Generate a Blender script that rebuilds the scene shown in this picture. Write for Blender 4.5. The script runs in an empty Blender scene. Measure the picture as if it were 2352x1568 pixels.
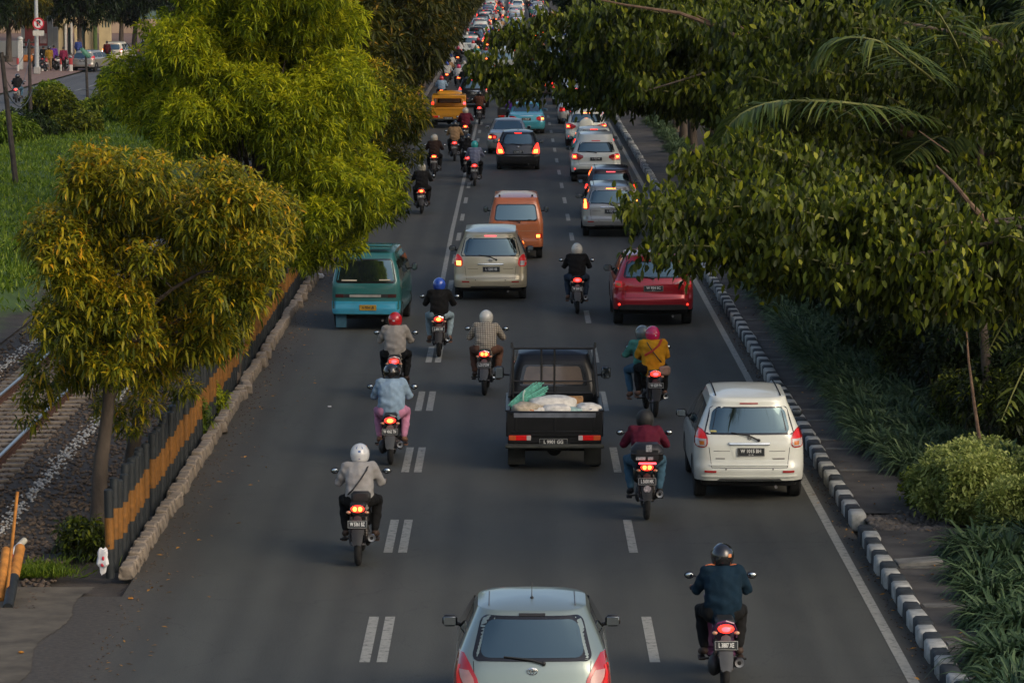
import bpy, bmesh, math, random
import numpy as np
from mathutils import Vector, Matrix, Euler
R = math.radians
rnd = random.Random(7)
nr = np.random.default_rng(11)
scene = bpy.context.scene
COL = scene.collection

# ------------------------------------------------------------------ camera
TH = R(6.06); F = 8416.0; CH = 8.39            # pitch, focal length in photo units (2352 wide), eye height
cam_d = bpy.data.cameras.new('camera'); cam = bpy.data.objects.new('camera', cam_d); COL.objects.link(cam)
cam.location = (0, 0, CH); cam.rotation_euler = (R(90) - TH, 0, R(0.0613))
cam_d.sensor_width = 36; cam_d.lens = 36 * F / 2352.0; cam_d.clip_start = 0.5; cam_d.clip_end = 6000
scene.camera = cam
scene.render.resolution_x = 1024; scene.render.resolution_y = 682

# ------------------------------------------------------------------ light
SUN_EL, SUN_ROT = R(32), R(132)                # low sun behind the camera, to the right
world = bpy.data.worlds.new('World'); scene.world = world; world.use_nodes = True
wn = world.node_tree.nodes; wl = world.node_tree.links
sky = wn.new('ShaderNodeTexSky'); sky.sky_type = 'NISHITA'; sky.sun_disc = False
sky.sun_elevation = SUN_EL; sky.sun_rotation = SUN_ROT
sky.air_density = 1.0; sky.dust_density = 4.0; sky.ozone_density = 1.2
bg = wn['Background']; bg.inputs['Strength'].default_value = 0.15
wl.new(sky.outputs[0], bg.inputs['Color'])
sd = bpy.data.lights.new('sun', 'SUN'); sun = bpy.data.objects.new('sun', sd); COL.objects.link(sun)
sd.energy = 0.55; sd.angle = R(40); sd.color = (1.0, 0.82, 0.60)
sv = Vector((math.sin(SUN_ROT) * math.cos(SUN_EL), math.cos(SUN_ROT) * math.cos(SUN_EL), math.sin(SUN_EL)))
sun.rotation_euler = sv.to_track_quat('Z', 'Y').to_euler(); sun.location = (0, 0, 60)
scene.view_settings.view_transform = 'Standard'; scene.view_settings.look = 'None'
scene.view_settings.exposure = 0.24; scene.view_settings.gamma = 1
scene.cycles.max_bounces = 5; scene.cycles.transparent_max_bounces = 8
scene.cycles.use_adaptive_sampling = True; scene.cycles.adaptive_threshold = 0.02
scene.cycles.caustics_reflective = False; scene.cycles.caustics_refractive = False

def grd(px, py, h=0.0):
    """a point of the ground (height h) from where the photograph shows it"""
    z = F * (CH - h) / (math.cos(TH) * (py + 110.0))
    return Vector(((px - 1185) * z / F, (z - (CH - h) * math.sin(TH)) / math.cos(TH), h))
def pos(px, py, z):
    h = CH - (py + 110.0) * z * math.cos(TH) / F
    return Vector(((px - 1185) * z / F, (z - (CH - h) * math.sin(TH)) / math.cos(TH), h))

# ------------------------------------------------------------------ helpers
def tag(o, label=None, cat=None, group=None, kind=None):
    if label: o['label'] = label
    if cat: o['category'] = cat
    if group: o['group'] = group
    if kind: o['kind'] = kind
    return o
def empty(name, loc=(0, 0, 0), rz=0.0, label=None, cat=None, group=None):
    o = bpy.data.objects.new(name, None); COL.objects.link(o); o.empty_display_size = .2
    o.location = loc; o.rotation_euler = (0, 0, rz)
    return tag(o, label, cat, group)
KIDS = {}
def setpar(o, p):
    if p is not None:
        o.parent = p; KIDS.setdefault(p.name, []).append(o)
def link(name, me, parent=None):
    o = bpy.data.objects.new(name, me); COL.objects.link(o); setpar(o, parent); return o
def copy_tree(o, parent=None, recolor=None):
    c = o.copy(); COL.objects.link(c)
    c.parent = None
    setpar(c, parent)
    if recolor and c.type == 'MESH':
        for i, s in enumerate(c.material_slots):
            if s.material and s.material.name in recolor:
                s.link = 'OBJECT'; s.material = recolor[s.material.name]
    for ch in KIDS.get(o.name, []): copy_tree(ch, c, recolor)
    return c

def _cham():
    bm = bmesh.new(); s = []
    for sx in (-1, 1):
        for sy in (-1, 1):
            for sz in (-1, 1):
                for k in range(3):
                    v = [sx, sy, sz]; w = [.8 * q for q in v]; w[k] = v[k]; s.append(tuple(w))
    for p in s: bm.verts.new(p)
    bm.verts.ensure_lookup_table()
    r = bmesh.ops.convex_hull(bm, input=bm.verts)
    bmesh.ops.dissolve_limit(bm, angle_limit=.01, verts=bm.verts, edges=bm.edges)
    bm.verts.ensure_lookup_table()
    vs = [tuple(v.co) for v in bm.verts]; fs = [[v.index for v in f.verts] for f in bm.faces]
    bm.free(); return vs, fs
CH_V, CH_F = _cham()

class MB:
    def __init__(s): s.v = []; s.f = []; s.m = []; s.T = Matrix.Identity(4); s.mi = 0
    def add(s, vs, fs):
        n = len(s.v)
        for p in vs: s.v.append(tuple(s.T @ Vector(p)))
        for f in fs: s.f.append([i + n for i in f]); s.m.append(s.mi)
    def box(s, c, d, b=.01, rot=None):
        hx, hy, hz = [q / 2 for q in d]; b = min(b, hx * .9, hy * .9, hz * .9); o = []
        M = Euler(rot).to_matrix() if rot else None
        for v in CH_V:
            p = []
            for q, h in zip(v, (hx, hy, hz)):
                p.append(math.copysign(h if abs(q) > .9 else h - b, q))
            p = Vector(p)
            if M: p = M @ p
            o.append(p + Vector(c))
        s.add(o, CH_F)
    def tube(s, pts, rad, n=8, cap=True, flat=1.0):
        pts = [Vector(p) for p in pts]
        if not hasattr(rad, '__len__'): rad = [rad] * len(pts)
        vs = []; a = None
        for i, p in enumerate(pts):
            d = (pts[min(i + 1, len(pts) - 1)] - pts[max(i - 1, 0)]).normalized()
            if a is None: a = d.cross(Vector((0, 0, 1)) if abs(d.z) < .9 else Vector((0, 1, 0))).normalized()
            else: a = (a - d * a.dot(d)).normalized()
            b2 = a.cross(d).normalized()
            for k in range(n):
                t = 2 * math.pi * k / n
                vs.append(p + (a * math.cos(t) + b2 * math.sin(t) * flat) * rad[i])
        fs = [[i * n + k, i * n + (k + 1) % n, (i + 1) * n + (k + 1) % n, (i + 1) * n + k] for i in range(len(pts) - 1) for k in range(n)]
        if cap: fs.append(list(range(n))[::-1]); fs.append([(len(pts) - 1) * n + k for k in range(n)])
        s.add(vs, fs)
    def ell(s, c, r, nu=14, nv=9, rot=None, lo=-1.0, hi=1.0):
        vs = []; M = Euler(rot).to_matrix() if rot else Matrix.Identity(3)
        for j in range(nv + 1):
            t = math.asin(lo) + (math.asin(hi) - math.asin(lo)) * j / nv
            for k in range(nu):
                a = 2 * math.pi * k / nu
                vs.append(M @ Vector((r[0] * math.cos(t) * math.cos(a), r[1] * math.cos(t) * math.sin(a), r[2] * math.sin(t))) + Vector(c))
        fs = [[j * nu + k, j * nu + (k + 1) % nu, (j + 1) * nu + (k + 1) % nu, (j + 1) * nu + k] for j in range(nv) for k in range(nu)]
        fs.append(list(range(nu))[::-1]); fs.append([nv * nu + k for k in range(nu)])
        s.add(vs, fs)
    def lathe(s, prof, c, axis='X', n=20):
        vs = []
        for (a, r) in prof:
            for k in range(n):
                t = 2 * math.pi * k / n
                if axis == 'X': p = (a, r * math.cos(t), r * math.sin(t))
                elif axis == 'Y': p = (r * math.cos(t), a, r * math.sin(t))
                else: p = (r * math.cos(t), r * math.sin(t), a)
                vs.append(Vector(p) + Vector(c))
        m = len(prof)
        fs = [[i * n + k, i * n + (k + 1) % n, (i + 1) * n + (k + 1) % n, (i + 1) * n + k] for i in range(m - 1) for k in range(n)]
        if prof[0][1] > 1e-4: fs.append(list(range(n))[::-1])
        if prof[-1][1] > 1e-4: fs.append([(m - 1) * n + k for k in range(n)])
        s.add(vs, fs)
    def prism(s, poly, o, u, v, t):
        o, u, v = Vector(o), Vector(u), Vector(v); w = u.cross(v).normalized() * t; n = len(poly)
        vs = [o + u * a + v * b for a, b in poly] + [o + u * a + v * b + w for a, b in poly]
        s.add(vs, [list(range(n))[::-1], [n + i for i in range(n)]] + [[i, (i + 1) % n, n + (i + 1) % n, n + i] for i in range(n)])
    def sheet(s, rows):
        n = len(rows[0]); vs = [p for r in rows for p in r]
        s.add(vs, [[i * n + k, i * n + k + 1, (i + 1) * n + k + 1, (i + 1) * n + k] for i in range(len(rows) - 1) for k in range(n - 1)])
    def mesh(s, name, mats, smooth=True, angle=38):
        me = bpy.data.meshes.new(name); me.from_pydata(s.v, [], s.f)
        for m in (mats if isinstance(mats, (list, tuple)) else [mats]): me.materials.append(m)
        me.polygons.foreach_set('material_index', s.m)
        bm = bmesh.new(); bm.from_mesh(me); bmesh.ops.recalc_face_normals(bm, faces=bm.faces); bm.to_mesh(me); bm.free()
        if smooth:
            me.polygons.foreach_set('use_smooth', [True] * len(me.polygons)); me.set_sharp_from_angle(angle=R(angle))
        me.update(); return me
    def build(s, name, mats, parent=None, **k): return link(name, s.mesh(name, mats, **k), parent)

# ------------------------------------------------------------------ materials
def srgb(h):
    h = h.lstrip('#'); c = [int(h[i:i + 2], 16) / 255 for i in (0, 2, 4)]
    return tuple(((x + .055) / 1.055) ** 2.4 if x > .04045 else x / 12.92 for x in c)
MATS = {}
def newmat(name):
    m = bpy.data.materials.new(name); m.use_nodes = True; m.node_tree.nodes['Principled BSDF'].inputs['Specular IOR Level'].default_value = .4
    return m, m.node_tree.nodes, m.node_tree.links, m.node_tree.nodes['Principled BSDF']
def noise(N, L, scale, detail=4, coord='Object', stretch=None, rough=.55):
    tc = N.new('ShaderNodeTexCoord'); t = N.new('ShaderNodeTexNoise'); t.inputs['Scale'].default_value = scale; t.inputs['Detail'].default_value = detail
    t.inputs['Roughness'].default_value = rough
    mp = N.new('ShaderNodeMapping'); L.new(tc.outputs[coord], mp.inputs[0]); L.new(mp.outputs[0], t.inputs['Vector'])
    if stretch: mp.inputs['Scale'].default_value = stretch
    return t.outputs['Fac']
def ramp(N, L, fac, stops):
    r = N.new('ShaderNodeValToRGB'); e = r.color_ramp.elements
    while len(e) > len(stops): e.remove(e[-1])
    while len(e) < len(stops): e.new(.5)
    for q, (p, c) in zip(e, stops): q.position = p; q.color = (*c[:3], 1)
    L.new(fac, r.inputs[0]); return r.outputs[0]
def mixc(N, L, fac, a, b, mode='MIX'):
    m = N.new('ShaderNodeMix'); m.data_type = 'RGBA'; m.blend_type = mode
    for k, x in ((0, fac), (6, a), (7, b)):
        if isinstance(x, (int, float)): m.inputs[k].default_value = x
        elif isinstance(x, tuple): m.inputs[k].default_value = (*x[:3], 1)
        else: L.new(x, m.inputs[k])
    return m.outputs[2]
def bump(N, L, fac, bs, strength=.3, dist=.01):
    b = N.new('ShaderNodeBump'); b.inputs['Strength'].default_value = strength; b.inputs['Distance'].default_value = dist
    L.new(fac, b.inputs['Height']); L.new(b.outputs[0], bs.inputs['Normal'])
def mat(name, col, rough=.6, metal=0, var=.18, scale=6, bumpy=0, spec=.4, coat=0, stretch=None):
    if name in MATS: return MATS[name]
    m, N, L, B = newmat(name); col = srgb(col) if isinstance(col, str) else col
    n = noise(N, L, scale, stretch=stretch)
    dark = tuple(c * (1 - var) for c in col); light = tuple(min(1, c * (1 + var)) for c in col)
    L.new(ramp(N, L, n, [(.3, dark), (.7, light)]), B.inputs['Base Color'])
    B.inputs['Roughness'].default_value = rough; B.inputs['Metallic'].default_value = metal
    B.inputs['Specular IOR Level'].default_value = spec; B.inputs['Coat Weight'].default_value = coat; B.inputs['Coat Roughness'].default_value = .06
    if bumpy: bump(N, L, noise(N, L, scale * 3), B, bumpy, .01)
    MATS[name] = m; return m
def paint(name, col, metal=.25, rough=.32, dust=.12):
    if name in MATS: return MATS[name]
    m, N, L, B = newmat(name); col = srgb(col) if isinstance(col, str) else col
    n = noise(N, L, 3.0, 6); tc = N.new('ShaderNodeTexCoord'); sp = N.new('ShaderNodeSeparateXYZ'); L.new(tc.outputs['Object'], sp.inputs[0])
    low = N.new('ShaderNodeMapRange'); low.inputs[1].default_value = .75; low.inputs[2].default_value = .15; L.new(sp.outputs[2], low.inputs[0])
    mu = N.new('ShaderNodeMath'); mu.operation = 'MULTIPLY_ADD'; L.new(low.outputs[0], mu.inputs[0]); mu.inputs[1].default_value = .45; L.new(ramp(N, L, n, [(.4, (0, 0, 0)), (.8, (dust,) * 3)]), mu.inputs[2])
    mu2 = N.new('ShaderNodeMath'); mu2.operation = 'MULTIPLY'; L.new(mu.outputs[0], mu2.inputs[0]); L.new(n, mu2.inputs[1])
    L.new(mixc(N, L, mu2.outputs[0], col, (.10, .085, .065)), B.inputs['Base Color'])
    B.inputs['Metallic'].default_value = metal; B.inputs['Roughness'].default_value = rough
    B.inputs['Coat Weight'].default_value = .8; B.inputs['Coat Roughness'].default_value = .07
    MATS[name] = m; return m
def glow(name, col, strength, base=None):
    if name in MATS: return MATS[name]
    m, N, L, B = newmat(name); B.inputs['Base Color'].default_value = (*(base or col), 1); B.inputs['Roughness'].default_value = .15
    B.inputs['Emission Color'].default_value = (*col, 1); B.inputs['Emission Strength'].default_value = strength
    MATS[name] = m; return m
def glassmat(name, col, ior=2.1, rough=.03):
    m, N, L, B = newmat(name)
    L.new(ramp(N, L, noise(N, L, 2.5, 3), [(.3, tuple(c * .7 for c in col)), (.7, col)]), B.inputs['Base Color'])
    B.inputs['Roughness'].default_value = rough; B.inputs['IOR'].default_value = ior; B.inputs['Specular IOR Level'].default_value = .5; B.inputs['Specular Tint'].default_value = (.62, .86, .88, 1)
    MATS[name] = m; return m
GLASS = glassmat('tinted_glass', (.012, .017, .018), 3.0)
GLASSC = glassmat('side_glass', (.02, .02, .018), 1.7)
BLACKP = mat('black_plastic', (.018, .018, .018), .5, var=.3)
BLACKG = mat('gloss_black', (.01, .01, .011), .18, var=.2, coat=.6)
RUBBER = mat('tyre_rubber', (.016, .016, .016), .85, var=.4, scale=20)
UNDER = mat('underbody', (.01, .01, .01), .9)
CHROME = mat('chrome', (.7, .7, .7), .18, 1, var=.08)
ALLOY = mat('alloy', (.35, .35, .36), .35, .9, var=.1)
STEEL = mat('worn_steel', (.2, .19, .18), .5, .8, var=.25)
PLATE = mat('plate_black', (.012, .014, .014), .45, var=.2)
PLATEY = mat('plate_yellow', (.42, .25, .03), .5, var=.25, scale=25)
INK = mat('plate_ink', (.62, .62, .58), .5, var=.05)
INKK = mat('ink_dark', (.02, .02, .02), .5)
REDLENS = mat('red_lens', (.38, .012, .014), .12, var=.2, coat=1)
REDDIM = glow('red_lens_glowing', (1, .05, .04), .16, (.5, .015, .02))
AMBER = mat('amber_lens', (.55, .16, .02), .15, coat=1)
CLEARL = mat('clear_lens', (.5, .46, .44), .12, coat=1, var=.1)
LITRED = glow('lit_red', (1, .03, .016), 2.6)
LITHOT = glow('lit_red_core', (1, .20, .03), 6.5)
LITPINK = glow('lit_led_red', (1, .07, .09), 3.0)
LITAMB = glow('lit_amber', (1, .48, .10), 2.4)
LITWHT = glow('lit_white', (1, .9, .75), 2.5)
SKIN = mat('skin', (.24, .12, .07), .6, var=.12, scale=12)
HAIR = mat('hair', (.012, .01, .009), .5)
def cloth(name, col, var=.16):
    return mat('cloth_' + name, col, .9, var=var, scale=7, bumpy=.6, spec=.15)

def text_mesh(txt, size, material, name='lettering', extrude=.0015, font_bold=.0):
    cu = bpy.data.curves.new(name, 'FONT'); cu.body = txt; cu.size = size; cu.align_x = 'CENTER'; cu.align_y = 'CENTER'; cu.extrude = extrude; cu.offset = font_bold
    cu.resolution_u = 2
    o = bpy.data.objects.new('tmp', cu); COL.objects.link(o)
    dg = bpy.context.evaluated_depsgraph_get(); me = bpy.data.meshes.new_from_object(o.evaluated_get(dg))
    bpy.data.objects.remove(o); bpy.data.curves.remove(cu); me.materials.clear(); me.materials.append(material); me.name = name
    return me
def put_text(txt, size, material, parent, loc, rot=(R(90), 0, 0), name='lettering', bold=.004, sx=1.0, extrude=.0015):
    me = text_mesh(txt, size, material, name, extrude, bold * size / .1 * .3); o = link(name, me, parent); o.location = loc; o.rotation_euler = rot; o.scale = (sx, 1, 1); return o

# ================================================================== the setting
def rect(name, x0, x1, y0, y1, z, material, nx=1, ny=1, kind='structure', fz=None):
    mb = MB()
    mb.sheet([[(x0 + (x1 - x0) * i / nx, y0 + (y1 - y0) * j / ny, z + (fz(x0 + (x1 - x0) * i / nx, y0 + (y1 - y0) * j / ny) if fz else 0)) for i in range(nx + 1)] for j in range(ny + 1)])
    return tag(mb.build(name, material), kind=kind)
def ground_mat():
    m, N, L, B = newmat('earth')
    dirt = ramp(N, L, noise(N, L, 1.5, 8), [(.3, (.035, .029, .022)), (.55, (.060, .049, .038)), (.8, (.095, .080, .064))])
    gr = ramp(N, L, noise(N, L, .8, 8), [(.3, (.035, .065, .012)), (.7, (.08, .14, .02))])
    tc = N.new('ShaderNodeTexCoord'); sp = N.new('ShaderNodeSeparateXYZ'); L.new(tc.outputs['Object'], sp.inputs[0])
    w = N.new('ShaderNodeMath'); w.operation = 'MULTIPLY_ADD'; L.new(noise(N, L, .7, 6), w.inputs[0]); w.inputs[1].default_value = 3.0; L.new(sp.outputs[0], w.inputs[2])
    mr = N.new('ShaderNodeMapRange'); mr.inputs[1].default_value = -10.6; mr.inputs[2].default_value = -9.9; mr.inputs[3].default_value = 1; mr.inputs[4].default_value = 0; L.new(w.outputs[0], mr.inputs[0])
    L.new(mixc(N, L, mr.outputs[0], dirt, gr), B.inputs['Base Color']); B.inputs['Roughness'].default_value = .95
    bump(N, L, noise(N, L, 9, 8), B, .8, .05); return m
EARTH = ground_mat()
rect('ground', -600, 600, -150, 1300, -.09, EARTH)
def asphalt(name, c0, c1, dust=True):
    m, N, L, B = newmat(name)
    big = noise(N, L, .22, 6, stretch=(1, .35, 1)); mid = noise(N, L, 2.2, 6, stretch=(1, .25, 1)); fine = noise(N, L, 55, 3)
    a = ramp(N, L, big, [(.32, c0), (.68, c1)])
    a = mixc(N, L, .3, a, ramp(N, L, mid, [(.35, tuple(c * .62 for c in c0)), (.65, tuple(c * 1.3 for c in c1))]))
    a = mixc(N, L, .35, a, ramp(N, L, fine, [(.35, (.029, .029, .026)), (.68, (.138, .139, .120))]))
    tc = N.new('ShaderNodeTexCoord'); sp = N.new('ShaderNodeSeparateXYZ'); L.new(tc.outputs['Object'], sp.inputs[0])
    # two polished wheel paths in each lane, and oil drips between them
    wp = ramp(N, L, noise(N, L, 1.9, 0, stretch=(1, .001, 1)), [(.4, (0, 0, 0)), (.6, (1, 1, 1))])
    a = mixc(N, L, .22, a, mixc(N, L, wp, (.025, .025, .022), (.082, .083, .070)))
    a = mixc(N, L, ramp(N, L, noise(N, L, .9, 5, stretch=(1, .10, 1)), [(.60, (0, 0, 0)), (.74, (.35, .35, .35))]), a, (.022, .022, .021))
    if dust:
        ad = N.new('ShaderNodeMath'); ad.operation = 'MULTIPLY_ADD'; L.new(noise(N, L, 1.3, 7, stretch=(1, .4, 1)), ad.inputs[0]); ad.inputs[1].default_value = 1.1; L.new(sp.outputs[0], ad.inputs[2])
        mr = N.new('ShaderNodeMapRange'); mr.inputs[1].default_value = -3.7; mr.inputs[2].default_value = -4.75; L.new(ad.outputs[0], mr.inputs[0])
        mr2 = N.new('ShaderNodeMapRange'); mr2.inputs[1].default_value = 5.0; mr2.inputs[2].default_value = 5.6; L.new(ad.outputs[0], mr2.inputs[0])
        mx = N.new('ShaderNodeMath'); mx.operation = 'MAXIMUM'; L.new(mr.outputs[0], mx.inputs[0]); L.new(mr2.outputs[0], mx.inputs[1])
        m7 = N.new('ShaderNodeMath'); m7.operation = 'MULTIPLY'; L.new(mx.outputs[0], m7.inputs[0]); m7.inputs[1].default_value = .7
        a = mixc(N, L, m7.outputs[0], a, ramp(N, L, noise(N, L, 14, 6), [(.35, (.04, .032, .024)), (.7, (.095, .075, .055))]))
        # cracked seam meandering along the edge line
    vo = N.new('ShaderNodeTexVoronoi'); vo.feature = 'DISTANCE_TO_EDGE'; vo.inputs['Scale'].default_value = .33
    mp = N.new('ShaderNodeMapping'); L.new(tc.outputs['Object'], mp.inputs[0])
    dn = N.new('ShaderNodeTexNoise'); dn.inputs['Scale'].default_value = 1.2; dn.inputs['Detail'].default_value = 8; L.new(tc.outputs['Object'], dn.inputs['Vector'])
    va = N.new('ShaderNodeVectorMath'); va.operation = 'MULTIPLY_ADD'; L.new(dn.outputs['Color'], va.inputs[0]); va.inputs[1].default_value = (1.6, 1.6, 0); L.new(mp.outputs[0], va.inputs[2]); L.new(va.outputs[0], vo.inputs['Vector'])
    cr = N.new('ShaderNodeMapRange'); cr.inputs[1].default_value = .006; cr.inputs[2].default_value = 0; L.new(vo.outputs['Distance'], cr.inputs[0])
    cm = N.new('ShaderNodeMath'); cm.operation = 'MULTIPLY'; L.new(cr.outputs[0], cm.inputs[0]); cm.inputs[1].default_value = .3
    a = mixc(N, L, cm.outputs[0], a, (.014, .014, .014))
    L.new(a, B.inputs['Base Color']); B.inputs['Roughness'].default_value = .78; B.inputs['Specular IOR Level'].default_value = .35
    bump(N, L, fine, B, .5, .006); return m
ROAD = asphalt('asphalt', (.048, .0495, .0415), (.066, .0670, .0560))
ROAD2 = asphalt('asphalt_grey', (.085, .085, .088), (.115, .115, .118), False)
LINE = newmat('road_paint')
def linemat():
    m, N, L, B = newmat('worn_road_paint')
    w = noise(N, L, 9, 10, rough=.75)
    c = ramp(N, L, w, [(.36, (.075, .075, .072)), (.47, (.27, .27, .235)), (.75, (.36, .355, .31))])
    L.new(c, B.inputs['Base Color']); B.inputs['Roughness'].default_value = .8; return m
LINE = linemat()
rect('road', -5.16, 4.92, 15, 900, 0, ROAD)
rect('side_road', -30.6, -23.3, 60, 900, -.03, ROAD2)
mb = MB(); mb.sheet([[(-5.16, 15, -.002), (-14, 15, -.002)], [(-5.16, 47.4, -.002), (-14, 47.4, -.002)]])
CONC = mat('worn_concrete', (.092, .078, .056), .9, var=.42, scale=2.2, bumpy=.5)
mb2 = MB(); edge = [(-5.45 - .35 * max(0, math.sin(i * .021 + 2)) + .07 * math.sin(i * .19) + .035 * rnd.random() - .5 * max(0, (i - 300) / 30) * 0, 15 + i * .1) for i in range(332)]
mb2.sheet([[(x, y, .005), (-14, y, .005)] for x, y in edge])
tag(mb.build('road_shoulder', ROAD), kind='structure')
tag(mb2.build('concrete_pavement', CONC), kind='structure')

# painted lines, each kind one sheet 4 mm above the asphalt
def stripes(name, segs, z=.004):
    mb = MB()
    for (xa, ya, xb, yb, w) in segs:
        n = max(1, int(abs(yb - ya) / 6)); 
        mb.sheet([[(xa + (xb - xa) * i / n - w / 2, ya + (yb - ya) * i / n, z), (xa + (xb - xa) * i / n + w / 2, ya + (yb - ya) * i / n, z)] for i in range(n + 1)])
    return tag(mb.build(name, LINE), kind='structure')
D0 = 42.92 - 8 * 3
segs = []
for k in range(100):
    y = D0 + 8 * k
    segs.append((1.655, y, 1.655, y + 3.0, .125))
    xr = -1.595 - .11 * min(1, max(0, (y - 70) / 40)); segs.append((xr, y, xr, y + 3.0, .125))
    if y < 76: segs.append((-1.80, y, -1.80, y + 3.0, .125))
stripes('lane_markings', segs)
stripes('edge_line', [(4.60, 18, 4.60, 880, .13), (-1.86, 83, -1.93, 110, .12), (-1.93, 110, -1.95, 880, .12)], .0045)
stripes('side_road_markings', [(-26.9, 70 + 7 * k, -26.9, 73 + 7 * k, .12) for k in range(80)], -.024)

# right-hand kerb, painted in black and white blocks
KW = mat('kerb_white_paint', (.37, .375, .345), .8, var=.38, scale=5, bumpy=.4)
KB = mat('kerb_black_paint', (.030, .036, .040), .75, var=.4, scale=5, bumpy=.4)
mb = MB(); y = 15.0; i = 0
while y < 420:
    ln = .515; mb.mi = i % 2
    dx = rnd.uniform(-.018, .018); dz = rnd.uniform(-.012, .012); 
    if not (51.8 < y < 53.1): mb.box((5.02 + dx, y + ln / 2, .075 + dz), (.21 + (.02 if i % 2 == 0 else 0), ln - .012, .27), .028, rot=(rnd.uniform(-.012, .012), rnd.uniform(-.03, .03), rnd.uniform(-.02, .02)))
    y += ln; i += 1
tag(mb.build('kerb', [KW, KB], angle=60), kind='structure')
PAV = mat('dark_paving', (.066, .061, .055), .9, var=.45, scale=1.8, bumpy=.7)
PAVL = mat('paving_joint', (.11, .108, .098), .9, var=.3, scale=8)
rect('sidewalk', 5.14, 6.3, 15, 52.0, .15, PAV); rect('sidewalk', 5.14, 6.3, 53.6, 900, .15, PAV)
mb = MB()
for y in (41, 43.2, 46.1, 49.0, 58.3, 60.4, 61.9, 64.6, 66.0, 69.5, 74.0, 76.4, 78.0, 79.4, 82, 88, 90, 97, 104, 113, 121, 133): mb.box((5.72, y + rnd.uniform(-.3, .3), .153), (1.1, .16 + .1 * rnd.random(), .016), .004, rot=(0, 0, rnd.uniform(-.04, .04)))
tag(mb.build('sidewalk_joints', PAVL), kind='structure')
SOIL = mat('dark_soil', (.028, .022, .016), .95, var=.4, scale=6, bumpy=.9)
rect('planting_bed', 6.3, 40, 15, 900, .10, SOIL, 20, 60, fz=lambda x, y: .12 * math.sin(x * 1.7 + y) * math.sin(y * .6) if x > 6.4 else 0)
# kerb of the road beyond the railway, its footway, and the ground falling towards the tracks
mb = MB()
for k in range(300): mb.box((-23.15 + rnd.uniform(-.03, .03), 60 + k * 2.0, .03), (.35, 1.98, .3), .03)
tag(mb.build('side_road_kerb', mat('pale_concrete', (.33, .32, .29), .9, var=.35, scale=4)), kind='structure')
BRICKP = mat('pink_paving', (.20, .125, .095), .9, var=.3, scale=3)
rect('side_road_sidewalk', -60, -30.6, 60, 900, .06, BRICKP)
def bank(x, y): return .55 * math.exp(-((x + 18) / 4.2) ** 2) + .10 * math.sin(x * 1.3 + y * .7) * math.sin(y * .45)
rect('embankment', -23, -11.2, 60, 420, -.05, EARTH, 26, 160, fz=lambda x, y: bank(x, y) * min(1, max(0, (x + 23) / 1.5), max(0, (-11.2 - x) / 1.5)))

# railway
RAILTOP = mat('polished_rail', (.34, .33, .32), .3, .9, var=.15); RUST = mat('rusty_rail', (.075, .035, .02), .9, var=.35, scale=14)
SLP = mat('sleeper_concrete', (.17, .14, .105), .9, var=.35, scale=5, bumpy=.4)
BAL = mat('ballast_bed', (.048, .040, .032), .95, var=.55, scale=14, bumpy=1.0)
rect('ballast_bed', -10.9, -6.3, 47.5, 420, -.035, BAL, 8, 200, fz=lambda x, y: .02 * math.sin(x * 5) * math.sin(y * 3))
tr = empty('railway_track', (-9.1, 45, -.03), 0, 'railway track with bright railheads on pale sleepers beyond the striped fence', 'railway track')
for sx in (-.58, .58):
    mb = MB(); mb.box((sx, 150, .015 + .03), (.12, 410, .02), .004); mb.box((sx, 150, .09), (.022, 410, .11), .004); mb.mi = 1
    mb.box((sx, 150, .155), (.068, 410, .035), .01); mb.build('rail', [RUST, RAILTOP], tr)
slp = MB(); slp.box((0, 0, 0), (2.0, .21, .13), .02); slp.mi = 1
for sx in (-.67, -.49, .49, .67): slp.box((sx, 0, .07), (.06, .09, .03), .01)
sm = slp.mesh('sleeper', [SLP, RUST])
for k in range(98):
    o = link('sleeper', sm, tr); o.location = (rnd.uniform(-.02, .02), 4.5 + k * .61, -.02 + rnd.uniform(-.008, .008)); o.rotation_euler = (0, 0, rnd.uniform(-.012, .012))
mb = MB()
for k in range(98, 400): mb.box((0, 4.5 + k * .61, -.02), (2.0, .21, .13), .02)
tag(mb.build('sleepers_far', SLP, tr), kind='stuff'); bpy.data.objects['sleepers_far'].name = 'distant_sleepers'

def stones(name, n, fx, smin, smax, material, zf=lambda x, y: -.03, kind='stuff', flat=.75):
    ico = np.array([(1, 0, 0), (-1, 0, 0), (0, 1, 0), (0, -1, 0), (0, 0, 1), (0, 0, -1), (.6, .6, .5), (-.55, .6, .4), (.5, -.6, .5), (-.6, -.5, .5)], float)
    bm = bmesh.new(); [bm.verts.new(p) for p in ico]; bmesh.ops.convex_hull(bm, input=bm.verts); bm.verts.ensure_lookup_table()
    fc = np.array([[v.index for v in f.verts] for f in bm.faces if len(f.verts) == 3]); bm.free()
    P = np.array([fx() for _ in range(n)]); s = nr.uniform(smin, smax, n) ; V = np.zeros((n, 10, 3))
    for k in range(3): V[:, :, k] = ico[None, :, k] * nr.uniform(.7, 1.25, (n, 10))
    a = nr.uniform(0, 6.28, n); c, t = np.cos(a)[:, None], np.sin(a)[:, None]
    X = V[..., 0] * c - V[..., 1] * t; Y = V[..., 0] * t + V[..., 1] * c
    z = np.array([zf(p[0], p[1]) for p in P])
    V = np.stack([X * s[:, None] + P[:, :1], Y * s[:, None] + P[:, 1:2], V[..., 2] * s[:, None] * flat + z[:, None]], -1).reshape(-1, 3)
    Fc = (fc[None] + (np.arange(n) * 10)[:, None, None]).reshape(-1, 3)
    return tag(link(name, npmesh(name, V, Fc, None, [material])), kind=kind)
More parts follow.
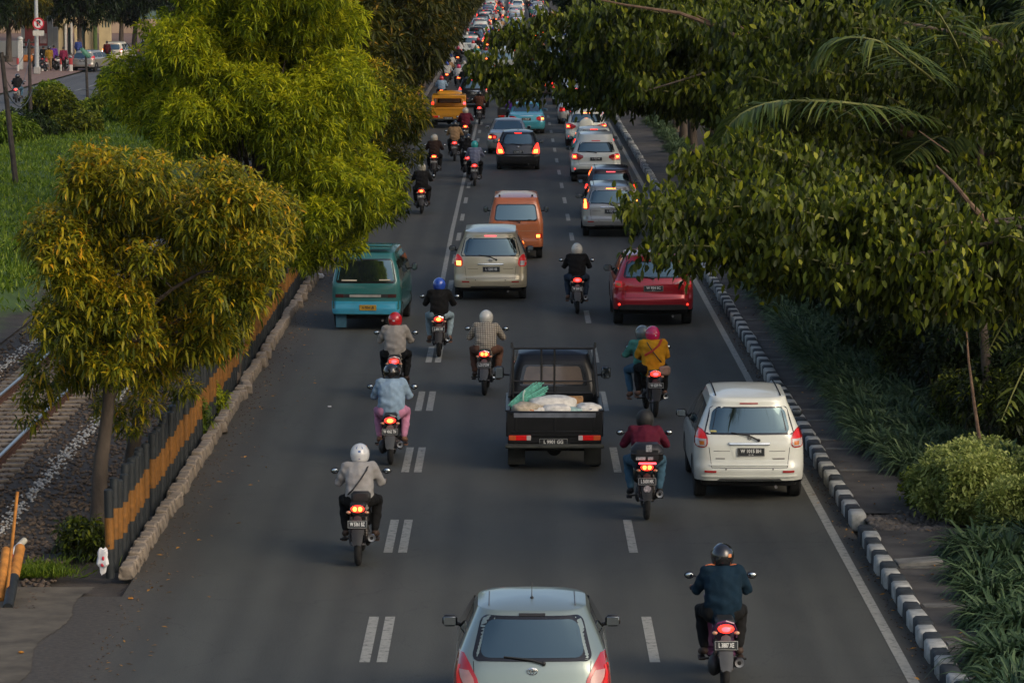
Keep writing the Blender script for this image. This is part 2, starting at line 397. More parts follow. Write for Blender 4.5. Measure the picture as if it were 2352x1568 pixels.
def npmesh(name, V, tris, quads, mats, tint=None, smooth=False):
    me = bpy.data.meshes.new(name); nt = 0 if tris is None else len(tris); nq = 0 if quads is None else len(quads)
    me.vertices.add(len(V)); me.vertices.foreach_set('co', np.ascontiguousarray(V, dtype=np.float32).ravel())
    idx = []; st = []
    if nt: idx.append(tris.ravel()); st.append(np.arange(nt) * 3)
    if nq: idx.append(quads.ravel()); st.append(np.arange(nq) * 4 + nt * 3)
    idx = np.concatenate(idx).astype(np.int32); st = np.concatenate(st).astype(np.int32)
    me.loops.add(len(idx)); me.loops.foreach_set('vertex_index', idx)
    me.polygons.add(nt + nq); me.polygons.foreach_set('loop_start', st)
    if smooth: me.polygons.foreach_set('use_smooth', np.ones(nt + nq, dtype=bool))
    if tint is not None:
        at = me.attributes.new('tint', 'FLOAT', 'POINT'); at.data.foreach_set('value', np.ascontiguousarray(tint, dtype=np.float32))
    for m in mats: me.materials.append(m)
    me.update(); me.validate(); return me
STONE = mat('ballast_stone', (.085, .063, .045), .95, var=.6, scale=3)
WSTONE = mat('whitewashed_stone', (.33, .33, .31), .9, var=.3, scale=9)
stones('ballast_gravel', 15000, lambda: (rnd.uniform(-11.0, -6.2), 46.5 + 62 * rnd.random() ** 1.4), .018, .055, STONE, lambda x, y: -.02)
tag(stones('whitewashed_gravel', 2200, lambda: (-7.55 + rnd.gauss(0, .075), 45 + 70 * rnd.random() ** 1.3), .016, .036, WSTONE, lambda x, y: .0))
stones('whitewashed_gravel', 1600, lambda: (-10.45 + rnd.gauss(0, .07), 50 + 75 * rnd.random()), .018, .036, WSTONE, lambda x, y: .0)
stones('rubble', 700, lambda: (rnd.uniform(5.15, 6.3), rnd.uniform(51.95, 53.7)), .03, .09, mat('rubble_stone', (.10, .09, .08), .95, var=.5, scale=4), lambda x, y: .09 + .05 * math.sin(x * 4) * math.sin(y * 3))
rect('broken_sidewalk_bed', 5.14, 6.3, 51.99, 53.61, .085, SOIL)
stones('roadside_grit', 1500, lambda: (rnd.choice((-4.95 + rnd.gauss(0, .12), 4.82 + rnd.gauss(0, .06))), 41 + 70 * rnd.random()), .006, .02, STONE, lambda x, y: .004)

# ================================================================== vehicles
class Car:
    """Stacked plan rings; every trim piece is laid on the same surface functions."""
    def __init__(s, W, L, H, hw, yr, yf, bow=.06, r=.2, ry=.2, crown=.05, drop=.10, bot=.24):
        s.W, s.L, s.H, s.hwp, s.yrp, s.yfp, s.bow, s.r, s.ry, s.crown, s.drop, s.bot = W, L, H, hw, yr, yf, bow, r, ry, crown, drop, bot
    def _i(s, t, z): return float(np.interp(z, [a for a, _ in t], [b for _, b in t]))
    def _s(s, t, z): return (s._i(t, z - .025) + s._i(t, z) * 2 + s._i(t, z + .025)) / 4
    def hw(s, z): return s._s(s.hwp, z)
    def yr(s, z): return s._s(s.yrp, z)
    def yf(s, z): return s._s(s.yfp, z)
    def cap(s, u, lim):
        return 0
    def rear(s, x, z, off=0):
        w = s.hw(z) * .9995; a = min(abs(x), w); y = s.yr(z) + s.bow * (a / w) ** 2; u = max(0, (a - (w - s.r)) / s.r)
        y += s.ry * (1 - math.sqrt(max(0, 1 - u * u)))
        return s.warp((x * (1 + .2 * off * u), y - off, z))
    def front(s, x, z, off=0):
        w = s.hw(z) * .9995; a = min(abs(x), w); y = s.yf(z) - s.bow * 1.5 * (a / w) ** 2; u = max(0, (a - (w - s.r)) / s.r)
        y -= s.ry * 1.3 * (1 - math.sqrt(max(0, 1 - u * u)))
        return s.warp((x, y + off, z))
    def side(s, sg, y, z, off=0): return s.warp((sg * (s.hw(z) + off), y, z))
    def warp(s, p):
        x, y, z = p; t = min(1, max(0, (z - s.H * .62) / (s.H * .38)))
        yc = s.L * .5; return Vector((x, y, z - s.drop * t * ((y - yc) / (s.L * .5)) ** 2))
    def roof(s, x, y, off=0):
        zt = s.H - s.crown; w = s.hw(zt); y0, y1 = s.yr(zt), s.yf(zt); yc = (y0 + y1) / 2; hl = (y1 - y0) / 2
        q = min(1, max(abs(x) / w, abs(y - yc) / hl)); return s.warp((x, y, zt + s.crown * (1 - q ** 2.6) + off))
    def body(s):
        mb = MB(); zt = s.H - s.crown
        zs = [s.bot, s.bot + .03, s.bot + .08] + [s.bot + .08 + (zt - .1 - s.bot - .08) * i / 22 for i in range(1, 23)] + [zt - .07, zt - .045, zt - .02, zt]
        def ring(z, k=1.0, cap=False):
            P = []; n = 11; w = s.hw(z) * k
            ts = [math.sin(math.pi / 2 * (-1 + 2 * i / (2 * n))) for i in range(2 * n + 1)]
            for t in ts: P.append(s.rear(t * w, z))
            ya, yb = P[-1].y, s.front(w, z).y
            for j in range(1, 8): P.append(s.warp((w, ya + (yb - ya) * j / 8, z)))
            for t in reversed(ts): P.append(s.front(t * w, z))
            for j in range(1, 8): P.append(s.warp((-w, yb + (ya - yb) * j / 8, z)))
            return P
        rings = []
        base = ring(zs[0]); rings.append([Vector((p.x * .93, s.L / 2 + (p.y - s.L / 2) * .98, p.z + .02)) for p in base])
        for z in zs: rings.append(ring(z))
        y0, y1 = s.yr(zt), s.yf(zt); yc = (y0 + y1) / 2; top = ring(zt)
        for k in (.985, .96, .92, .84, .7, .5, .28, .06):
            rg = []
            for p in top:
                x, y = p.x * k, yc + (p.y - yc) * k
                rg.append(Vector((x, y, s.warp((x, y, zt + s.crown * (1 - k ** 2.6))).z)))
            rings.append(rg)
        n = len(base); vs = [p for r in rings for p in r]
        fs = [[i * n + k, i * n + (k + 1) % n, (i + 1) * n + (k + 1) % n, (i + 1) * n + k] for i in range(len(rings) - 1) for k in range(n)]
        fs.append(list(range(n))[::-1]); fs.append([(len(rings) - 1) * n + k for k in range(n)])
        mb.add(vs, fs); return mb
    def patch(s, mb, rows, off=.006, f=None, nx=8, step=.035, depth=.03):
        f = f or s.rear
        rows = sorted(rows); fine = []
        for a, b in zip(rows, rows[1:]):
            n = max(1, int(math.ceil((b[0] - a[0]) / step)))
            for i in range(n): fine.append([a[k] + (b[k] - a[k]) * i / n for k in range(3)])
        fine.append(rows[-1]); G = []
        for i, (z, x0, x1) in enumerate(fine):
            xs = [x0 + (x1 - x0) * k / nx for k in range(nx + 1)]
            sk = [f(x, z, off - depth) for x in [x0] + xs + [x1]]
            row = [sk[0]] + [f(x, z, off) for x in xs] + [sk[-1]]
            if i == 0: G.append(sk)
            G.append(row)
            if i == len(fine) - 1: G.append(sk)
        mb.sheet(G)
def round_rows(z0, z1, b0, b1, r=.05, cx=0.0, arch=0.0):
    """rows of a rounded four-sided pane: bottom half width b0, top half width b1"""
    out = []
    for i in range(5):
        t = i / 4; a = math.pi / 2 * t; out.append((z0 + r * (1 - math.cos(a)), r * (1 - math.sin(a))))
    for i in range(5):
        t = i / 4; a = math.pi / 2 * t; out.append((z1 - r + r * math.sin(a), r * (1 - math.cos(a))))
    rows = []
    for z, ins in out:
        h = b0 + (b1 - b0) * (z - z0) / (z1 - z0) - ins; rows.append((z, cx - h, cx + h))
    return rows
def mirrored(rows): return [(z, -b, -a) for z, a, b in rows]

def wheels(root, W, L, yr, yf, rad=.31, tw=.2, arch=True, rimm=None, car=None):
    t = MB(); t.lathe([(-tw / 2, rad * .62), (-tw / 2, rad * .93), (-tw * .36, rad), (tw * .36, rad), (tw / 2, rad * .93), (tw / 2, rad * .62)], (0, 0, 0), n=28)
    for k in (-.18, 0, .18): t.lathe([(k * tw - .004, rad + .001), (k * tw + .004, rad + .001)], (0, 0, 0), n=28)
    r = MB(); r.lathe([(-tw * .45, rad * .63), (-tw * .3, rad * .6), (tw * .38, rad * .6), (tw * .47, rad * .64)], (0, 0, 0), n=24)
    for k in range(5):
        a = k * 2 * math.pi / 5; r.T = Matrix.Rotation(a, 4, 'X'); r.box((tw * .4, 0, rad * .3), (.03, rad * .2, rad * .6), .008)
    r.T = Matrix.Identity(4); r.lathe([(tw * .34, 0.001), (tw * .47, rad * .16), (tw * .36, rad * .2)], (0, 0, 0), n=14)
    rd = MB(); rd.lathe([(tw * .1, .001), (tw * .12, rad * .5), (tw * .1, rad * .6)], (0, 0, 0), n=20)
    tm = t.mesh('tyre', RUBBER); rm = r.mesh('rim', rimm or ALLOY); dm = rd.mesh('brake_disc', UNDER)
    for y in (yr, yf):
        for sg in (-1, 1):
            e = empty('wheel'); setpar(e, root); e.location = (sg * (W / 2 - tw / 2 - .005), y, rad); e.rotation_euler = (0, 0, 0 if sg > 0 else math.pi)
            link('tyre', tm, e); link('rim', rm, e); link('brake_disc', dm, e)
    if arch:
        for y in (yr, yf):
            for sg in (-1, 1):
                mb = MB(); P = []
                for k in range(25):
                    a = math.pi * (k / 24) ; P.append((math.cos(a), math.sin(a)))
                ro = rad + .075; vs = []
                for (c, q) in P:
                    for rr in (ro, .02): vs.append((sg * ((car.hw(rad + rr * q) if car else W / 2) + .004), y + rr * c, rad + rr * q - .03))
                mb.add(vs, [[2 * i, 2 * i + 1, 2 * i + 3, 2 * i + 2] for i in range(24)]); mb.build('wheel_arch', UNDER, root)
def wing_mirrors(root, car, y, z, mt, out=.12, w=.17, h=.13, both=True):
    for sg in (-1, 1):
        x = sg * (car.hw(z) + out); mb = MB(); mb.box((x, y, z), (w, .10, h), .035); mb.tube([(sg * (car.hw(z) - .02), y + .03, z - .05), (x, y + .02, z - .03)], .022, 6)
        o = mb.build('wing_mirror', mt, root)
        g = MB(); g.box((x, y - .0505, z), (w - .035, .006, h - .035), .003); g.build('mirror_glass', MIRR, o)
MIRR = mat('mirror_glass', (.55, .6, .6), .04, 1, var=.05)
def plate(root, txt, y, z, x=0, sub='', mt=None, ink=None, w=.42, h=.13, tilt=-.12):
    mb = MB(); mb.box((0, 0, 0), (w, .012, h), .005); mb.T = Matrix.Identity(4)
    o = mb.build('number_plate', mt or PLATE, root); o.location = (x, y, z); o.rotation_euler = (tilt, 0, 0)
    rim = MB(); 
    for a in (-1, 1): rim.box((0, -.0068, a * (h / 2 - .007)), (w - .01, .003, .003), .001); rim.box((a * (w / 2 - .007), -.0068, 0), (.003, .003, h - .01), .001)
    rim.build('plate_border', ink or INK, o)
    big = h * .58 if sub else h * .66
    put_text(txt, big, ink or INK, o, (0, -.0075, h * .10 if sub else 0), bold=.01, sx=min(1.0, .86 * w / (.62 * big * max(4, len(txt)))))
    if sub: put_text(sub, h * .24, ink or INK, o, (0, -.0075, -h * .32))
    return o
def side_glass(root, car, panes, name='side_window'):
    for sg in (-1, 1):
        for rows in panes:
            mb = MB(); G = []
            fine = []
            for a, b in zip(rows, rows[1:]):
                for i in range(4): fine.append([a[k] + (b[k] - a[k]) * i / 4 for k in range(3)])
            fine.append(rows[-1])
            for z, y0, y1 in fine: G.append([car.side(sg, y0, z, -.02)] + [car.side(sg, y0 + (y1 - y0) * k / 6, z, .004) for k in range(7)] + [car.side(sg, y1, z, -.02)])
            mb.sheet(G); mb.build(name, GLASSC, root)
def seam_rows(root, car, lines, w=.007):
    mb = MB()
    for (x0, z0, x1, z1) in lines:
        if abs(z1 - z0) < .01: car.patch(mb, [(z0 - w / 2, x0, x1), (z0 + w / 2, x0, x1)], .0015, nx=14, depth=.004)
        else: car.patch(mb, [(z0, x0 - w / 2, x0 + w / 2), (z1, x1 - w / 2, x1 + w / 2)], .0015, nx=1, depth=.004)
    mb.build('tailgate_gap', UNDER, root)
def wiper(root, car, x0, z0, x1, z1):
    mb = MB(); a, b = car.rear(x0, z0, .03), car.rear(x1, z1, .025)
    mid = car.rear((x0 * .65 + x1 * .35), z0 * .4 + z1 * .6, .032); mb.tube([a, mid, b], [.014, .012, .007], 6); mb.ell(tuple(a), (.025, .02, .025), 8, 6); mb.build('rear_wiper', BLACKP, root)
def lampset(root, car, rows, layers, name='tail_light', off=.010):
    for sg in (-1, 1):
        rr = rows if sg > 0 else mirrored(rows)
        mb = MB(); car.patch(mb, rr, off, nx=5); o = mb.build(name, layers[0] if not callable(layers[0]) else layers[0](sg), root)
        for i, (rows2, mt) in enumerate(layers[1]):
            m2 = mt(sg) if callable(mt) else mt
            if m2 is None: continue
            q = MB(); car.patch(q, rows2 if sg > 0 else mirrored(rows2), off + .004 + .002 * i, nx=4, depth=.006); q.build('lamp_cell', m2, o)
def common(root, car, pm, trim_bottom=True):
    b = MB(); b.box((0, car.L * .5, car.bot - .03), (car.W * .86, car.L * .90, .16), .03); b.build('underbody', UNDER, root)  # underbody is a plain dark block, hung low to deepen the shadow below
    mb = MB(); mb.tube([(car.W * .24, .25, .22), (car.W * .24, .06, .23)], .025, 8); mb.build('exhaust_pipe', STEEL, root)
def car_root(name, label, cat, X, Y, rz=0, group=None): return empty(name, (X, Y, 0), rz, label, cat, group or 'vehicles moving up the main road')

def hatchback(label, X, Y, pm, lit=False, txt='L 1460 KD', rz=0, name='hatchback', detail=True, lamps=None):
    c = Car(1.69, 3.75, 1.53, [(.2, .76), (.35, .83), (.62, .845), (.85, .83), (.98, .79), (1.2, .70), (1.42, .60), (1.53, .56)],
            [(.2, .08), (.3, .02), (.55, 0), (.68, .05), (.9, .10), (1.0, .15), (1.42, .47), (1.53, .58)],
            [(.2, 3.68), (.45, 3.75), (.7, 3.65), (.85, 3.2), (.95, 2.85), (1.2, 2.45), (1.42, 1.95), (1.53, 1.75)], bow=.07, r=.26, ry=.26, crown=.055, drop=.07)
    r = car_root(name, label, 'car', X, Y, rz); c.body().build('body', pm, r)
    mb = MB(); c.patch(mb, round_rows(.975, 1.43, .645, .535, .08), .004, nx=12); o = mb.build('rear_window', BLACKG, r)
    mb = MB(); c.patch(mb, round_rows(1.015, 1.395, .56, .485, .10), .008, nx=12); mb.build('glass', GLASS, o)
    mb = MB(); c.patch(mb, [(.93, -.70, .70), (1.1, -.64, .64), (1.38, -.54, .54)], .004, f=c.front, nx=10); mb.build('windscreen', GLASS, r)
    side_glass(r, c, [[(.97, .75, 1.35), (1.15, .85, 1.4), (1.36, 1.0, 1.42)], [(.95, 1.42, 2.7), (1.15, 1.46, 2.35), (1.36, 1.48, 1.95)]])
    lr = [(.62, .60, .80), (.66, .54, .83), (.80, .58, .825), (.95, .66, .80), (1.04, .72, .775)]
    if lamps: lampset(r, c, lr, lamps)
    else: lampset(r, c, lr, (LITRED if lit else REDDIM, [([(.66, .60, .75), (.74, .6, .76), (.80, .64, .77)], LITHOT if lit else CLEARL)]))
    seam_rows(r, c, [(-.52, .52, .52, .52), (-.60, .53, -.62, .97), (.60, .53, .62, .97)]); wiper(r, c, .12, .96, -.30, 1.03)
    mb = MB(); c.patch(mb, [(1.43, -.14, .14), (1.455, -.14, .14)], .012); mb.build('high_brake_light', LITRED if lit else BLACKP, r)
    plate(r, txt, -.02, .70, w=.40); common(r, c, pm); wing_mirrors(r, c, 2.5, .98, BLACKP)
    p = MB(); p.ell((0, -.005, .62), (.84, .03, .03), 20, 5); p.build('bumper_lip', pm, r)
    a = MB(); q = c.roof(0, .95); a.ell(tuple(q), (.02, .045, .02), 8, 6); a.tube([q, q + Vector((0, .06, .16))], [.006, .003], 5); a.build('roof_aerial', BLACKP, r)
    g = MB()
    for sg in (-1, 1): g.tube([c.roof(sg * .46, .72 + .10 * k, .0) for k in range(8)], .006, 5)
    g.build('roof_seam', STEEL, r)
    em = MB(); emb = c.rear(0, .88, .014)
    for (rx, rz_) in ((.055, .037), (.018, .035), (.036, .014)):
        em.tube([(emb.x + rx * math.cos(t), emb.y, emb.z + rz_ * math.sin(t) + (.012 if rz_ == .014 else 0)) for t in [2 * math.pi * k / 20 for k in range(21)]], .005, 5)
    em.build('badge', CHROME, r)
    wheels(r, 1.66, 3.75, .62, 3.05, .29, .18, car=c); return r

def mpv(label, X, Y, pm, kind='white', lit=None, txt='W 1015 BH', sub='01 18', rz=0, name='minivan', W=1.70, H=1.66, L=4.2, lamps=None, badge=None, roofribs=True, hbl=None):
    k = W / 1.70; h = H / 1.66
    c = Car(W, L, H, [(.2 * h, .78 * k), (.35, .84 * k), (.62, .85 * k), (.9, .845 * k), (1.05 * h, .80 * k), (1.3 * h, .70 * k), (1.52 * h, .61 * k), (H, .57 * k)],
            [(.2, .10), (.3, .02), (.52, 0), (.60, .045), (.9, .07), (1.03 * h, .10), (1.5 * h, .34), (1.56 * h, .33), (H, .45)],
            [(.2, L - .08), (.45, L), (.75, L - .1), (.9, L - .6), (1.0, L - 1.0), (1.25 * h, L - 1.45), (1.5 * h, L - 1.9), (H, L - 2.1)], bow=.07, r=.24, ry=.24, crown=.055, drop=.07, bot=.33)
    r = car_root(name, label, 'car', X, Y, rz); c.body().build('body', pm, r)
    z0, z1 = 1.03 * h, 1.47 * h
    mb = MB(); c.patch(mb, round_rows(z0, z1, .70 * k, .59 * k, .06), .004, nx=12); o = mb.build('rear_window', BLACKG, r)
    mb = MB(); c.patch(mb, round_rows(z0 + .03, z1 - .02, .63 * k, .55 * k, .09), .008, nx=12); mb.build('glass', GLASS, o)
    mb = MB(); c.patch(mb, [(.97, -.70 * k, .70 * k), (1.1, -.66 * k, .66 * k), (1.46 * h, -.54 * k, .54 * k)], .004, f=c.front, nx=10); mb.build('windscreen', GLASS, r)
    side_glass(r, c, [[(1.02, .48, 1.15), (1.2, .55, 1.15), (1.46 * h, .62, 1.15)], [(1.0, 1.22, 2.15), (1.46 * h, 1.22, 2.10)], [(.98, 2.22, L - 1.15), (1.2, 2.2, L - 1.5), (1.46 * h, 2.17, L - 1.95)]])
    if lamps is None:
        lamps = (REDLENS, [([(.965, .66, .82), (1.05, .685, .80), (1.105, .73, .778)], lambda sg: LITRED if lit else REDDIM), ([(.85, .68, .80), (.88, .66, .822), (.965, .66, .82)], CLEARL), ([(.87, .69, .76), (.93, .69, .77)], AMBER)])
    lr = [(.83, .70 * k, .78 * k), (.85, .66 * k, .82 * k), (.89, .64 * k, .838 * k), (.98, .64 * k, .832 * k), (1.05, .67 * k, .81 * k), (1.10, .71 * k, .79 * k), (1.125, .745 * k, .775 * k)]
    lampset(r, c, lr, lamps)
    seam_rows(r, c, [(-.58, .53, .58, .53), (-.58, .53, -.62, .84), (.58, .53, .62, .84), (-.55, .78, -.3, .78), (.3, .78, .55, .78)]); wiper(r, c, .14, z0 - .08, -.28, z0 + .04)
    mb = MB(); c.patch(mb, [(1.515 * h, -.14, .14), (1.535 * h, -.14, .14)], .010); mb.build('high_brake_light', hbl or (LITPINK if lit else REDLENS), r)
    mb = MB(); c.patch(mb, [(.885, -.30, .30), (.915, -.32, .32)], .03); mb.build('plate_garnish', CHROME, r)
    mb = MB(); c.patch(mb, [(.875, -.31, .31), (.885, -.31, .31)], .022); mb.build('garnish_shadow_strip', BLACKP, r)  # raised black strip stands in for the shade under the chrome garnish
    mb = MB(); c.patch(mb, [(.66, -.24, .24), (.87, -.30, .30)], .004); mb.build('plate_recess', pm, r)
    plate(r, txt, c.rear(0, .77).y - .016, .77, .02, sub)
    for sg in (-1, 1):
        mb = MB(); c.patch(mb, [(.455, sg * .60 - .09, sg * .60 + .09), (.485, sg * .60 - .09, sg * .60 + .09)], .012); mb.build('reflector', REDLENS, r)
        mb = MB(); mb.ell(tuple(c.rear(sg * .36, .51, .004)), (.014, .006, .014), 8, 5); mb.build('parking_sensor', STEEL, r)
    mb = MB(); c.patch(mb, [(.385, -.70, .70), (.40, -.74, .74)], .022, nx=16); mb.build('bumper_lip', pm, r)
    mb = MB(); c.patch(mb, [(.335, -.5, .5), (.36, -.46, .46)], .006, nx=12); mb.build('bumper_vent', BLACKP, r)
    if roofribs:
        g = MB()
        for sg in (-1, 1): g.tube([c.roof(sg * .50 * k, .55 + .25 * j, .004) for j in range(8)], .011, 5)
        g.build('roof_seam', UNDER, r)
    if badge == 's':
        e = MB(); p = c.rear(0, .985, .010)
        for a, b in (((-.03, .02), (.0, .04)), ((.0, .04), (.03, .02)), ((.03, .005), (-.03, .012)), ((.03, .005), (0, -.02)), ((0, -.02), (-.03, -.002))):
            e.tube([(a[0], p.y, p.z + a[1] - .01), (b[0], p.y, p.z + b[1] - .01)], .006, 5)
        e.build('badge', STEEL, r)
        t = MB(); c.patch(t, [(.66, -.52, -.38), (.675, -.52, -.38)], .005); c.patch(t, [(.655, .36, .54), (.675, .34, .54)], .005); t.build('lettering', STEEL, r)
    if badge == 'oval':
        e = MB(); p = c.rear(0, .985, .012)
        for (rx, rz_) in ((.05, .033), (.016, .03), (.033, .012)): e.tube([(rx * math.cos(t), p.y, p.z + rz_ * math.sin(t)) for t in [2 * math.pi * j / 16 for j in range(17)]], .005, 5)
        e.build('badge', CHROME, r)
    dg_ = MB(); c.patch(dg_, [(.565, -.60, .60), (.58, -.62, .62)], .02, nx=14); dg_.build('bumper_step', pm, r)
    if badge == 's': sk_ = MB(); c.patch(sk_, [(1.075, -.60, -.50), (1.10, -.60, -.51)], .014); sk_.build('window_sticker', mat('sticker_yellow', (.5, .45, .15), .6), o)
    for sg in (-1, 1):
        for yy in (1.18, 2.17):
            ds = MB(); ds.sheet([[c.side(sg, yy - .004, z_, .002), c.side(sg, yy + .004, z_, .002)] for z_ in (.45, .7, .95, 1.2, 1.4)]); ds.build('door_gap', UNDER, r)
    common(r, c, pm); wing_mirrors(r, c, L - 1.35, 1.03, BLACKP if kind != 'far' else pm)
    wheels(r, W - .04, L, .72, L - .85, .31, .19, car=c); return r

def suv(label, X, Y, pm, txt='W 954 SC', rz=0, lit=None, name='suv', W=1.80, H=1.68, L=4.3, lamps=None, spare=False, hbl=None, rails=True, badge=None):
    k = W / 1.80
    c = Car(W, L, H, [(.25, .82 * k), (.4, .89 * k), (.7, .90 * k), (.98, .885 * k), (1.1, .83 * k), (1.35, .73 * k), (1.52, .64 * k), (1.75, .60 * k)],
            [(.25, .12), (.35, .03), (.62, 0), (.72, .06), (.95, .07), (1.08, .12), (1.5, .42), (H, .60)],
            [(.25, L - .1), (.5, L), (.85, L - .1), (1.0, L - .8), (1.08, L - 1.15), (1.3, L - 1.6), (1.5, L - 2.0), (H, L - 2.2)], bow=.08, r=.28, ry=.26, crown=.05, drop=.08, bot=.38)
    r = car_root(name, label, 'car', X, Y, rz); c.body().build('body', pm, r)
    mb = MB(); c.patch(mb, round_rows(1.10, 1.49, .68 * k, .58 * k, .07), .004, nx=12); o = mb.build('rear_window', BLACKG, r)
    mb = MB(); c.patch(mb, round_rows(1.13, 1.46, .63 * k, .55 * k, .07), .008, nx=12); mb.build('glass', GLASS, o)
    mb = MB(); c.patch(mb, [(1.05, -.74 * k, .74 * k), (1.2, -.70 * k, .70 * k), (1.5, -.58 * k, .58 * k)], .004, f=c.front, nx=10); mb.build('windscreen', GLASS, r)
    side_glass(r, c, [[(1.10, .62, 1.25), (1.3, .72, 1.25), (1.48, .85, 1.25)], [(1.08, 1.32, 2.2), (1.48, 1.32, 2.15)], [(1.06, 2.27, L - 1.35), (1.3, 2.25, L - 1.7), (1.48, 2.22, L - 2.05)]])
    if lamps is None: lamps = (REDLENS, [([(.88, .70, .86), (1.02, .71, .85)], LITRED if lit else REDDIM), ([(.91, .73, .83), (.98, .74, .83)], LITHOT if lit else AMBER)])
    lampset(r, c, [(.82, .60 * k, .87 * k), (.9, .46 * k, .885 * k), (.98, .46 * k, .88 * k), (1.06, .66 * k, .85 * k)], lamps)
    seam_rows(r, c, [(-.62, .66, .62, .66), (-.62, .66, -.64, .82), (.62, .66, .64, .82)]); wiper(r, c, .0, 1.09, -.38, 1.15)
    mb = MB(); c.patch(mb, [(1.53, -.16, .16), (1.555, -.16, .16)], .012); mb.build('high_brake_light', hbl or (LITPINK if lit else REDLENS), r)
    plate(r, txt, c.rear(0, .86).y - .016, .86, 0, '06 17', w=.44)
    mb = MB(); c.patch(mb, [(.38, -.80, .80), (.46, -.78, .78), (.50, -.62, .62)], .012, nx=16); mb.build('bumper_skirt', BLACKP, r)
    for sg in (-1, 1):
        mb = MB(); mb.ell(tuple(c.rear(sg * .76 * k, .50, .01)), (.03, .012, .025), 8, 5); mb.build('reflector', LITRED, r)  # these reflectors are given a red glow of their own
        if rails:
            g = MB(); pts = [c.roof(sg * .58 * k, .8 + .28 * j, .035) for j in range(7)]; g.tube([c.roof(sg * .58 * k, .75)] + pts + [c.roof(sg * .58 * k, 2.55)], .015, 6); g.build('roof_rail', ALLOY, r)
    if badge == 'diamonds':
        e = MB(); p = c.rear(0, 1.03, .004); q = .035
        for a in (90, 210, 330):
            d = Vector((math.cos(R(a)), math.sin(R(a)))); n = Vector((-d.y, d.x)) * q * .5
            e.prism([(0, 0), (d.x * q + n.x * .9, d.y * q + n.y * .9), (d.x * q * 2, d.y * q * 2), (d.x * q - n.x * .9, d.y * q - n.y * .9)][::-1], p, (1, 0, 0), (0, 0, 1), -.008)
        e.build('badge', CHROME, r)
    if spare:
        s = MB(); p = c.rear(0, .98, .08); s.lathe([(-.1, .001), (-.1, .24), (-.07, .31), (.04, .33), (.09, .3)], tuple(p), 'Y', 26); s.build('spare_wheel_cover', pm, r)
    common(r, c, pm); wing_mirrors(r, c, L - 1.5, 1.10, BLACKP, w=.2, h=.15)
    wheels(r, W - .04, L, .78, L - .85, .35, .22, car=c); return r

def sedan(label, X, Y, pm, txt='L 1702 BV', rz=0, lit='l', name='sedan', W=1.74, H=1.45, L=4.5, roofsign=False, dimlit=False):
    c = Car(W, L, H, [(.2, .80), (.35, .86), (.6, .87), (.85, .84), (.95, .78), (1.2, .68), (1.38, .58), (1.45, .55)],
            [(.2, .1), (.3, .02), (.55, 0), (.8, .06), (.93, .12), (.96, .55), (1.0, .68), (1.34, 1.35), (1.45, 1.6)],
            [(.2, L - .08), (.45, L), (.7, L - .1), (.85, L - .7), (.95, L - 1.2), (1.15, L - 1.6), (1.34, L - 2.0), (1.45, L - 2.2)], bow=.07, r=.25, ry=.24, crown=.05, drop=.04)
    r = car_root(name, label, 'car', X, Y, rz); c.body().build('body', pm, r)
    mb = MB(); c.patch(mb, round_rows(1.0, 1.36, .64, .53, .06), .004, nx=12, step=.02); o = mb.build('rear_window', BLACKG, r)
    mb = MB(); c.patch(mb, round_rows(1.02, 1.34, .60, .50, .06), .009, nx=12, step=.02); mb.build('glass', GLASS, o)
    mb = MB(); c.patch(mb, [(.97, -.68, .68), (1.34, -.53, .53)], .004, f=c.front, nx=10); mb.build('windscreen', GLASS, r)
    side_glass(r, c, [[(.99, 1.3, 2.2), (1.33, 1.6, 2.15)], [(.98, 2.27, L - 1.45), (1.33, 2.22, L - 2.1)]])
    core = [([(.68, .70, .80), (.76, .70, .80)], (lambda sg: LITHOT if (lit == 'both' or (lit == 'l')) else REDDIM)), ([(.68, .52, .62), (.76, .52, .62)], LITRED if lit == 'l' else REDDIM)]
    lampset(r, c, [(.62, .62, .84), (.68, .46, .86), (.78, .46, .855), (.84, .60, .84)], (REDLENS, core))
    mb = MB(); c.patch(mb, [(.84, -.3, .3), (.86, -.3, .3)], .012); mb.build('boot_garnish', CHROME, r)
    plate(r, txt, c.rear(0, .7).y - .015, .70, 0)
    seam_rows(r, c, [(-.6, .55, .6, .55)]); common(r, c, pm); wing_mirrors(r, c, L - 1.55, 1.0, pm)
    if roofsign:
        s = MB(); p = c.roof(0, 2.1); s.box((0, p.y, p.z + .07), (.4, .16, .14), .03); s.build('taxi_sign', mat('sign_white', (.6, .6, .58), .5), r)
    wheels(r, W - .04, L, .85, L - .85, .31, .2, car=c); return r

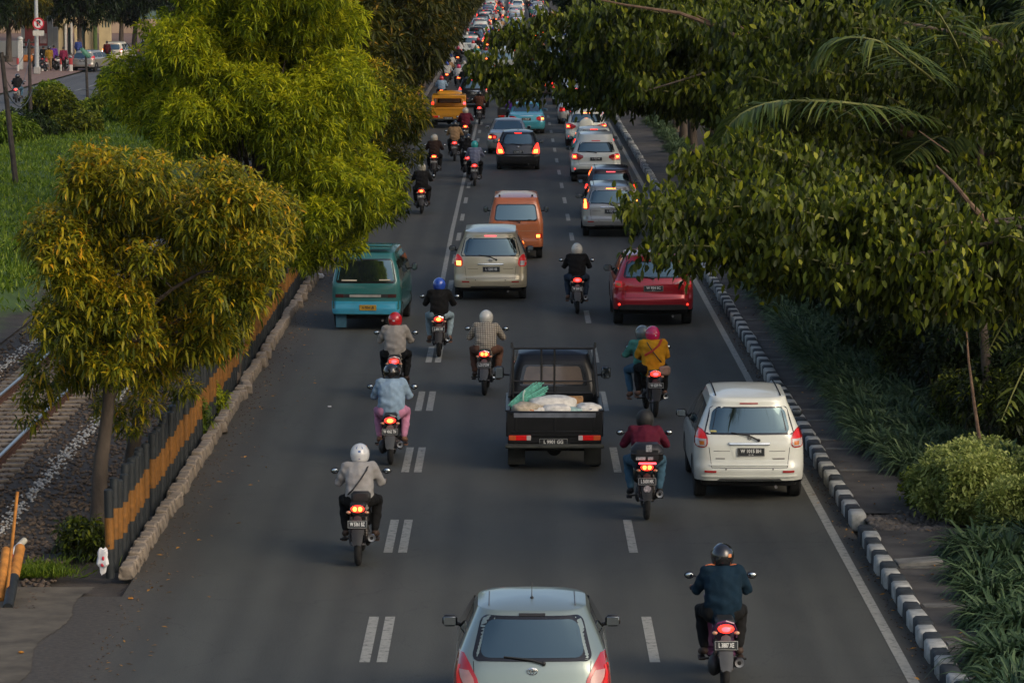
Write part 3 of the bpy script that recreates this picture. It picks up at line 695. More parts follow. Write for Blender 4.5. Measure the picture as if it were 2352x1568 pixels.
def boxvan(label, X, Y, pm, kind='orange', txt='W 1843 XM', rz=0, name='van', W=1.50, H=1.78, L=3.9, pm2=None, lit=None):
    k = W / 1.5
    c = Car(W, L, H, [(.25, .71 * k), (.4, .745 * k), (.8, .75 * k), (1.05, .745 * k), (1.4, .68 * k), (1.66, .60 * k), (H, .57 * k)],
            [(.25, .06), (.35, .01), (.5, 0), (.58, .02), (1.0, .04), (1.1, .06), (1.6, .22), (1.66, .26), (H, .40)],
            [(.25, L - .05), (.45, L), (.8, L - .08), (1.05, L - .22), (1.3, L - .6), (1.66, L - 1.0), (H, L - 1.2)], bow=.035, r=.13, ry=.13, crown=.06, drop=.05, bot=.36)
    r = car_root(name, label, 'van' if kind == 'orange' else 'minibus', X, Y, rz); c.body().build('body', pm, r)
    if kind == 'orange':
        mb = MB(); c.patch(mb, round_rows(1.07, 1.55, .60 * k, .54 * k, .08), .004, nx=12); o = mb.build('rear_window', BLACKG, r)
        mb = MB(); c.patch(mb, round_rows(1.10, 1.52, .57 * k, .51 * k, .07), .008, nx=12); mb.build('glass', GLASS, o)
        lampset(r, c, [(.60, .54, .72), (.72, .54, .72)], (REDLENS, [([(.62, .56, .66), (.70, .56, .66)], (lambda sg: LITHOT if sg > 0 else REDDIM))]))
        mb = MB(); c.patch(mb, [(.79, -.68, .68), (.805, -.68, .68)], .006, nx=10); mb.build('trim_strip', mat('pale_strip', (.35, .2, .12), .5), r)
        plate(r, txt, -.01, .66, -.25, w=.38); wiper(r, c, .1, 1.04, -.2, 1.1)
        mb = MB(); 
        for sg in (-1, 1): mb.box(tuple(c.roof(sg * .45, .5, .03)), (.06, .10, .05), .015)
        mb.build('roof_bracket', BLACKP, r)
    else:
        mb = MB(); c.patch(mb, round_rows(1.06, 1.62, .66 * k, .56 * k, .07), .004, nx=12); o = mb.build('rear_window', BLACKG, r)
        mb = MB(); c.patch(mb, round_rows(1.10, 1.59, .60 * k, .53 * k, .05), .008, nx=12); mb.build('glass', GLASS, o)
        st = MB(); c.patch(st, [(1.12, .30, .55), (1.15, .30, .55)], .012); c.patch(st, [(1.11, -.54, -.2), (1.14, -.54, -.2)], .012); st.build('window_sticker', mat('sticker', (.45, .40, .28), .6), o)
        mb = MB(); c.patch(mb, [(.38, -.715 * k, .715 * k), (.5, -.745 * k, .745 * k), (.66, -.745 * k, .745 * k)], .02, nx=16); mb.build('lower_panel', pm2, r)
        mb = MB(); c.patch(mb, [(.74, -.65 * k, .65 * k), (.82, -.66 * k, .66 * k)], .006, nx=14); o = mb.build('black_trim_band', BLACKP, r)
        mb = MB(); c.patch(mb, [(.755, -.36, .34), (.805, -.36, .34)], .012, nx=8); mb.build('name_strip', mat('strip_grey', (.30, .30, .27), .6), r)
        pl = plate(r, 'N 7054 UB', c.rear(0, .55, .02).y - .01, .52, .05, '', PLATEY, INKK, w=.38, tilt=0)
        lampset(r, c, [(.745, .50, .68), (.815, .50, .68)], (mat('dark_lens', (.05, .012, .012), .25), []))
        mb = MB(); mb.box((-.56, .12, .22), (.24, .02, .32), .01); mb.build('mud_flap', mat('flap_blue', (.03, .10, .15), .8), r)
        mb = MB(); mb.box((.56, .12, .24), (.24, .02, .3), .01); mb.build('mud_flap', UNDER, r)
        g = MB(); g.box((0, .55, c.H + .012), (1.02, .30, .035), .01); g.box((0, 1.3, c.H + .02), (1.0, .5, .05), .02); g.build('roof_vent', pm, r)
    mb = MB(); c.patch(mb, [(1.1, -.64 * k, .64 * k), (1.6, -.54 * k, .54 * k)], .004, f=c.front, nx=8); mb.build('windscreen', GLASS, r)
    side_glass(r, c, [[(1.1, .35, 1.25), (1.55, .42, 1.25)], [(1.1, 1.35, 2.35), (1.55, 1.35, 2.35)], [(1.1, 2.45, L - .45), (1.55, 2.45, L - .95)]])
    common(r, c, pm); wing_mirrors(r, c, L - .75, 1.18, BLACKP, out=.13, w=.13, h=.17)
    wheels(r, W - .04, L, .75, L - .6, .28, .17, car=c); return r

def pickup(label, X, Y, pm, rz=0, name='pickup_truck', txt='L 9901 GG', lit=False, cage=True, W=1.58, tail=None, open_tail=False):
    r = car_root(name, label, 'pickup truck', X, Y, rz); w = W
    cab = Car(1.50, 1.55, 1.72, [(.3, .70), (.6, .74), (1.05, .75), (1.4, .68), (1.6, .60), (1.72, .57)], [(.3, .02), (1.0, 0), (1.57, .10), (1.72, .22)],
              [(.3, 1.5), (.5, 1.55), (.9, 1.5), (1.1, 1.35), (1.4, 1.1), (1.6, .85), (1.72, .75)], bow=.02, r=.12, ry=.1, crown=.06, drop=.05, bot=.36)
    e = empty('cab'); setpar(e, r); e.location = (0, 2.45, 0); cab.body().build('cab_body', pm, e)
    mb = MB(); cab.patch(mb, round_rows(1.12, 1.50, .58, .50, .06), .004, nx=10); mb.build('rear_window', BLACKG, e)
    mb = MB(); cab.patch(mb, round_rows(1.15, 1.47, .52, .45, .05), .009, nx=10); mb.build('cab_glass', mat('warm_glass', (.15, .11, .08), .12, var=.3, scale=2, coat=.4), e)
    side_glass(e, cab, [[(1.1, .2, 1.15), (1.55, .25, .85)]])
    wing_mirrors(e, cab, 1.15, 1.22, BLACKP, out=.2, w=.16, h=.22)
    b = MB(); b.box((0, 1.2, .62), (w, 2.38, .06), .01)
    for sg in (-1, 1): b.box((sg * (w / 2 - .03), 1.2, .79), (.06, 2.38, .42), .015); b.box((sg * (w / 2 - .03), 1.2, 1.0), (.085, 2.38, .035), .012)
    b.box((0, 2.36, .79), (w - .06, .05, .42), .012); b.build('cargo_bed', pm, r)
    t = MB(); t.box((0, .015, .79), (w - .01, .05, .42), .015); t.box((0, -.012, .965), (w * .9, .02, .05), .008); t.box((0, -.012, .66), (w * .9, .014, .04), .006)
    for sx in (-.5, 0, .5): t.box((sx * w * .8, -.012, .80), (.04, .014, .26), .005)
    tg = t.build('tailgate', pm, r)
    hl = MB(); hl.box((0, -.024, .935), (w * .84, .006, .075), .002); hl.build('tailgate_stripe', tail or mat('slate_stripe', (.13, .145, .17), .35, var=.35, scale=5), tg)
    f = MB(); f.box((0, 0.05, .54), (w - .06, .08, .16), .02); f.build('rear_panel', pm, r)
    bp = MB(); bp.box((0, -.02, .43), (w + .02, .10, .07), .02); bp.build('bumper', mat('dull_bumper', (.035, .037, .03), .6, var=.4, scale=5), r)
    for sg in (-1, 1):
        l = MB(); l.box((sg * (w / 2 - .225), -.005, .565), (.36, .03, .085), .01); o = l.build('tail_light', glow('pickup_red', (1, .02, .02), .10, (.42, .008, .008)), r)
        a = MB(); a.box((sg * (w / 2 - .105), -.0225, .565), (.11, .008, .08), .003); a.build('lamp_cell', mat('orange_lens', (.5, .09, .02), .2, coat=1), o)
        q = MB(); q.box((sg * (w / 2 - .37), -.0225, .565), (.07, .008, .08), .003); q.build('lamp_cell', CLEARL, o)
        m = MB(); m.box((sg * (w / 2 - .17), .28, .26), (.28, .02, .34), .008); m.build('mud_flap', mat('rubber_flap', (.016, .017, .014), .9, var=.4), r)
    plate(r, txt, .005, .495, -.02, w=.46, h=.12, tilt=0)
    if cage:
        g = MB(); zt = 1.78
        for sx in (-.68, -.2, .02, .68): g.tube([(sx, 2.30, .95), (sx, 2.30, zt)], .022 if abs(sx) > .5 else .017, 6)
        g.tube([(-.7, 2.30, zt), (.7, 2.30, zt)], .026, 6); g.tube([(-.68, 2.30, 1.02), (.68, 2.30, 1.02)], .02, 6); g.tube([(-.68, 2.30, 1.22), (.68, 2.30, 1.22)], .014, 6)
        for sg in (-1, 1): g.tube([(sg * .68, 2.30, zt), (sg * .74, 1.75, 1.02)], .022, 6); g.tube([(sg * .69, 2.3, zt), (sg * .70, 2.3, zt + .1)], [.03, .015], 6)
        g.build('headboard_rack', mat('rack_black', (.02, .02, .019), .45, var=.3), r)
    u = MB(); u.box((0, 1.8, .42), (.5, 3.6, .12), .02); u.tube([(-.6, .75, .3), (.6, .75, .3)], .05, 8); u.ell((0, .75, .3), (.13, .12, .13), 10, 8); u.build('chassis', UNDER, r)
    wheels(r, w - .06, 4, .75, 3.35, .30, .18, arch=False); return r

# ================================================================== people and motorcycles
def capsule(mb, pts, rad, n=12):
    """closed tapered limb with round ends"""
    pts = [Vector(p) for p in pts]; a = (pts[0] - pts[1]).normalized(); b = (pts[-1] - pts[-2]).normalized(); P = []; Q = []
    for t in (1, .85, .5): P.append(pts[0] + a * rad[0] * t); Q.append(max(.002, rad[0] * math.sqrt(max(0, 1 - t * t))))
    for p, r in zip(pts, rad): P.append(p); Q.append(r)
    for t in (.5, .85, 1): P.append(pts[-1] + b * rad[-1] * t); Q.append(max(.002, rad[-1] * math.sqrt(max(0, 1 - t * t))))
    mb.tube(P, Q, n)
def fuse(mb, voxel=.02, wr=0.0, smooth=3):
    """weld overlapping limbs into one continuous skin"""
    me = mb.mesh('tmp', [], smooth=False); o = bpy.data.objects.new('tmp', me); COL.objects.link(o)
    m = o.modifiers.new('r', 'REMESH'); m.mode = 'VOXEL'; m.voxel_size = voxel
    s = o.modifiers.new('s', 'SMOOTH'); s.iterations = smooth; s.factor = .5
    dg = bpy.context.evaluated_depsgraph_get(); e = o.evaluated_get(dg); out = bpy.data.meshes.new_from_object(e)
    bpy.data.objects.remove(o); bpy.data.meshes.remove(me)
    if wr:
        n = len(out.vertices); co = np.empty(n * 3, np.float32); out.vertices.foreach_get('co', co); co = co.reshape(-1, 3)
        no = np.empty(n * 3, np.float32); out.vertices.foreach_get('normal', no); no = no.reshape(-1, 3)
        x, y, z = co.T
        d = np.sin(z * 55 + 6 * np.sin(x * 9 + y * 5)) * .5 + np.sin(z * 31 + x * 24 + 3 * np.sin(y * 17)) * .6 + np.sin(x * 60 + z * 17) * .25
        co += no * (wr * d)[:, None]; out.vertices.foreach_set('co', co.ravel()); out.update()
    out.polygons.foreach_set('use_smooth', [True] * len(out.polygons)); return out
def merged(me, mb, name, mats):
    """append finer pieces (fingers, ears, nose) to a fused body, as the same mesh"""
    extra = mb.mesh('tmp', [], smooth=True, angle=180); bm = bmesh.new(); bm.from_mesh(me); bm.from_mesh(extra)
    out = bpy.data.meshes.new(name); bm.to_mesh(out); bm.free(); bpy.data.meshes.remove(extra); out.materials.clear()
    for m in mats: out.materials.append(m)
    out.polygons.foreach_set('use_smooth', [True] * len(out.polygons)); return out

POSES = {
 # joints relative to the rear wheel's contact: hip, chest, neck, head; elbow, hand; knee, ankle, toe (x is the half spacing)
 'rider': dict(hip=(.10, .50, .84), waist=(0, .47, .93), chest=(0, .55, 1.18), neck=(0, .61, 1.335), head=(0, .66, 1.435), sh=(.175, .58, 1.29), el=(.292, .69, 1.05), ha=(.315, .97, 1.03), kn=(.235, .90, .78), an=(.205, .72, .36), to=(.225, .90, .29)),
 'lean': dict(hip=(.10, .46, .84), waist=(0, .45, .93), chest=(0, .62, 1.15), neck=(0, .73, 1.29), head=(0, .80, 1.385), sh=(.18, .68, 1.25), el=(.325, .76, 1.02), ha=(.33, .99, 1.00), kn=(.26, .88, .78), an=(.215, .66, .36), to=(.235, .84, .29)),
 'pillion': dict(hip=(.11, .20, .88), waist=(0, .18, .97), chest=(0, .22, 1.22), neck=(0, .26, 1.37), head=(0, .30, 1.465), sh=(.18, .25, 1.32), el=(.27, .36, 1.08), ha=(.15, .55, 1.00), kn=(.25, .58, .84), an=(.24, .42, .42), to=(.26, .60, .37)),
 'front_of_two': dict(hip=(.10, .62, .84), waist=(0, .60, .93), chest=(0, .66, 1.18), neck=(0, .71, 1.33), head=(0, .75, 1.43), sh=(.175, .68, 1.28), el=(.31, .74, 1.05), ha=(.315, .97, 1.03), kn=(.25, .98, .76), an=(.21, .82, .36), to=(.225, 1.0, .29)),
 'stand': dict(hip=(.09, 0, .92), waist=(0, 0, 1.05), chest=(0, .01, 1.28), neck=(0, .01, 1.46), head=(0, .03, 1.58), sh=(.18, 0, 1.39), el=(.24, .02, 1.12), ha=(.25, .10, .88), kn=(.10, .03, .50), an=(.11, -.01, .08), to=(.12, .14, .04)),
 'sit': dict(hip=(.10, .40, .82), waist=(0, .38, .92), chest=(0, .40, 1.16), neck=(0, .42, 1.34), head=(0, .45, 1.46), sh=(.18, .41, 1.27), el=(.26, .52, 1.04), ha=(.2, .72, .95), kn=(.22, .80, .76), an=(.24, .68, .30), to=(.26, .84, .22)),
}
BODYC = {}
def body_meshes(pose, fat=1.0, skirt=False):
    key = (pose, round(fat, 2), skirt)
    if key in BODYC: return BODYC[key]
    p = POSES[pose]; f = fat; vx = .02
    def S(q, s): return (q[0] * s, q[1], q[2])
    hip, wa, ch, ne, hd, sh, el, ha, kn, an, to = [p[k] for k in ('hip', 'waist', 'chest', 'neck', 'head', 'sh', 'el', 'ha', 'kn', 'an', 'to')]
    b = MB()   # the body itself
    capsule(b, [(0, hip[1], hip[2]), wa, ch], [.115 * f, .105 * f, .12]); capsule(b, [S(sh, -1), ch, sh], [.055, .10, .055]); capsule(b, [ch, ne, hd], [.07, .052, .055])
    b.ell(hd, (.077, .098, .115), 16, 12); b.ell((hd[0], hd[1] + .055, hd[2] - .06), (.05, .045, .05), 12, 8)
    for s in (-1, 1):
        capsule(b, [S(sh, s), S(el, s), S(ha, s)], [.05, .038, .026]); capsule(b, [S(hip, s), S(kn, s), S(an, s)], [.075, .044, .034]); capsule(b, [S(an, s), S(to, s)], [.034, .030])
        b.ell((ha[0] * s, ha[1] + .03, ha[2] + .005), (.042, .055, .026), 10, 8)
    base = fuse(b, .014, 0, 2)
    x = MB()
    for s in (-1, 1):   # fingers curled round the grip, thumb below, ears, nose
        for k, (off, ln) in enumerate(((-.033, .85), (-.012, 1.0), (.010, .95), (.031, .78))):
            c = Vector((ha[0] * s + off * s, ha[1] + .07, ha[2] + .012)); L = .045 * ln
            capsule(x, [c, c + Vector((0, L * .7, .004)), c + Vector((0, L * 1.0, -.024)), c + Vector((0, L * .35, -.044))], [.0105, .0098, .009, .0078], 6)
        c = Vector(((ha[0] - .036) * s, ha[1] + .035, ha[2] - .002)); capsule(x, [c, c + Vector((-.012 * s, .035, -.018)), c + Vector((.002 * s, .06, -.03))], [.013, .0115, .009], 6)
        x.ell((hd[0] + .077 * s, hd[1], hd[2] - .01), (.012, .022, .032), 8, 6); x.ell((hd[0] + .03 * s, hd[1] + .090, hd[2] + .006), (.013, .008, .008), 8, 6)
    capsule(x, [(hd[0], hd[1] + .09, hd[2] + .015), (hd[0], hd[1] + .112, hd[2] - .022)], [.009, .015], 8); x.ell((hd[0], hd[1] + .093, hd[2] - .055), (.024, .010, .008), 8, 6)
    body = merged(base, x, 'person', [SKIN])
    j = MB()   # upper garment
    capsule(j, [(0, hip[1] - .01, hip[2] - .03), wa, ch], [.162 * f, .150 * f, .158 * f]); capsule(j, [S(hip, -1.0), hip], [.13 * f, .13 * f])
    capsule(j, [S(wa, -1), (wa[0] - .07 * f, wa[1], wa[2]), (ch[0] - .085 * f, ch[1], ch[2]), (ch[0] + .085 * f, ch[1], ch[2]), (wa[0] + .07 * f, wa[1], wa[2])], [.11 * f, .13 * f, .13 * f, .13 * f, .13 * f])
    capsule(j, [S(sh, -1), (ch[0], ch[1], ch[2] + .085), sh], [.068, .11, .068]); capsule(j, [(ch[0], ch[1], ch[2] + .06), Vector(ne) * .55 + Vector(ch) * .45 + Vector((0, 0, .02))], [.1, .068])
    for s in (-1, 1):
        w = Vector(S(el, s)) * .12 + Vector(S(ha, s)) * .88; capsule(j, [S(sh, s), S(el, s), w], [.082 * (1 + (f - 1) * .5), .066, .046])
    jk = fuse(j, vx, .0065, 2)
    t = MB()   # trousers
    capsule(t, [S(hip, -1), hip], [.135 * f, .135 * f])
    for s in (-1, 1): capsule(t, [S(hip, s), S(kn, s), Vector(S(kn, s)) * .45 + Vector(S(an, s)) * .55, Vector(S(an, s)) + Vector((0, 0, .05))], [.118 * f, .083, .072, .058])
    if skirt: capsule(t, [(0, kn[1] - .1, kn[2] - .08), (0, kn[1] - .15, kn[2] - .25)], [.16, .18])
    tr_ = fuse(t, vx, .005, 2)
    s_ = MB()
    for s in (-1, 1):
        capsule(s_, [Vector(S(an, s)) + Vector((0, -.02, -.02)), Vector(S(an, s)) * .4 + Vector(S(to, s)) * .6, Vector(S(to, s)) + Vector((0, .03, 0))], [.050, .048, .040])
        s_.box((to[0] * s, (an[1] + to[1]) / 2 + .02, min(an[2], to[2]) - .055), (.085, .25, .025), .01)
    shoes = s_.mesh('shoes', [RUBBER])
    BODYC[key] = (body, jk, tr_, shoes); return BODYC[key]
def checker(name, a, b, sc=34):
    if name in MATS: return MATS[name]
    m, N, L, B = newmat(name); tc = N.new('ShaderNodeTexCoord'); sp = N.new('ShaderNodeSeparateXYZ'); L.new(tc.outputs['Object'], sp.inputs[0]); outs = []
    for i in (0, 2):
        w = N.new('ShaderNodeMath'); w.operation = 'MULTIPLY'; L.new(sp.outputs[i], w.inputs[0]); w.inputs[1].default_value = sc
        f = N.new('ShaderNodeMath'); f.operation = 'FRACT'; L.new(w.outputs[0], f.inputs[0]); g = N.new('ShaderNodeMath'); g.operation = 'LESS_THAN'; L.new(f.outputs[0], g.inputs[0]); g.inputs[1].default_value = .34; outs.append(g)
    mx = N.new('ShaderNodeMath'); mx.operation = 'MAXIMUM'; L.new(outs[0].outputs[0], mx.inputs[0]); L.new(outs[1].outputs[0], mx.inputs[1])
    L.new(mixc(N, L, mx.outputs[0], srgb(a), srgb(b)), B.inputs['Base Color']); B.inputs['Roughness'].default_value = .9; MATS[name] = m; return m
def person(label, bike, X, Y, pose='rider', top=None, legs=None, helmet=None, shoe=None, fat=1.0, rz=0, skirt=False, hair=False, extra=None, turn=0, group='people riding motorcycles', scl=1.0, z=0):
    body, jk, tr_, shoes = body_meshes(pose, fat, skirt)
    o = link('person', body); o.location = (X, Y, z); o.rotation_euler = (0, 0, rz); o.scale = (scl,) * 3
    tag(o, label, 'person', group); p = POSES[pose]; hd = p['head']
    def dup(me, name, mt):
        m2 = me.copy(); m2.name = name; m2.materials.clear(); m2.materials.append(mt); return link(name, m2, o)
    dup(jk, 'jacket', top); dup(tr_, 'trousers', legs)
    if shoe: dup(shoes, 'shoes', shoe)
    if helmet:
        h = MB(); c = (hd[0], hd[1] - .005, hd[2] + .022); h.T = Matrix.Translation(c) @ Matrix.Rotation(turn, 4, 'Z')
        vs = []; nu, nv = 26, 16
        for jn in range(nv + 1):
            t = -.98 + (math.pi / 2 + .98) * jn / nv
            for k in range(nu):
                a = 2 * math.pi * k / nu; lift = max(0, math.sin(a)) ** 3 * max(0, -math.sin(t) + .35) * .09
                fl = 1 + (.05 if t < -.5 else 0)
                vs.append((.137 * math.cos(t) * math.cos(a) * fl, .160 * math.cos(t) * math.sin(a) * fl - lift * .3, .150 * math.sin(t) + lift))
        h.add(vs, [[jn * nu + k, jn * nu + (k + 1) % nu, (jn + 1) * nu + (k + 1) % nu, (jn + 1) * nu + k] for jn in range(nv) for k in range(nu)])
        ho = h.build('helmet', helmet, o, angle=80)
        r = MB(); r.T = h.T
        r.tube([(.126 * .575 * 1.03 * math.cos(a), .155 * .575 * 1.03 * math.sin(a), -.124) for a in [2 * math.pi * k / 24 for k in range(25)]], .009, 6); r.build('helmet_rim', BLACKP, ho)
        v = MB(); v.T = h.T; G = []
        for jn in range(6):
            t = -.75 + 1.0 * jn / 5; G.append([(.144 * math.cos(t) * math.cos(a), .168 * math.cos(t) * math.sin(a), .15 * math.sin(t) + .01) for a in [math.pi * (.12 + .76 * k / 10) for k in range(11)]])
        v.sheet(G); v.build('visor', GLASSC, ho)
        if extra and 'mark' in extra:
            q = MB(); q.T = h.T; mk = extra['mark'][1]; 
            for (a0, t0, w_, h_) in extra['mark'][0]:
                g = [[(.1385 * math.cos(t) * math.cos(a), .1615 * math.cos(t) * math.sin(a), .1515 * math.sin(t)) for a in np.linspace(a0 - w_, a0 + w_, 6)] for t in np.linspace(t0 - h_, t0 + h_, 5)]
                q.sheet(g)
            q.build('helmet_decal', mk, ho)
    else:
        h = MB(); h.ell((hd[0], hd[1] - .015, hd[2] + .02), (.088, .108, .118), 16, 10, lo=-.45); h.build('hair', HAIR, o)
    if extra and 'bag' in extra:      # shoulder strap, with a small bag on it
        ch = p['chest']; wa = p['waist']; s, mt = extra['bag']; y0 = -.165 * fat
        q = MB(); q.tube([(-.13 * s, ch[1] + .02, ch[2] + .16), (-.10 * s, ch[1] - .15 * fat, ch[2] + .08), (-.02 * s, ch[1] - .182 * fat, ch[2] - .04), (.08 * s, wa[1] - .175 * fat, wa[2] + .08), (.17 * s, wa[1] - .06, wa[2] - .02)], .012, 6, flat=.5); q.build('shoulder_strap', BLACKP, o)
        if extra.get('bagsize'):
            g = MB(); g.box((.19 * s, wa[1] - .12, wa[2] - .13), (.21, .10, .17), .03); g.box((.19 * s, wa[1] - .172, wa[2] - .10), (.17, .012, .08), .005); g.build('shoulder_bag', mt, o)
    if extra and 'pack' in extra:
        ch = p['waist']; g = MB(); g.box((.03, ch[1] - .20, ch[2] - .02), (.27, .12, .16), .035); g.box((.03, ch[1] - .265, ch[2] + .0), (.16, .012, .08), .004); g.build('waist_bag', BLACKP, o)
    if extra and 'band' in extra:     # sash or piping over both shoulders
        ch = p['chest']; mt = extra['band']; q = MB()
        for s in (-1, 1): q.tube([(s * .07, p['neck'][1] - .03, ch[2] + .172), (s * .13, p['sh'][1] - .015, p['sh'][2] + .083), (s * .19, p['sh'][1] - .02, p['sh'][2] + .07), (s * .25, p['sh'][1] + .0, p['sh'][2] + .01)], .009, 6)
        q.build('shoulder_piping', mt, o)
    if extra and 'sash' in extra:
        ch = p['chest']; q = MB(); q.tube([(.15, ch[1] - .02, ch[2] + .17), (.08, ch[1] - .165 * fat, ch[2] + .08), (-.05, ch[1] - .185 * fat, ch[2] - .02), (-.17, ch[1] - .12 * fat, ch[2] - .10)], .022, 6, flat=.4); q.build('sash', extra['sash'], o)
    if extra and 'word' in extra:
        ch = p['chest']; t = put_text(extra['word'][0], .055, extra['word'][1], o, (0, ch[1] - .152 * fat, ch[2] + .05), rot=(R(78), 0, 0), name='lettering')
    return o

BIKEC = {}
def bike(label, X, Y, kind='scooter', pm=None, txt='W 2044 TH', rz=0, lit='red', muffler='right', box=False, fender=None, name=None, ring=None, plain=False):
    """rear wheel touches the ground at the origin, front towards +Y"""
    r = empty(name or ('motor_scooter' if kind == 'scooter' else 'motorcycle'), (X, Y, 0), rz, label, 'motorcycle', 'motorcycles on the main road')
    sc = kind == 'scooter'; wr = .255 if sc else .29; tw = .048 if sc else .05
    def B(n, mt, par=r, ang=38): return mb.build(n, mt, par, angle=ang)
    tyre = MB(); m = []; 
    for k in range(13):
        a = math.pi * 2 * k / 12; m.append((tw * math.cos(a), wr - .055 + .055 * math.sin(a)))
    tyre.lathe(m, (0, 0, 0), n=28); tm = tyre.mesh('tyre', RUBBER)
    rim = MB(); rim.lathe([(-.03, wr - .1), (-.03, wr - .085), (.03, wr - .085), (.03, wr - .1)], (0, 0, 0), n=24); rim.lathe([(-.05, .001), (-.05, .045), (.05, .045), (.05, .001)], (0, 0, 0), n=12)
    for k in range(5): rim.T = Matrix.Rotation(k * 2 * math.pi / 5, 4, 'X'); rim.box((0, 0, (wr - .09) / 2), (.022, .035, wr - .1), .006)
    rm = rim.mesh('rim', ALLOY)
    for y in (0, 1.24): e = empty('wheel'); setpar(e, r); e.location = (0, y, wr); link('tyre', tm, e); link('rim', rm, e)
    mb = MB(); tail = .74 if sc else .77
    # tail body: rounded shell from the lamp forward under the saddle
    P = [(-.14, .055, .05, tail), (-.06, .09, .075, tail - .01), (.1, .12, .11, tail - .05), (.35, .125, .13, tail - .09), (.6, .10, .13, tail - .15), (.72, .06, .10, tail - .22)]
    if not sc: P = [(-.16, .045, .035, tail + .03), (-.08, .075, .05, tail + .01), (.1, .10, .08, tail - .03), (.35, .10, .09, tail - .08), (.6, .09, .10, tail - .12), (.72, .06, .08, tail - .16)]
    vs = []; n = 16
    for (y, w, h, z) in P:
        for k in range(n):
            a = 2 * math.pi * k / n; q = abs(math.cos(a)) ** .7 * math.copysign(1, math.cos(a)); vs.append((w * q, y, z + h * math.sin(a)))
    mb.add(vs, [[i * n + k, i * n + (k + 1) % n, (i + 1) * n + (k + 1) % n, (i + 1) * n + k] for i in range(len(P) - 1) for k in range(n)] + [list(range(n)), [(len(P) - 1) * n + k for k in range(n)]])
    B('tail_cowl', pm)
    mb = MB(); mb.box((0, .18, tail + .055), (.22, .40, .07), .03); mb.box((0, .52, tail + .035), (.26, .34, .07), .03); B('seat', BLACKP)
    mb = MB()
    if sc:
        mb.box((0, .70, .56), (.22, .12, .36), .05); mb.box((0, .85, .30), (.36, .34, .07), .03); mb.box((0, 1.02, .58), (.40, .09, .58), .05, rot=(-.32, 0, 0)); mb.ell((0, 1.0, .93), (.20, .12, .10), 14, 8)
    else:
        mb.box((0, .62, .60), (.14, .30, .16), .05); mb.box((0, .95, .62), (.34, .10, .42), .05, rot=(-.35, 0, 0)); mb.ell((0, .98, .93), (.16, .11, .10), 14, 8); mb.ell((0, .72, .74), (.12, .22, .10), 14, 8)
    B('front_fairing', pm)
    mb = MB(); mb.ell((0, 1.12, .86), (.09, .06, .07), 12, 8); B('headlight', CLEARL)
    mb = MB()
    for s in (-1, 1): mb.tube([(s * .04, 1.0, .9), (s * .09, 1.24, wr)], .02, 7)
    B('front_fork', STEEL)
    mb = MB(); 
    for k in range(9):
        a = math.pi * (.1 + .8 * k / 8); 
    G = [[(s_, 1.24 + (wr + .03) * math.cos(a), wr + (wr + .03) * math.sin(a) - abs(s_) * .3) for s_ in (-.06, -.03, 0, .03, .06)] for a in [math.pi * (.05 + .75 * k / 9) for k in range(10)]]
    mb.sheet(G); B('front_mudguard', pm)
    mb = MB(); mb.tube([(-.34, .97, 1.03), (-.22, 1.0, 1.05), (0, 1.03, 1.02), (.22, 1.0, 1.05), (.34, .97, 1.03)], .013, 7); B('handlebar', STEEL)
    for s in (-1, 1):
        mb = MB(); mb.tube([(s * .25, .98, 1.04), (s * .36, .96, 1.025)], .019, 8); g = B('hand_grip', RUBBER)
        mb = MB(); mb.tube([(s * .23, 1.0, 1.06), (s * .28, 1.02, 1.15), (s * .33, 1.0, 1.175)], .007, 5); mb.ell((s * .365, 1.0, 1.175), (.062, .024, .045), 14, 8); o = B('wing_mirror', BLACKP)
        mb = MB(); mb.ell((s * .365, .983, 1.175), (.046, .012, .032), 14, 6); mb.build('mirror_glass', MIRR, o)
    # engine, swing arm, shocks, exhaust
    mb = MB(); 
    if sc: mb.box((-.10, .22, .28), (.13, .52, .17), .05); mb.ell((-.13, .02, .30), (.07, .13, .12), 12, 8); mb.box((0, .45, .32), (.22, .2, .18), .05)
    else: mb.box((0, .58, .34), (.20, .34, .26), .06); mb.ell((.11, .56, .30), (.05, .12, .12), 12, 8); mb.ell((-.11, .56, .30), (.05, .12, .12), 12, 8)
    B('engine', mat('engine_grey', (.05, .05, .05), .55, .5, var=.4))
    mb = MB()
    for s in (-1, 1): mb.tube([(s * .085, 0, wr), (s * .09, .5, .36)], .02, 6)
    mb.tube([(-.1, 0, wr), (.1, 0, wr)], .014, 6); B('swing_arm', STEEL)
    for s in ((-1,) if sc else (-1, 1)):
        mb = MB(); mb.tube([(s * .11, .03, wr + .04), (s * .10, .16, tail - .12)], .022, 8)
        for k in range(7): mb.tube([(s * .11 - s * .0015 * k, .045 + .015 * k, wr + .10 + .035 * k), (s * .11 - s * .0015 * k, .048 + .015 * k, wr + .108 + .035 * k)], .032, 10)
        B('shock_absorber', mat('shock_dark', (.05, .045, .04), .5, .3, var=.4, scale=30))
    mb = MB(); sx = 1 if muffler == 'right' else -1
    if sc: mb.tube([(sx * .16, -.05, .34), (sx * .16, .0, .34), (sx * .16, .38, .26), (sx * .12, .5, .24)], [.045, .06, .06, .02], 14)
    else: mb.tube([(sx * .19, -.12, .40), (sx * .19, -.09, .40), (sx * .18, .30, .33), (sx * .12, .5, .24)], [.04, .052, .05, .02], 14)
    mo = B('muffler', BLACKP if not sc else mat('muffler_dark', (.03, .03, .03), .4, .5))
    mb = MB(); y = -.055 if sc else -.125; z = .34 if sc else .40; xx = sx * (.16 if sc else .19)
    mb.lathe([(y - .008, .028), (y - .012, .05), (y + .01, .056), (y + .03, .056)], (xx, 0, z), 'Y', 18); mb.build('muffler_end', ALLOY if not ring else ring, mo)
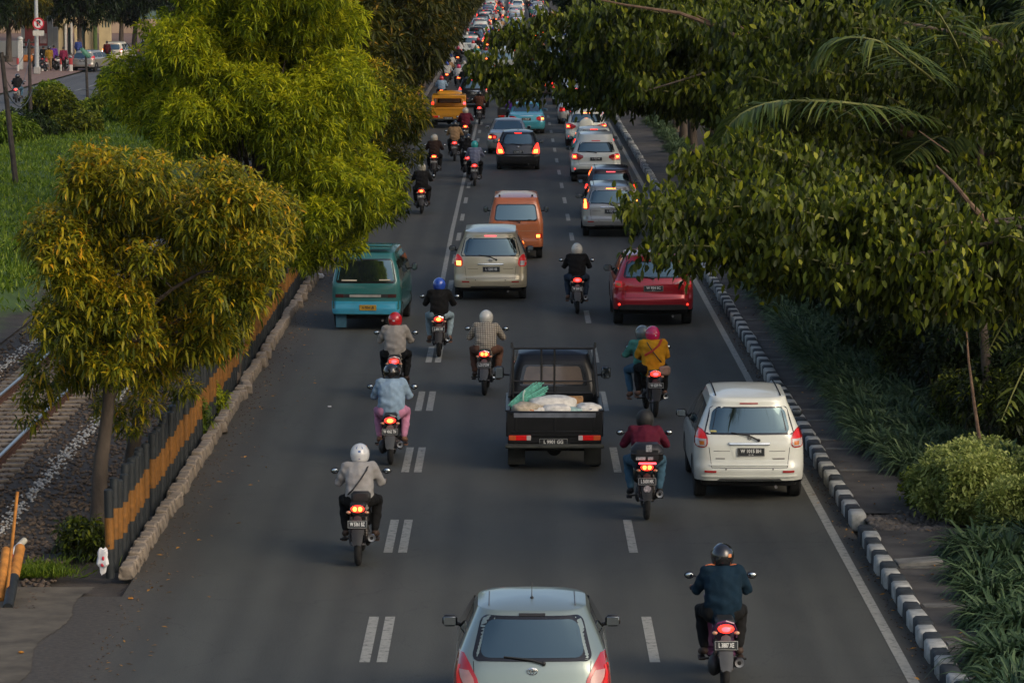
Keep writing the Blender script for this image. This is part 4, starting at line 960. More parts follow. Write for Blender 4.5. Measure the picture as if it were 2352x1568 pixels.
    mb = MB(); mb.ell((xx, y - .006, z), (.027, .006, .027), 12, 4); mb.build('muffler_bore', UNDER, mo)
    for s in (-1, 1):
        mb = MB(); mb.tube([(s * .10, .42, .31), (s * .27, .40, .30)], .014, 6); B('foot_peg', RUBBER)
    # rear mudguard, plate, lamps
    mb = MB(); G = [[(s_ * w_, y_, z_ - abs(s_) * .02) for s_ in (-1, -.6, 0, .6, 1)] for (w_, y_, z_) in ((.05, -.14, tail - .06), (.075, -.20, tail - .16), (.08, -.27, tail - .28), (.07, -.335, tail - .38), (.045, -.35, tail - .43))]
    mb.sheet(G); mb.sheet([[(p[0], p[1] + .012, p[2]) for p in row] for row in G]); B('rear_mudguard', fender or BLACKP)
    plate(r, txt, -.235 if sc else -.24, tail - .165, w=.27, h=.11, tilt=-.25)
    mb = MB(); zt = tail + (.01 if sc else .035)
    mb.ell((0, -.145, zt), (.095, .045, .052), 16, 8); to = B('tail_light', LITRED)
    if lit == 'hot':
        for s in (-1, 1): mb = MB(); mb.ell((s * .036, -.182, zt + .002), (.030, .016, .034), 10, 6); mb.build('bulb_glow', LITHOT, to)
    elif lit == 'core': mb = MB(); mb.ell((0, -.182, zt), (.052, .016, .034), 10, 6); mb.build('bulb_glow', LITHOT, to)
    elif lit == 'off': to.data.materials[0] = REDLENS
    else: mb = MB(); mb.ell((0, -.182, zt), (.052, .016, .030), 10, 6); mb.build('bulb_glow', LITPINK, to)
    for s in (-1, 1): mb = MB(); mb.ell((s * .125, -.13, zt - .05), (.034, .025, .022), 10, 6); B('indicator', mat('pale_amber_lens', (.5, .28, .16), .2, coat=1))
    if sc or ring:
        mb = MB(); mb.tube([(-.13, .04, tail - .12), (-.125, -.02, tail - .02), (-.09, -.07, tail + .06), (0, -.09, tail + .09), (.09, -.07, tail + .06), (.125, -.02, tail - .02), (.13, .04, tail - .12)], .012, 7); B('grab_rail', ring or pm)
    if box:
        mb = MB(); mb.box((0, -.08, 1.01), (.48, .40, .30), .08); mb.box((0, -.08, 1.02), (.495, .415, .03), .012); bo = B('top_box', mat('box_black', (.02, .02, .021), .38, var=.3))
        mb = MB(); mb.box((.02, -.285, 1.105), (.09, .012, .10), .004); mb.box((-.10, -.285, .955), (.14, .012, .045), .003); mb.box((.045, -.285, .955), (.08, .012, .045), .003); mb.build('box_sticker', mat('sticker_pale', (.4, .4, .4), .5, var=.5, scale=40), bo)
        mb = MB(); mb.box((0, -.31, .885), (.26, .02, .028), .005); mb.build('box_brake_light', LITPINK, r)
        mb = MB(); mb.box((0, -.05, .85), (.2, .3, .025), .006); B('luggage_rack', STEEL)
        d = MB(); d.T = Matrix.Translation((0, -.30, tail - .27)) @ Matrix.Rotation(.2, 4, 'X'); d.lathe([(0, .001), (0, .055), (.004, .055)], (0, 0, 0), 'Y', 18); d.build('round_sticker', mat('sticker_round', (.45, .40, .42), .5, var=.6, scale=45), r)
    return r

# ================================================================== foliage
def leafmat(name, stops, trans=.35, rough=.5, spread=.55, patch=.9):
    """leaf colour runs from mature green to young shoot along 'tint', shuffled leaf by leaf"""
    m, N, L, B = newmat(name)
    at = N.new('ShaderNodeAttribute'); at.attribute_name = 'tint'
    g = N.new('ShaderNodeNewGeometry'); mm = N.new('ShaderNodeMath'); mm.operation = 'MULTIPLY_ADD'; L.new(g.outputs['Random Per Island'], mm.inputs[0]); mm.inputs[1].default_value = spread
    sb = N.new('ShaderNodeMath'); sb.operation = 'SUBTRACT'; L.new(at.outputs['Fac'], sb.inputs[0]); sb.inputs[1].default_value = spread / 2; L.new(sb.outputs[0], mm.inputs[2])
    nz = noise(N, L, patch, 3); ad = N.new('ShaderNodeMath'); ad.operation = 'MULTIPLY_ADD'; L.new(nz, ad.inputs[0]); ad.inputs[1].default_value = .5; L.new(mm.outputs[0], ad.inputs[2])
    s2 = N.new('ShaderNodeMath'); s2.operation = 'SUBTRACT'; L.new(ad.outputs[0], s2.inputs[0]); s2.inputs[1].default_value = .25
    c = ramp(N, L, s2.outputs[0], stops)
    L.new(c, B.inputs['Base Color']); B.inputs['Roughness'].default_value = rough; B.inputs['Specular IOR Level'].default_value = .3
    t = N.new('ShaderNodeBsdfTranslucent'); L.new(mixc(N, L, .5, c, (.30, .34, .02), 'ADD') if False else c, t.inputs['Color'])
    mx = N.new('ShaderNodeMixShader'); mx.inputs[0].default_value = trans; L.new(B.outputs[0], mx.inputs[1]); L.new(t.outputs[0], mx.inputs[2])
    L.new(mx.outputs[0], N['Material Output'].inputs['Surface']); return m
BARK = mat('bark', (.07, .055, .042), .95, var=.4, scale=7, bumpy=1.0, stretch=(1, 1, .3))
BARKP = mat('pale_bark', (.24, .17, .12), .9, var=.35, scale=9, bumpy=.6)
BARKR = mat('reddish_branch', (.20, .085, .045), .85, var=.3, scale=9)
STEM = mat('green_twig', (.16, .15, .05), .8, var=.3, scale=9)
LF_ORANGE = leafmat('leaf_orange_tipped', [(.0, (.040, .060, .006)), (.30, (.15, .17, .009)), (.58, (.34, .30, .012)), (.86, (.56, .38, .014)), (1, (.66, .32, .014))], .35)
LF_YELLOW = leafmat('leaf_yellow_green', [(.0, (.085, .130, .010)), (.30, (.26, .325, .014)), (.65, (.50, .52, .018)), (1, (.68, .61, .020))], .5)
LF_BROWN = leafmat('leaf_olive', [(.0, (.018, .026, .004)), (.5, (.060, .066, .007)), (.8, (.15, .12, .008)), (1, (.28, .16, .009))], .3)
LF_DARK = leafmat('leaf_dark', [(.0, (.005, .013, .004)), (.6, (.014, .030, .006)), (1, (.045, .07, .010))], .25)
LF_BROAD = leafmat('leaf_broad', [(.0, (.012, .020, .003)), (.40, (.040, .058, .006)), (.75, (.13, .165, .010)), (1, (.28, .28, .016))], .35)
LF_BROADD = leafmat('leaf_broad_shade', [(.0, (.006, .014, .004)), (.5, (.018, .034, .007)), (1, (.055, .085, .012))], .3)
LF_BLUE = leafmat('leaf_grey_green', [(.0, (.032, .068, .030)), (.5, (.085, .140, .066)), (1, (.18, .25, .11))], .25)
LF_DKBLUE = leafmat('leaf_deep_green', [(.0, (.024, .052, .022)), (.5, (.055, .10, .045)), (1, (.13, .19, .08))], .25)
LF_PALE = leafmat('leaf_variegated', [(.0, (.12, .17, .035)), (.5, (.27, .33, .08)), (1, (.44, .48, .15))], .3)
LF_LIME = leafmat('leaf_lime', [(.0, (.05, .09, .006)), (.5, (.12, .17, .008)), (1, (.30, .32, .02))], .35)
LF_GRASS = leafmat('grass_blades', [(.0, (.06, .11, .008)), (.5, (.12, .20, .012)), (1, (.26, .32, .03))], .35)
LF_PALM = leafmat('palm_leaflet', [(.0, (.030, .055, .012)), (.5, (.07, .11, .02)), (1, (.18, .20, .04))], .3)

UP = np.array([0, 0, 1.0])
def unit(v): return v / np.maximum(np.linalg.norm(v, axis=-1, keepdims=True), 1e-9)
def leaves(B, D, l, w, g, fold=.25, roll=None, lod=2):
    """vectorised leaves: base B, direction D, length l, width w, sag g -> verts, tris, quads"""
    n = len(B); D = unit(D); l = np.broadcast_to(l, n)[:, None]; w = np.broadcast_to(w, n)[:, None]; g = np.broadcast_to(g, n)[:, None]
    S = np.cross(D, UP + nr.normal(0, .25, (n, 3))); S = unit(S)
    if roll is not None:
        Nn = np.cross(S, D); a = np.broadcast_to(roll, n)[:, None]; S = S * np.cos(a) + Nn * np.sin(a)
    Nn = np.cross(S, D)
    def C(t): return B + D * l * t - UP[None] * g * l * t * t
    if lod == 2:
        c0, c1, c2, c3 = C(0), C(.34), C(.70), C(1.0)
        h1, h2 = w * .5, w * .40
        V = np.stack([c0, c1 - S * h1 + Nn * h1 * fold, c1, c1 + S * h1 + Nn * h1 * fold, c2 - S * h2 + Nn * h2 * fold, c2, c2 + S * h2 + Nn * h2 * fold, c3], 1).reshape(-1, 3)
        o = (np.arange(n) * 8)[:, None, None]
        T = (np.array([[0, 1, 2], [0, 2, 3], [4, 7, 5], [5, 7, 6]])[None] + o).reshape(-1, 3); Q = (np.array([[1, 4, 5, 2], [2, 5, 6, 3]])[None] + o).reshape(-1, 4); k = 8
    else:
        c0, c1, c3 = C(0), C(.45), C(1.0)
        V = np.stack([c0, c1 - S * w * .5 + Nn * w * .1, c3, c1 + S * w * .5 + Nn * w * .1], 1).reshape(-1, 3); o = (np.arange(n) * 4)[:, None, None]
        T = (np.array([[0, 1, 2], [0, 2, 3]])[None] + o).reshape(-1, 3); Q = None; k = 4
    return V, T, Q, k
class Leafs:
    def __init__(s): s.V = []; s.T = []; s.Q = []; s.t = []; s.n = 0
    def add(s, B, D, l, w, g, tint, **kw):
        V, T, Q, k = leaves(B, D, l, w, g, **kw); s.V.append(V); s.T.append(T + s.n)
        if Q is not None: s.Q.append(Q + s.n)
        s.t.append(np.repeat(np.broadcast_to(tint, len(B)), k)); s.n += len(V)
    def mesh(s, name, mt): return npmesh(name, np.concatenate(s.V), np.concatenate(s.T), np.concatenate(s.Q) if s.Q else None, [mt], np.concatenate(s.t), smooth=False)
def rosettes(L, P, O, n=9, l=.24, w=.045, droop=.55, tint=.4, tj=.2, lod=2, lift=.25):
    """drooping bunches of lance leaves at points P, each opening along O"""
    m = len(P); a = nr.uniform(0, 2 * math.pi, (m, 1)) + np.arange(n)[None] * (2.399963) ; e = nr.uniform(-.15, .75, (m, n))
    O = unit(O); U = unit(np.cross(O, UP[None] + .01)); W = np.cross(O, U)
    D = (U[:, None] * np.cos(a)[..., None] + W[:, None] * np.sin(a)[..., None]) * .9 + O[:, None] * (.25 + e)[..., None] + UP * lift
    B = P[:, None] + unit(D) * .015 + O[:, None] * nr.uniform(-.10, .04, (m, n, 1))
    ll = l * nr.uniform(.7, 1.2, (m, n)); tt = np.clip(np.broadcast_to(np.asarray(tint, float).reshape(-1, 1), (m, n)) + nr.normal(0, tj, (m, n)), 0, 1)
    L.add(B.reshape(-1, 3), D.reshape(-1, 3), ll.ravel(), (w * ll / l).ravel(), nr.uniform(droop * .6, droop * 1.5, m * n), tt.ravel(), lod=lod)
def sphere_pts(n):
    v = nr.normal(0, 1, (n, 3)); return unit(v)
def crown(L, clumps, per, n=9, l=.24, w=.045, droop=.55, tint=.4, lod=2, shell=.45, topb=.25):
    for (c, r) in clumps:
        c = np.array(c, float); r = np.array(r, float); k = max(3, int(per * (r[0] * r[1] * r[2]) ** (2 / 3)))
        d = sphere_pts(k); rad = shell + (1 - shell) * nr.uniform(0, 1, (k, 1)) ** .45; P = c + d * rad * r
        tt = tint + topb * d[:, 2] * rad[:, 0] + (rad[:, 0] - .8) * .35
        rosettes(L, P, d + nr.normal(0, .35, (k, 3)), n, l, w, droop, tt, lod=lod)
def trunk_and_limbs(base, fork, clumps, r0, mt, root, limbs=True, wob=.12, nlimb=14):
    mb = MB(); b, f = Vector(base), Vector(fork); pts = []; rr = []
    for i in range(8):
        t = i / 7; pts.append(b.lerp(f, t) + Vector((math.sin(t * 5 + r0 * 40) * wob * t, math.cos(t * 4) * wob * t, 0))); rr.append(r0 * (1.25 - .55 * t) if i else r0 * 1.6)
    mb.tube(pts, rr, 10); top = pts[-1]; mb.build('trunk', mt, root)
    if limbs:
        mb = MB(); cs = list(clumps); rnd.shuffle(cs)
        for (c, r) in cs[:nlimb]:
            c = Vector(c); s = b.lerp(top, rnd.uniform(.62, 1.0)) if rnd.random() < .6 else top; s = pts[rnd.randint(5, 7)]
            d = (c - s); q = []
            for k in range(7):
                t = k / 6; q.append(s + d * t + Vector((0, 0, d.length * .10 * math.sin(math.pi * t))) + Vector((rnd.uniform(-1, 1), rnd.uniform(-1, 1), rnd.uniform(-1, 1))) * .05 * d.length * (t > 0))
            mb.tube(q, [r0 * .45 * (1 - .85 * k / 6) for k in range(7)], 6)
            for _ in range(3):
                k = rnd.randint(3, 5); e = q[k] + Vector((rnd.uniform(-1, 1) * r[0], rnd.uniform(-1, 1) * r[1], rnd.uniform(-.5, .9) * r[2])) * .9
                mb.tube([q[k], q[k].lerp(e, .5) + Vector((0, 0, .06)), e], [r0 * .14, r0 * .09, r0 * .04], 5)
        mb.build('limbs', mt, root)
def subclumps(c, r, n, cr, squash=.8, bias=.0):
    out = []
    for _ in range(n):
        d = Vector((rnd.gauss(0, 1), rnd.gauss(0, 1), rnd.gauss(0, 1) + bias)).normalized(); q = rnd.uniform(.35, 1) ** .5; k = rnd.uniform(*cr)
        q = min(q, 1 - k * .55 / max(r[0], .1)) if q > .8 else q
        out.append(((c[0] + d.x * r[0] * q, c[1] + d.y * r[1] * q, c[2] + d.z * r[2] * q), (k, k, k * squash)))
    return out
def tree(name, label, cat, base, fork, clumps, mt, per=70, r0=.12, bark=None, group=None, root_to=None, nlimb=14, **kw):
    root = empty(name, base, 0, label, cat, group)
    bx = Vector(base); cl = [((c[0] - bx.x, c[1] - bx.y, c[2] - bx.z), r) for c, r in clumps]
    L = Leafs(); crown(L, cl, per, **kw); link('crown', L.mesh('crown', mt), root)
    trunk_and_limbs((0, 0, 0), Vector(fork) - bx, cl, r0, bark or BARK, root, nlimb=nlimb); return root
def box_clumps(x0, y0, x1, y1, z, dz, n, cr, zf=None):
    """clumps spread over what the photograph shows between two corners, at depth z +- dz"""
    out = []
    for _ in range(n):
        zz = z + rnd.uniform(-dz, dz); k = rnd.uniform(*cr); p = pos(rnd.uniform(x0, x1), rnd.uniform(y0, y1), zz); out.append((tuple(p), (k, k, k * .8)))
    return out
def inside(poly, x, y):
    c = False; j = len(poly) - 1
    for i in range(len(poly)):
        if (poly[i][1] > y) != (poly[j][1] > y) and x < (poly[j][0] - poly[i][0]) * (y - poly[i][1]) / (poly[j][1] - poly[i][1]) + poly[i][0]: c = not c
        j = i
    return c
def poly_clumps(poly, z, dz, n, cr, squash=.8):
    xs = [p[0] for p in poly]; ys = [p[1] for p in poly]; out = []
    while len(out) < n:
        x, y = rnd.uniform(min(xs), max(xs)), rnd.uniform(min(ys), max(ys))
        if inside(poly, x, y):
            k = rnd.uniform(*cr); out.append((tuple(pos(x, y, z + rnd.uniform(-dz, dz))), (k, k, k * squash)))
    return out

# ---- left row, from the nearest tree on
g1 = grd(228, 1212); g2 = grd(297, 1132); g3 = grd(527, 885)
T1 = [(300, 290), (420, 350), (580, 370), (665, 470), (680, 560), (630, 650), (560, 720), (510, 800), (440, 860), (370, 885), (300, 900), (200, 935), (60, 935), (55, 890), (110, 800), (70, 720), (60, 620), (40, 540), (70, 470), (110, 390), (190, 320)]
inner = [(x * .82 + 60, y * .86 + 88) for x, y in T1]
cl = poly_clumps(inner, 53.6, 1.3, 95, (.30, .55))
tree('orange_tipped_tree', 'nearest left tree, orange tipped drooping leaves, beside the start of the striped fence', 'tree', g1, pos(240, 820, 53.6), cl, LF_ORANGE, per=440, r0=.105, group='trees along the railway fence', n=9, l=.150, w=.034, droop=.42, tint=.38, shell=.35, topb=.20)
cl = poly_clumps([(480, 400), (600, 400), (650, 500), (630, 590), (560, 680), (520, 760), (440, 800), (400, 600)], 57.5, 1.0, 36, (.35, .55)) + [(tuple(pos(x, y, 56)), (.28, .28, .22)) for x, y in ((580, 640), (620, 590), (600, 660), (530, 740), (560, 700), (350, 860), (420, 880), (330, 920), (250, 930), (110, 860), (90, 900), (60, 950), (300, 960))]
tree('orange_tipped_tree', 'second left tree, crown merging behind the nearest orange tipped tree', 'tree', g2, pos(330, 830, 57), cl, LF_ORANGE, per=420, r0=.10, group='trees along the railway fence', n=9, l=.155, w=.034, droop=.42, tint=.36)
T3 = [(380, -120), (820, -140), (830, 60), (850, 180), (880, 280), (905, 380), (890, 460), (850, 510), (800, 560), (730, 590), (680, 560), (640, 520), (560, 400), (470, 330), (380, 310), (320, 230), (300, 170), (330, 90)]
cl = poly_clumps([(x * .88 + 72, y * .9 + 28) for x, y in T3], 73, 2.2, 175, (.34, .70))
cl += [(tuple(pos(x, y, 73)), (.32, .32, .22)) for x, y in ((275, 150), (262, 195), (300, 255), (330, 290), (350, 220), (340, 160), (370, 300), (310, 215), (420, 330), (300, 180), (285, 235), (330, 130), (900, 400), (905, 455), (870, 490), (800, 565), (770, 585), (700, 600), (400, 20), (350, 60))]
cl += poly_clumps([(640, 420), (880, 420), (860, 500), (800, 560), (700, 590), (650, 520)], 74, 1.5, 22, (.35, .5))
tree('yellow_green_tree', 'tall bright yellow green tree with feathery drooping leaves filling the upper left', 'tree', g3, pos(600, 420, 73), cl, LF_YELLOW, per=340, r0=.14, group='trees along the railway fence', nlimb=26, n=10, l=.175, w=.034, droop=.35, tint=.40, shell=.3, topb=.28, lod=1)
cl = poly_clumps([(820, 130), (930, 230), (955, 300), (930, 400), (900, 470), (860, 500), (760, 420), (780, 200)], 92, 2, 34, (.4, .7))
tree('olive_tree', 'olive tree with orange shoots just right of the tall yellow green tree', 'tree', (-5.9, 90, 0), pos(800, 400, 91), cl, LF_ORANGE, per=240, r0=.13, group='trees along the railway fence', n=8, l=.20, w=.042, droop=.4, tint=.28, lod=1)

def generic_crown(name, mt, seed, n=46, per=26, l=.42, w=.11, R_=(2.6, 2.6, 2.9), cz=5.2, lod=1, tint=.4, droop=.5):
    cl = subclumps((0, 0, cz), R_, n, (.7, 1.15), .75); L = Leafs(); crown(L, cl, per, n=8, l=l, w=w, droop=droop, tint=tint, lod=lod); return L.mesh(name, mt), cl
def generic_tree(me, cl, label, loc, s, mt_b, group, name='street_tree', rz=0, r0=.14):
    root = empty(name, loc, rz, label, 'tree', group); root.scale = (s, s, s); link('crown', me, root)
    trunk_and_limbs((0, 0, 0), (0, 0, 3.4), cl[:10], r0, mt_b, root, nlimb=8); return root
OL = [generic_crown('crown', LF_BROWN, i, tint=.40, n=60, per=40, l=.34, w=.085) for i in range(3)]
y = 104; i = 0
words_l = ['olive brown tree by the left kerb just beyond the yellow truck', 'dark olive tree behind it in the left row', 'brownish tree in the left row beside the crowd of motorcycles']
while y < 640:
    m_, c_ = OL[i % 3]; s = rnd.uniform(1.0, 1.2)
    if i == 0: lab = 'olive brown tree in the left row level with the yellow pickup truck'
    elif i == 1: lab = 'dark olive tree right behind the one level with the yellow pickup truck'
    elif y < 220: lab = 'dark olive tree of the left row leaning over the motorcycles in the distance'
    else: lab = 'far dark tree of the left row lining the distant queue of traffic'
    generic_tree(m_, c_, lab, ((-6.6 if y < 125 else -5.7) + rnd.uniform(-.2, .2), y, 0), s, BARK, 'distant trees of the left row', rz=rnd.uniform(0, 6.28))
    y += 9.5 if y < 250 else 15; i += 1

# ---- right row
def sprays(L, mbt, specs, l=.2, w=.085, tint=.5, dens=1.0, band=.16, lod=2):
    """leafy boughs: leaves stand and hang along side twigs of each near level bough"""
    for (tip, root, r) in specs:
        tip, root = Vector(tip), Vector(root); d = tip - root; ln = d.length; pts = []
        for k in range(7):
            t = k / 6; pts.append(root + d * t + Vector((rnd.uniform(-.04, .04), rnd.uniform(-.06, .06), .05 * ln * math.sin(math.pi * t) + rnd.uniform(-.03, .03))))
        mbt.tube(pts, [r * (1 - .8 * k / 6) for k in range(7)], 6)
        n = max(10, int(ln * 170 * dens)); t = nr.uniform(.0, 1.0, n) ** .85
        P = np.array([pts[min(5, int(q * 6))].lerp(pts[min(5, int(q * 6)) + 1], q * 6 - int(q * 6) if q < 1 else 1) for q in t])
        P = P + nr.normal(0, 1, (n, 3)) * np.array([.10, .16, band]) * (1.1 - .5 * t)[:, None]
        up = nr.uniform(0, 1, n) < .30; D = nr.normal(0, .42, (n, 3)) + np.array([d.x, d.y, 0]) / ln * .35
        D[:, 2] = np.where(up, nr.uniform(.8, 1.5, n), nr.uniform(-1.6, -.7, n))
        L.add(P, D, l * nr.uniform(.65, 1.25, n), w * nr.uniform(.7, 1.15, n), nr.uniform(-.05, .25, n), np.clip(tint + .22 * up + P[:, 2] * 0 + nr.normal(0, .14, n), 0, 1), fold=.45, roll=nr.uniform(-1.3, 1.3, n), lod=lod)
def right_tree(label, base, fork, boughs, fillpoly, z, dz, nfill, mt, l, w, seed, tint=.5, r0=.16, bark=None, fl=(.7, 1.5), extra_limbs=(), dens=1.0):
    root = empty('broadleaf_tree', (0, 0, 0), 0, label, 'tree', 'broadleaf trees along the right footway'); base = Vector(base); root.location = base
    L = Leafs(); mbt = MB(); sp = []
    for (tx, ty, rx, ry, z0, z1) in boughs: sp.append((pos(tx, ty, z0) - base, pos(rx, ry, z1) - base, .018))
    xs = [p[0] for p in fillpoly]; ys = [p[1] for p in fillpoly]; k = 0
    while k < nfill:
        x, y_ = rnd.uniform(min(xs), max(xs)), rnd.uniform(min(ys), max(ys))
        if not inside(fillpoly, x, y_): continue
        zz = z + rnd.uniform(-dz, dz); p = pos(x, y_, zz); ln = rnd.uniform(*fl); a = rnd.gauss(0, .7)
        q = p + Vector((ln * math.cos(a), ln * math.sin(a) * 1.2, rnd.uniform(-.25, .12) * ln)); sp.append((p - base, q - base, .016)); k += 1
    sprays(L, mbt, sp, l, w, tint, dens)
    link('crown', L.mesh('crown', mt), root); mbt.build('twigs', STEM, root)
    mb = MB(); b = Vector((0, 0, 0)); f = Vector(fork) - base; tp = []
    for i in range(9): t = i / 8; tp.append(b.lerp(f, t) + Vector((.12 * math.sin(t * 6 + seed), .1 * math.sin(t * 4 + seed), 0)))
    mb.tube(tp, [r0 * (1.5 if i == 0 else 1.2 - .6 * i / 8) for i in range(9)], 10); mb.build('trunk', bark or BARK, root)
    mb = MB()
    for k in range(0, len(sp), max(1, len(sp) // 4)):
        e = sp[k][1]; s = tp[rnd.randint(5, 8)]; mid = s.lerp(e, .5) + Vector((0, 0, .18 * (e - s).length * .6)); mb.tube([s, s.lerp(mid, .5) + Vector((0, 0, .1)), mid, mid.lerp(e, .5), e], [r0 * .42, r0 * .34, r0 * .25, r0 * .17, r0 * .10], 6)
    mb.build('limbs', bark or BARK, root)
    if extra_limbs:
        mb = MB()
        for (pl, ra) in extra_limbs: mb.tube([pos(*q) - base for q in pl], ra, 7)
        mb.build('bare_branch', mat('branch_bark', (.12, .075, .045), .9, var=.4, scale=9), root)
    return root
# nearest overhanging boughs
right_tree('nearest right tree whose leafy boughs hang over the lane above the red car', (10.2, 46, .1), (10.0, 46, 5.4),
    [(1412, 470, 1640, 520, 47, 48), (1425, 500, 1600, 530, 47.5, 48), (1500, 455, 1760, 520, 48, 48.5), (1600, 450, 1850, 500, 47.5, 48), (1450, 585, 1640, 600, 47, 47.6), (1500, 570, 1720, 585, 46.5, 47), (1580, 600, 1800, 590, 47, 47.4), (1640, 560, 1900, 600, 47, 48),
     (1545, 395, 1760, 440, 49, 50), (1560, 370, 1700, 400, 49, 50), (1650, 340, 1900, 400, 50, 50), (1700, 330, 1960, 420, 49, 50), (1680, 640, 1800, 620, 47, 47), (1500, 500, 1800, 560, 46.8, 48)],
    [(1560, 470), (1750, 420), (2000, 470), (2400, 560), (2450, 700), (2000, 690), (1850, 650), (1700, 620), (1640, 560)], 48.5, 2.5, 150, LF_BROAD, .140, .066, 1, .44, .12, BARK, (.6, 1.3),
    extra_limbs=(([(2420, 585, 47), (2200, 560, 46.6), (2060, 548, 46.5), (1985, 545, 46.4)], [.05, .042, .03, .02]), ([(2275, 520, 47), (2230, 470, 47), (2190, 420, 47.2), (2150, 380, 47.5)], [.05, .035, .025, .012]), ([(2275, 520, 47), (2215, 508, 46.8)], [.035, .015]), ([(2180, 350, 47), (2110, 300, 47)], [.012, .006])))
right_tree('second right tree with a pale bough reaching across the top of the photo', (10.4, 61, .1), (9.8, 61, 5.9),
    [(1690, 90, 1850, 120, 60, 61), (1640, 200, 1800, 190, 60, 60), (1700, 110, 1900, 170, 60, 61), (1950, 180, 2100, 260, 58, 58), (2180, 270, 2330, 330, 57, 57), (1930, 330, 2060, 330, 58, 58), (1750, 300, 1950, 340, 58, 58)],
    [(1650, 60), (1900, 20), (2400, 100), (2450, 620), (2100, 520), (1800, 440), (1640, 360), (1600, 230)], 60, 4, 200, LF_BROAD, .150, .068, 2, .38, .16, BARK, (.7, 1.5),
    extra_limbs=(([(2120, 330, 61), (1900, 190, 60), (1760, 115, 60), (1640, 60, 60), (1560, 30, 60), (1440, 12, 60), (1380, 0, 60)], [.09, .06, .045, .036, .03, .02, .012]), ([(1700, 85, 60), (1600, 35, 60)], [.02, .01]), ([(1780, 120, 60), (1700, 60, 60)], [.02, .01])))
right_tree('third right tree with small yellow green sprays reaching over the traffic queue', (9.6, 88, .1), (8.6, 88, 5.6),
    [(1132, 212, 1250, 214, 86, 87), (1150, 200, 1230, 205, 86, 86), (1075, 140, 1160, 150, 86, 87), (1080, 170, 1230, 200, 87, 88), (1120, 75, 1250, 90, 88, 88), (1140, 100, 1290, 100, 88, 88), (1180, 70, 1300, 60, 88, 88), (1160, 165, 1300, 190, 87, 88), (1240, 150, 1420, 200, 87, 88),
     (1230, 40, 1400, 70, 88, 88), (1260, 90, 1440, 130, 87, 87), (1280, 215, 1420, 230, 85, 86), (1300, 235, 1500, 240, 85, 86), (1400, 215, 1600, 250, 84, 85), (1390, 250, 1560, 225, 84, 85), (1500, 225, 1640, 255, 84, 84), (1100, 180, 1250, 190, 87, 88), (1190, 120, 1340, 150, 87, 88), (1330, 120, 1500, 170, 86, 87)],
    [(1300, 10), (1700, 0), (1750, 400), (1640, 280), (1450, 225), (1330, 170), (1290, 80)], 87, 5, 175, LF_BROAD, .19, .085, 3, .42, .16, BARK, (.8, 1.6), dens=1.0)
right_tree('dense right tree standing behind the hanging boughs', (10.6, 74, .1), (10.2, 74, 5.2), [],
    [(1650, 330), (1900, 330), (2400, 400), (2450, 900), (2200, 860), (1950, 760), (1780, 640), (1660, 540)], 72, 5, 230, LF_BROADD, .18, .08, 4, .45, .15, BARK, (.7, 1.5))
DK = [generic_crown('crown', LF_DARK, 10 + i, n=60, per=38, l=.36, w=.12, R_=(3.1, 3.1, 3.4), cz=5.4, tint=.45) for i in range(2)]
DK.append(generic_crown('crown', LF_BROADD, 13, n=56, per=38, l=.36, w=.12, R_=(3.1, 3.1, 3.3), cz=5.2, tint=.5))
y = 104; i = 0
while y < 640:
    m_, c_ = DK[i % 3]
    lab = 'dark tree of the right row just beyond the overhanging boughs' if i == 0 else ('dark tree of the right row behind the boughs over the footway' if y < 230 else 'far dark tree on the right of the distant queue')
    generic_tree(m_, c_, lab, ((8.6 if y < 130 else 7.3 if y < 190 else 6.7) + rnd.uniform(-.3, .3), y, .1), rnd.uniform(1.1, 1.35), BARK, 'distant trees of the right row', rz=rnd.uniform(0, 6.28)); y += 11 if y < 250 else 17; i += 1
for k, (x, y) in enumerate(((12.6, 68), (12.2, 80), (13.6, 92), (15.5, 76), (17, 100), (14, 112), (18.5, 126), (14.5, 135))):
    m_, c_ = DK[k % 3]
    generic_tree(m_, c_, 'shadowy tree deep behind the right planting', (x, y, .1), rnd.uniform(1.15, 1.45), BARK, 'shadowy trees behind the planting', rz=rnd.uniform(0, 6))

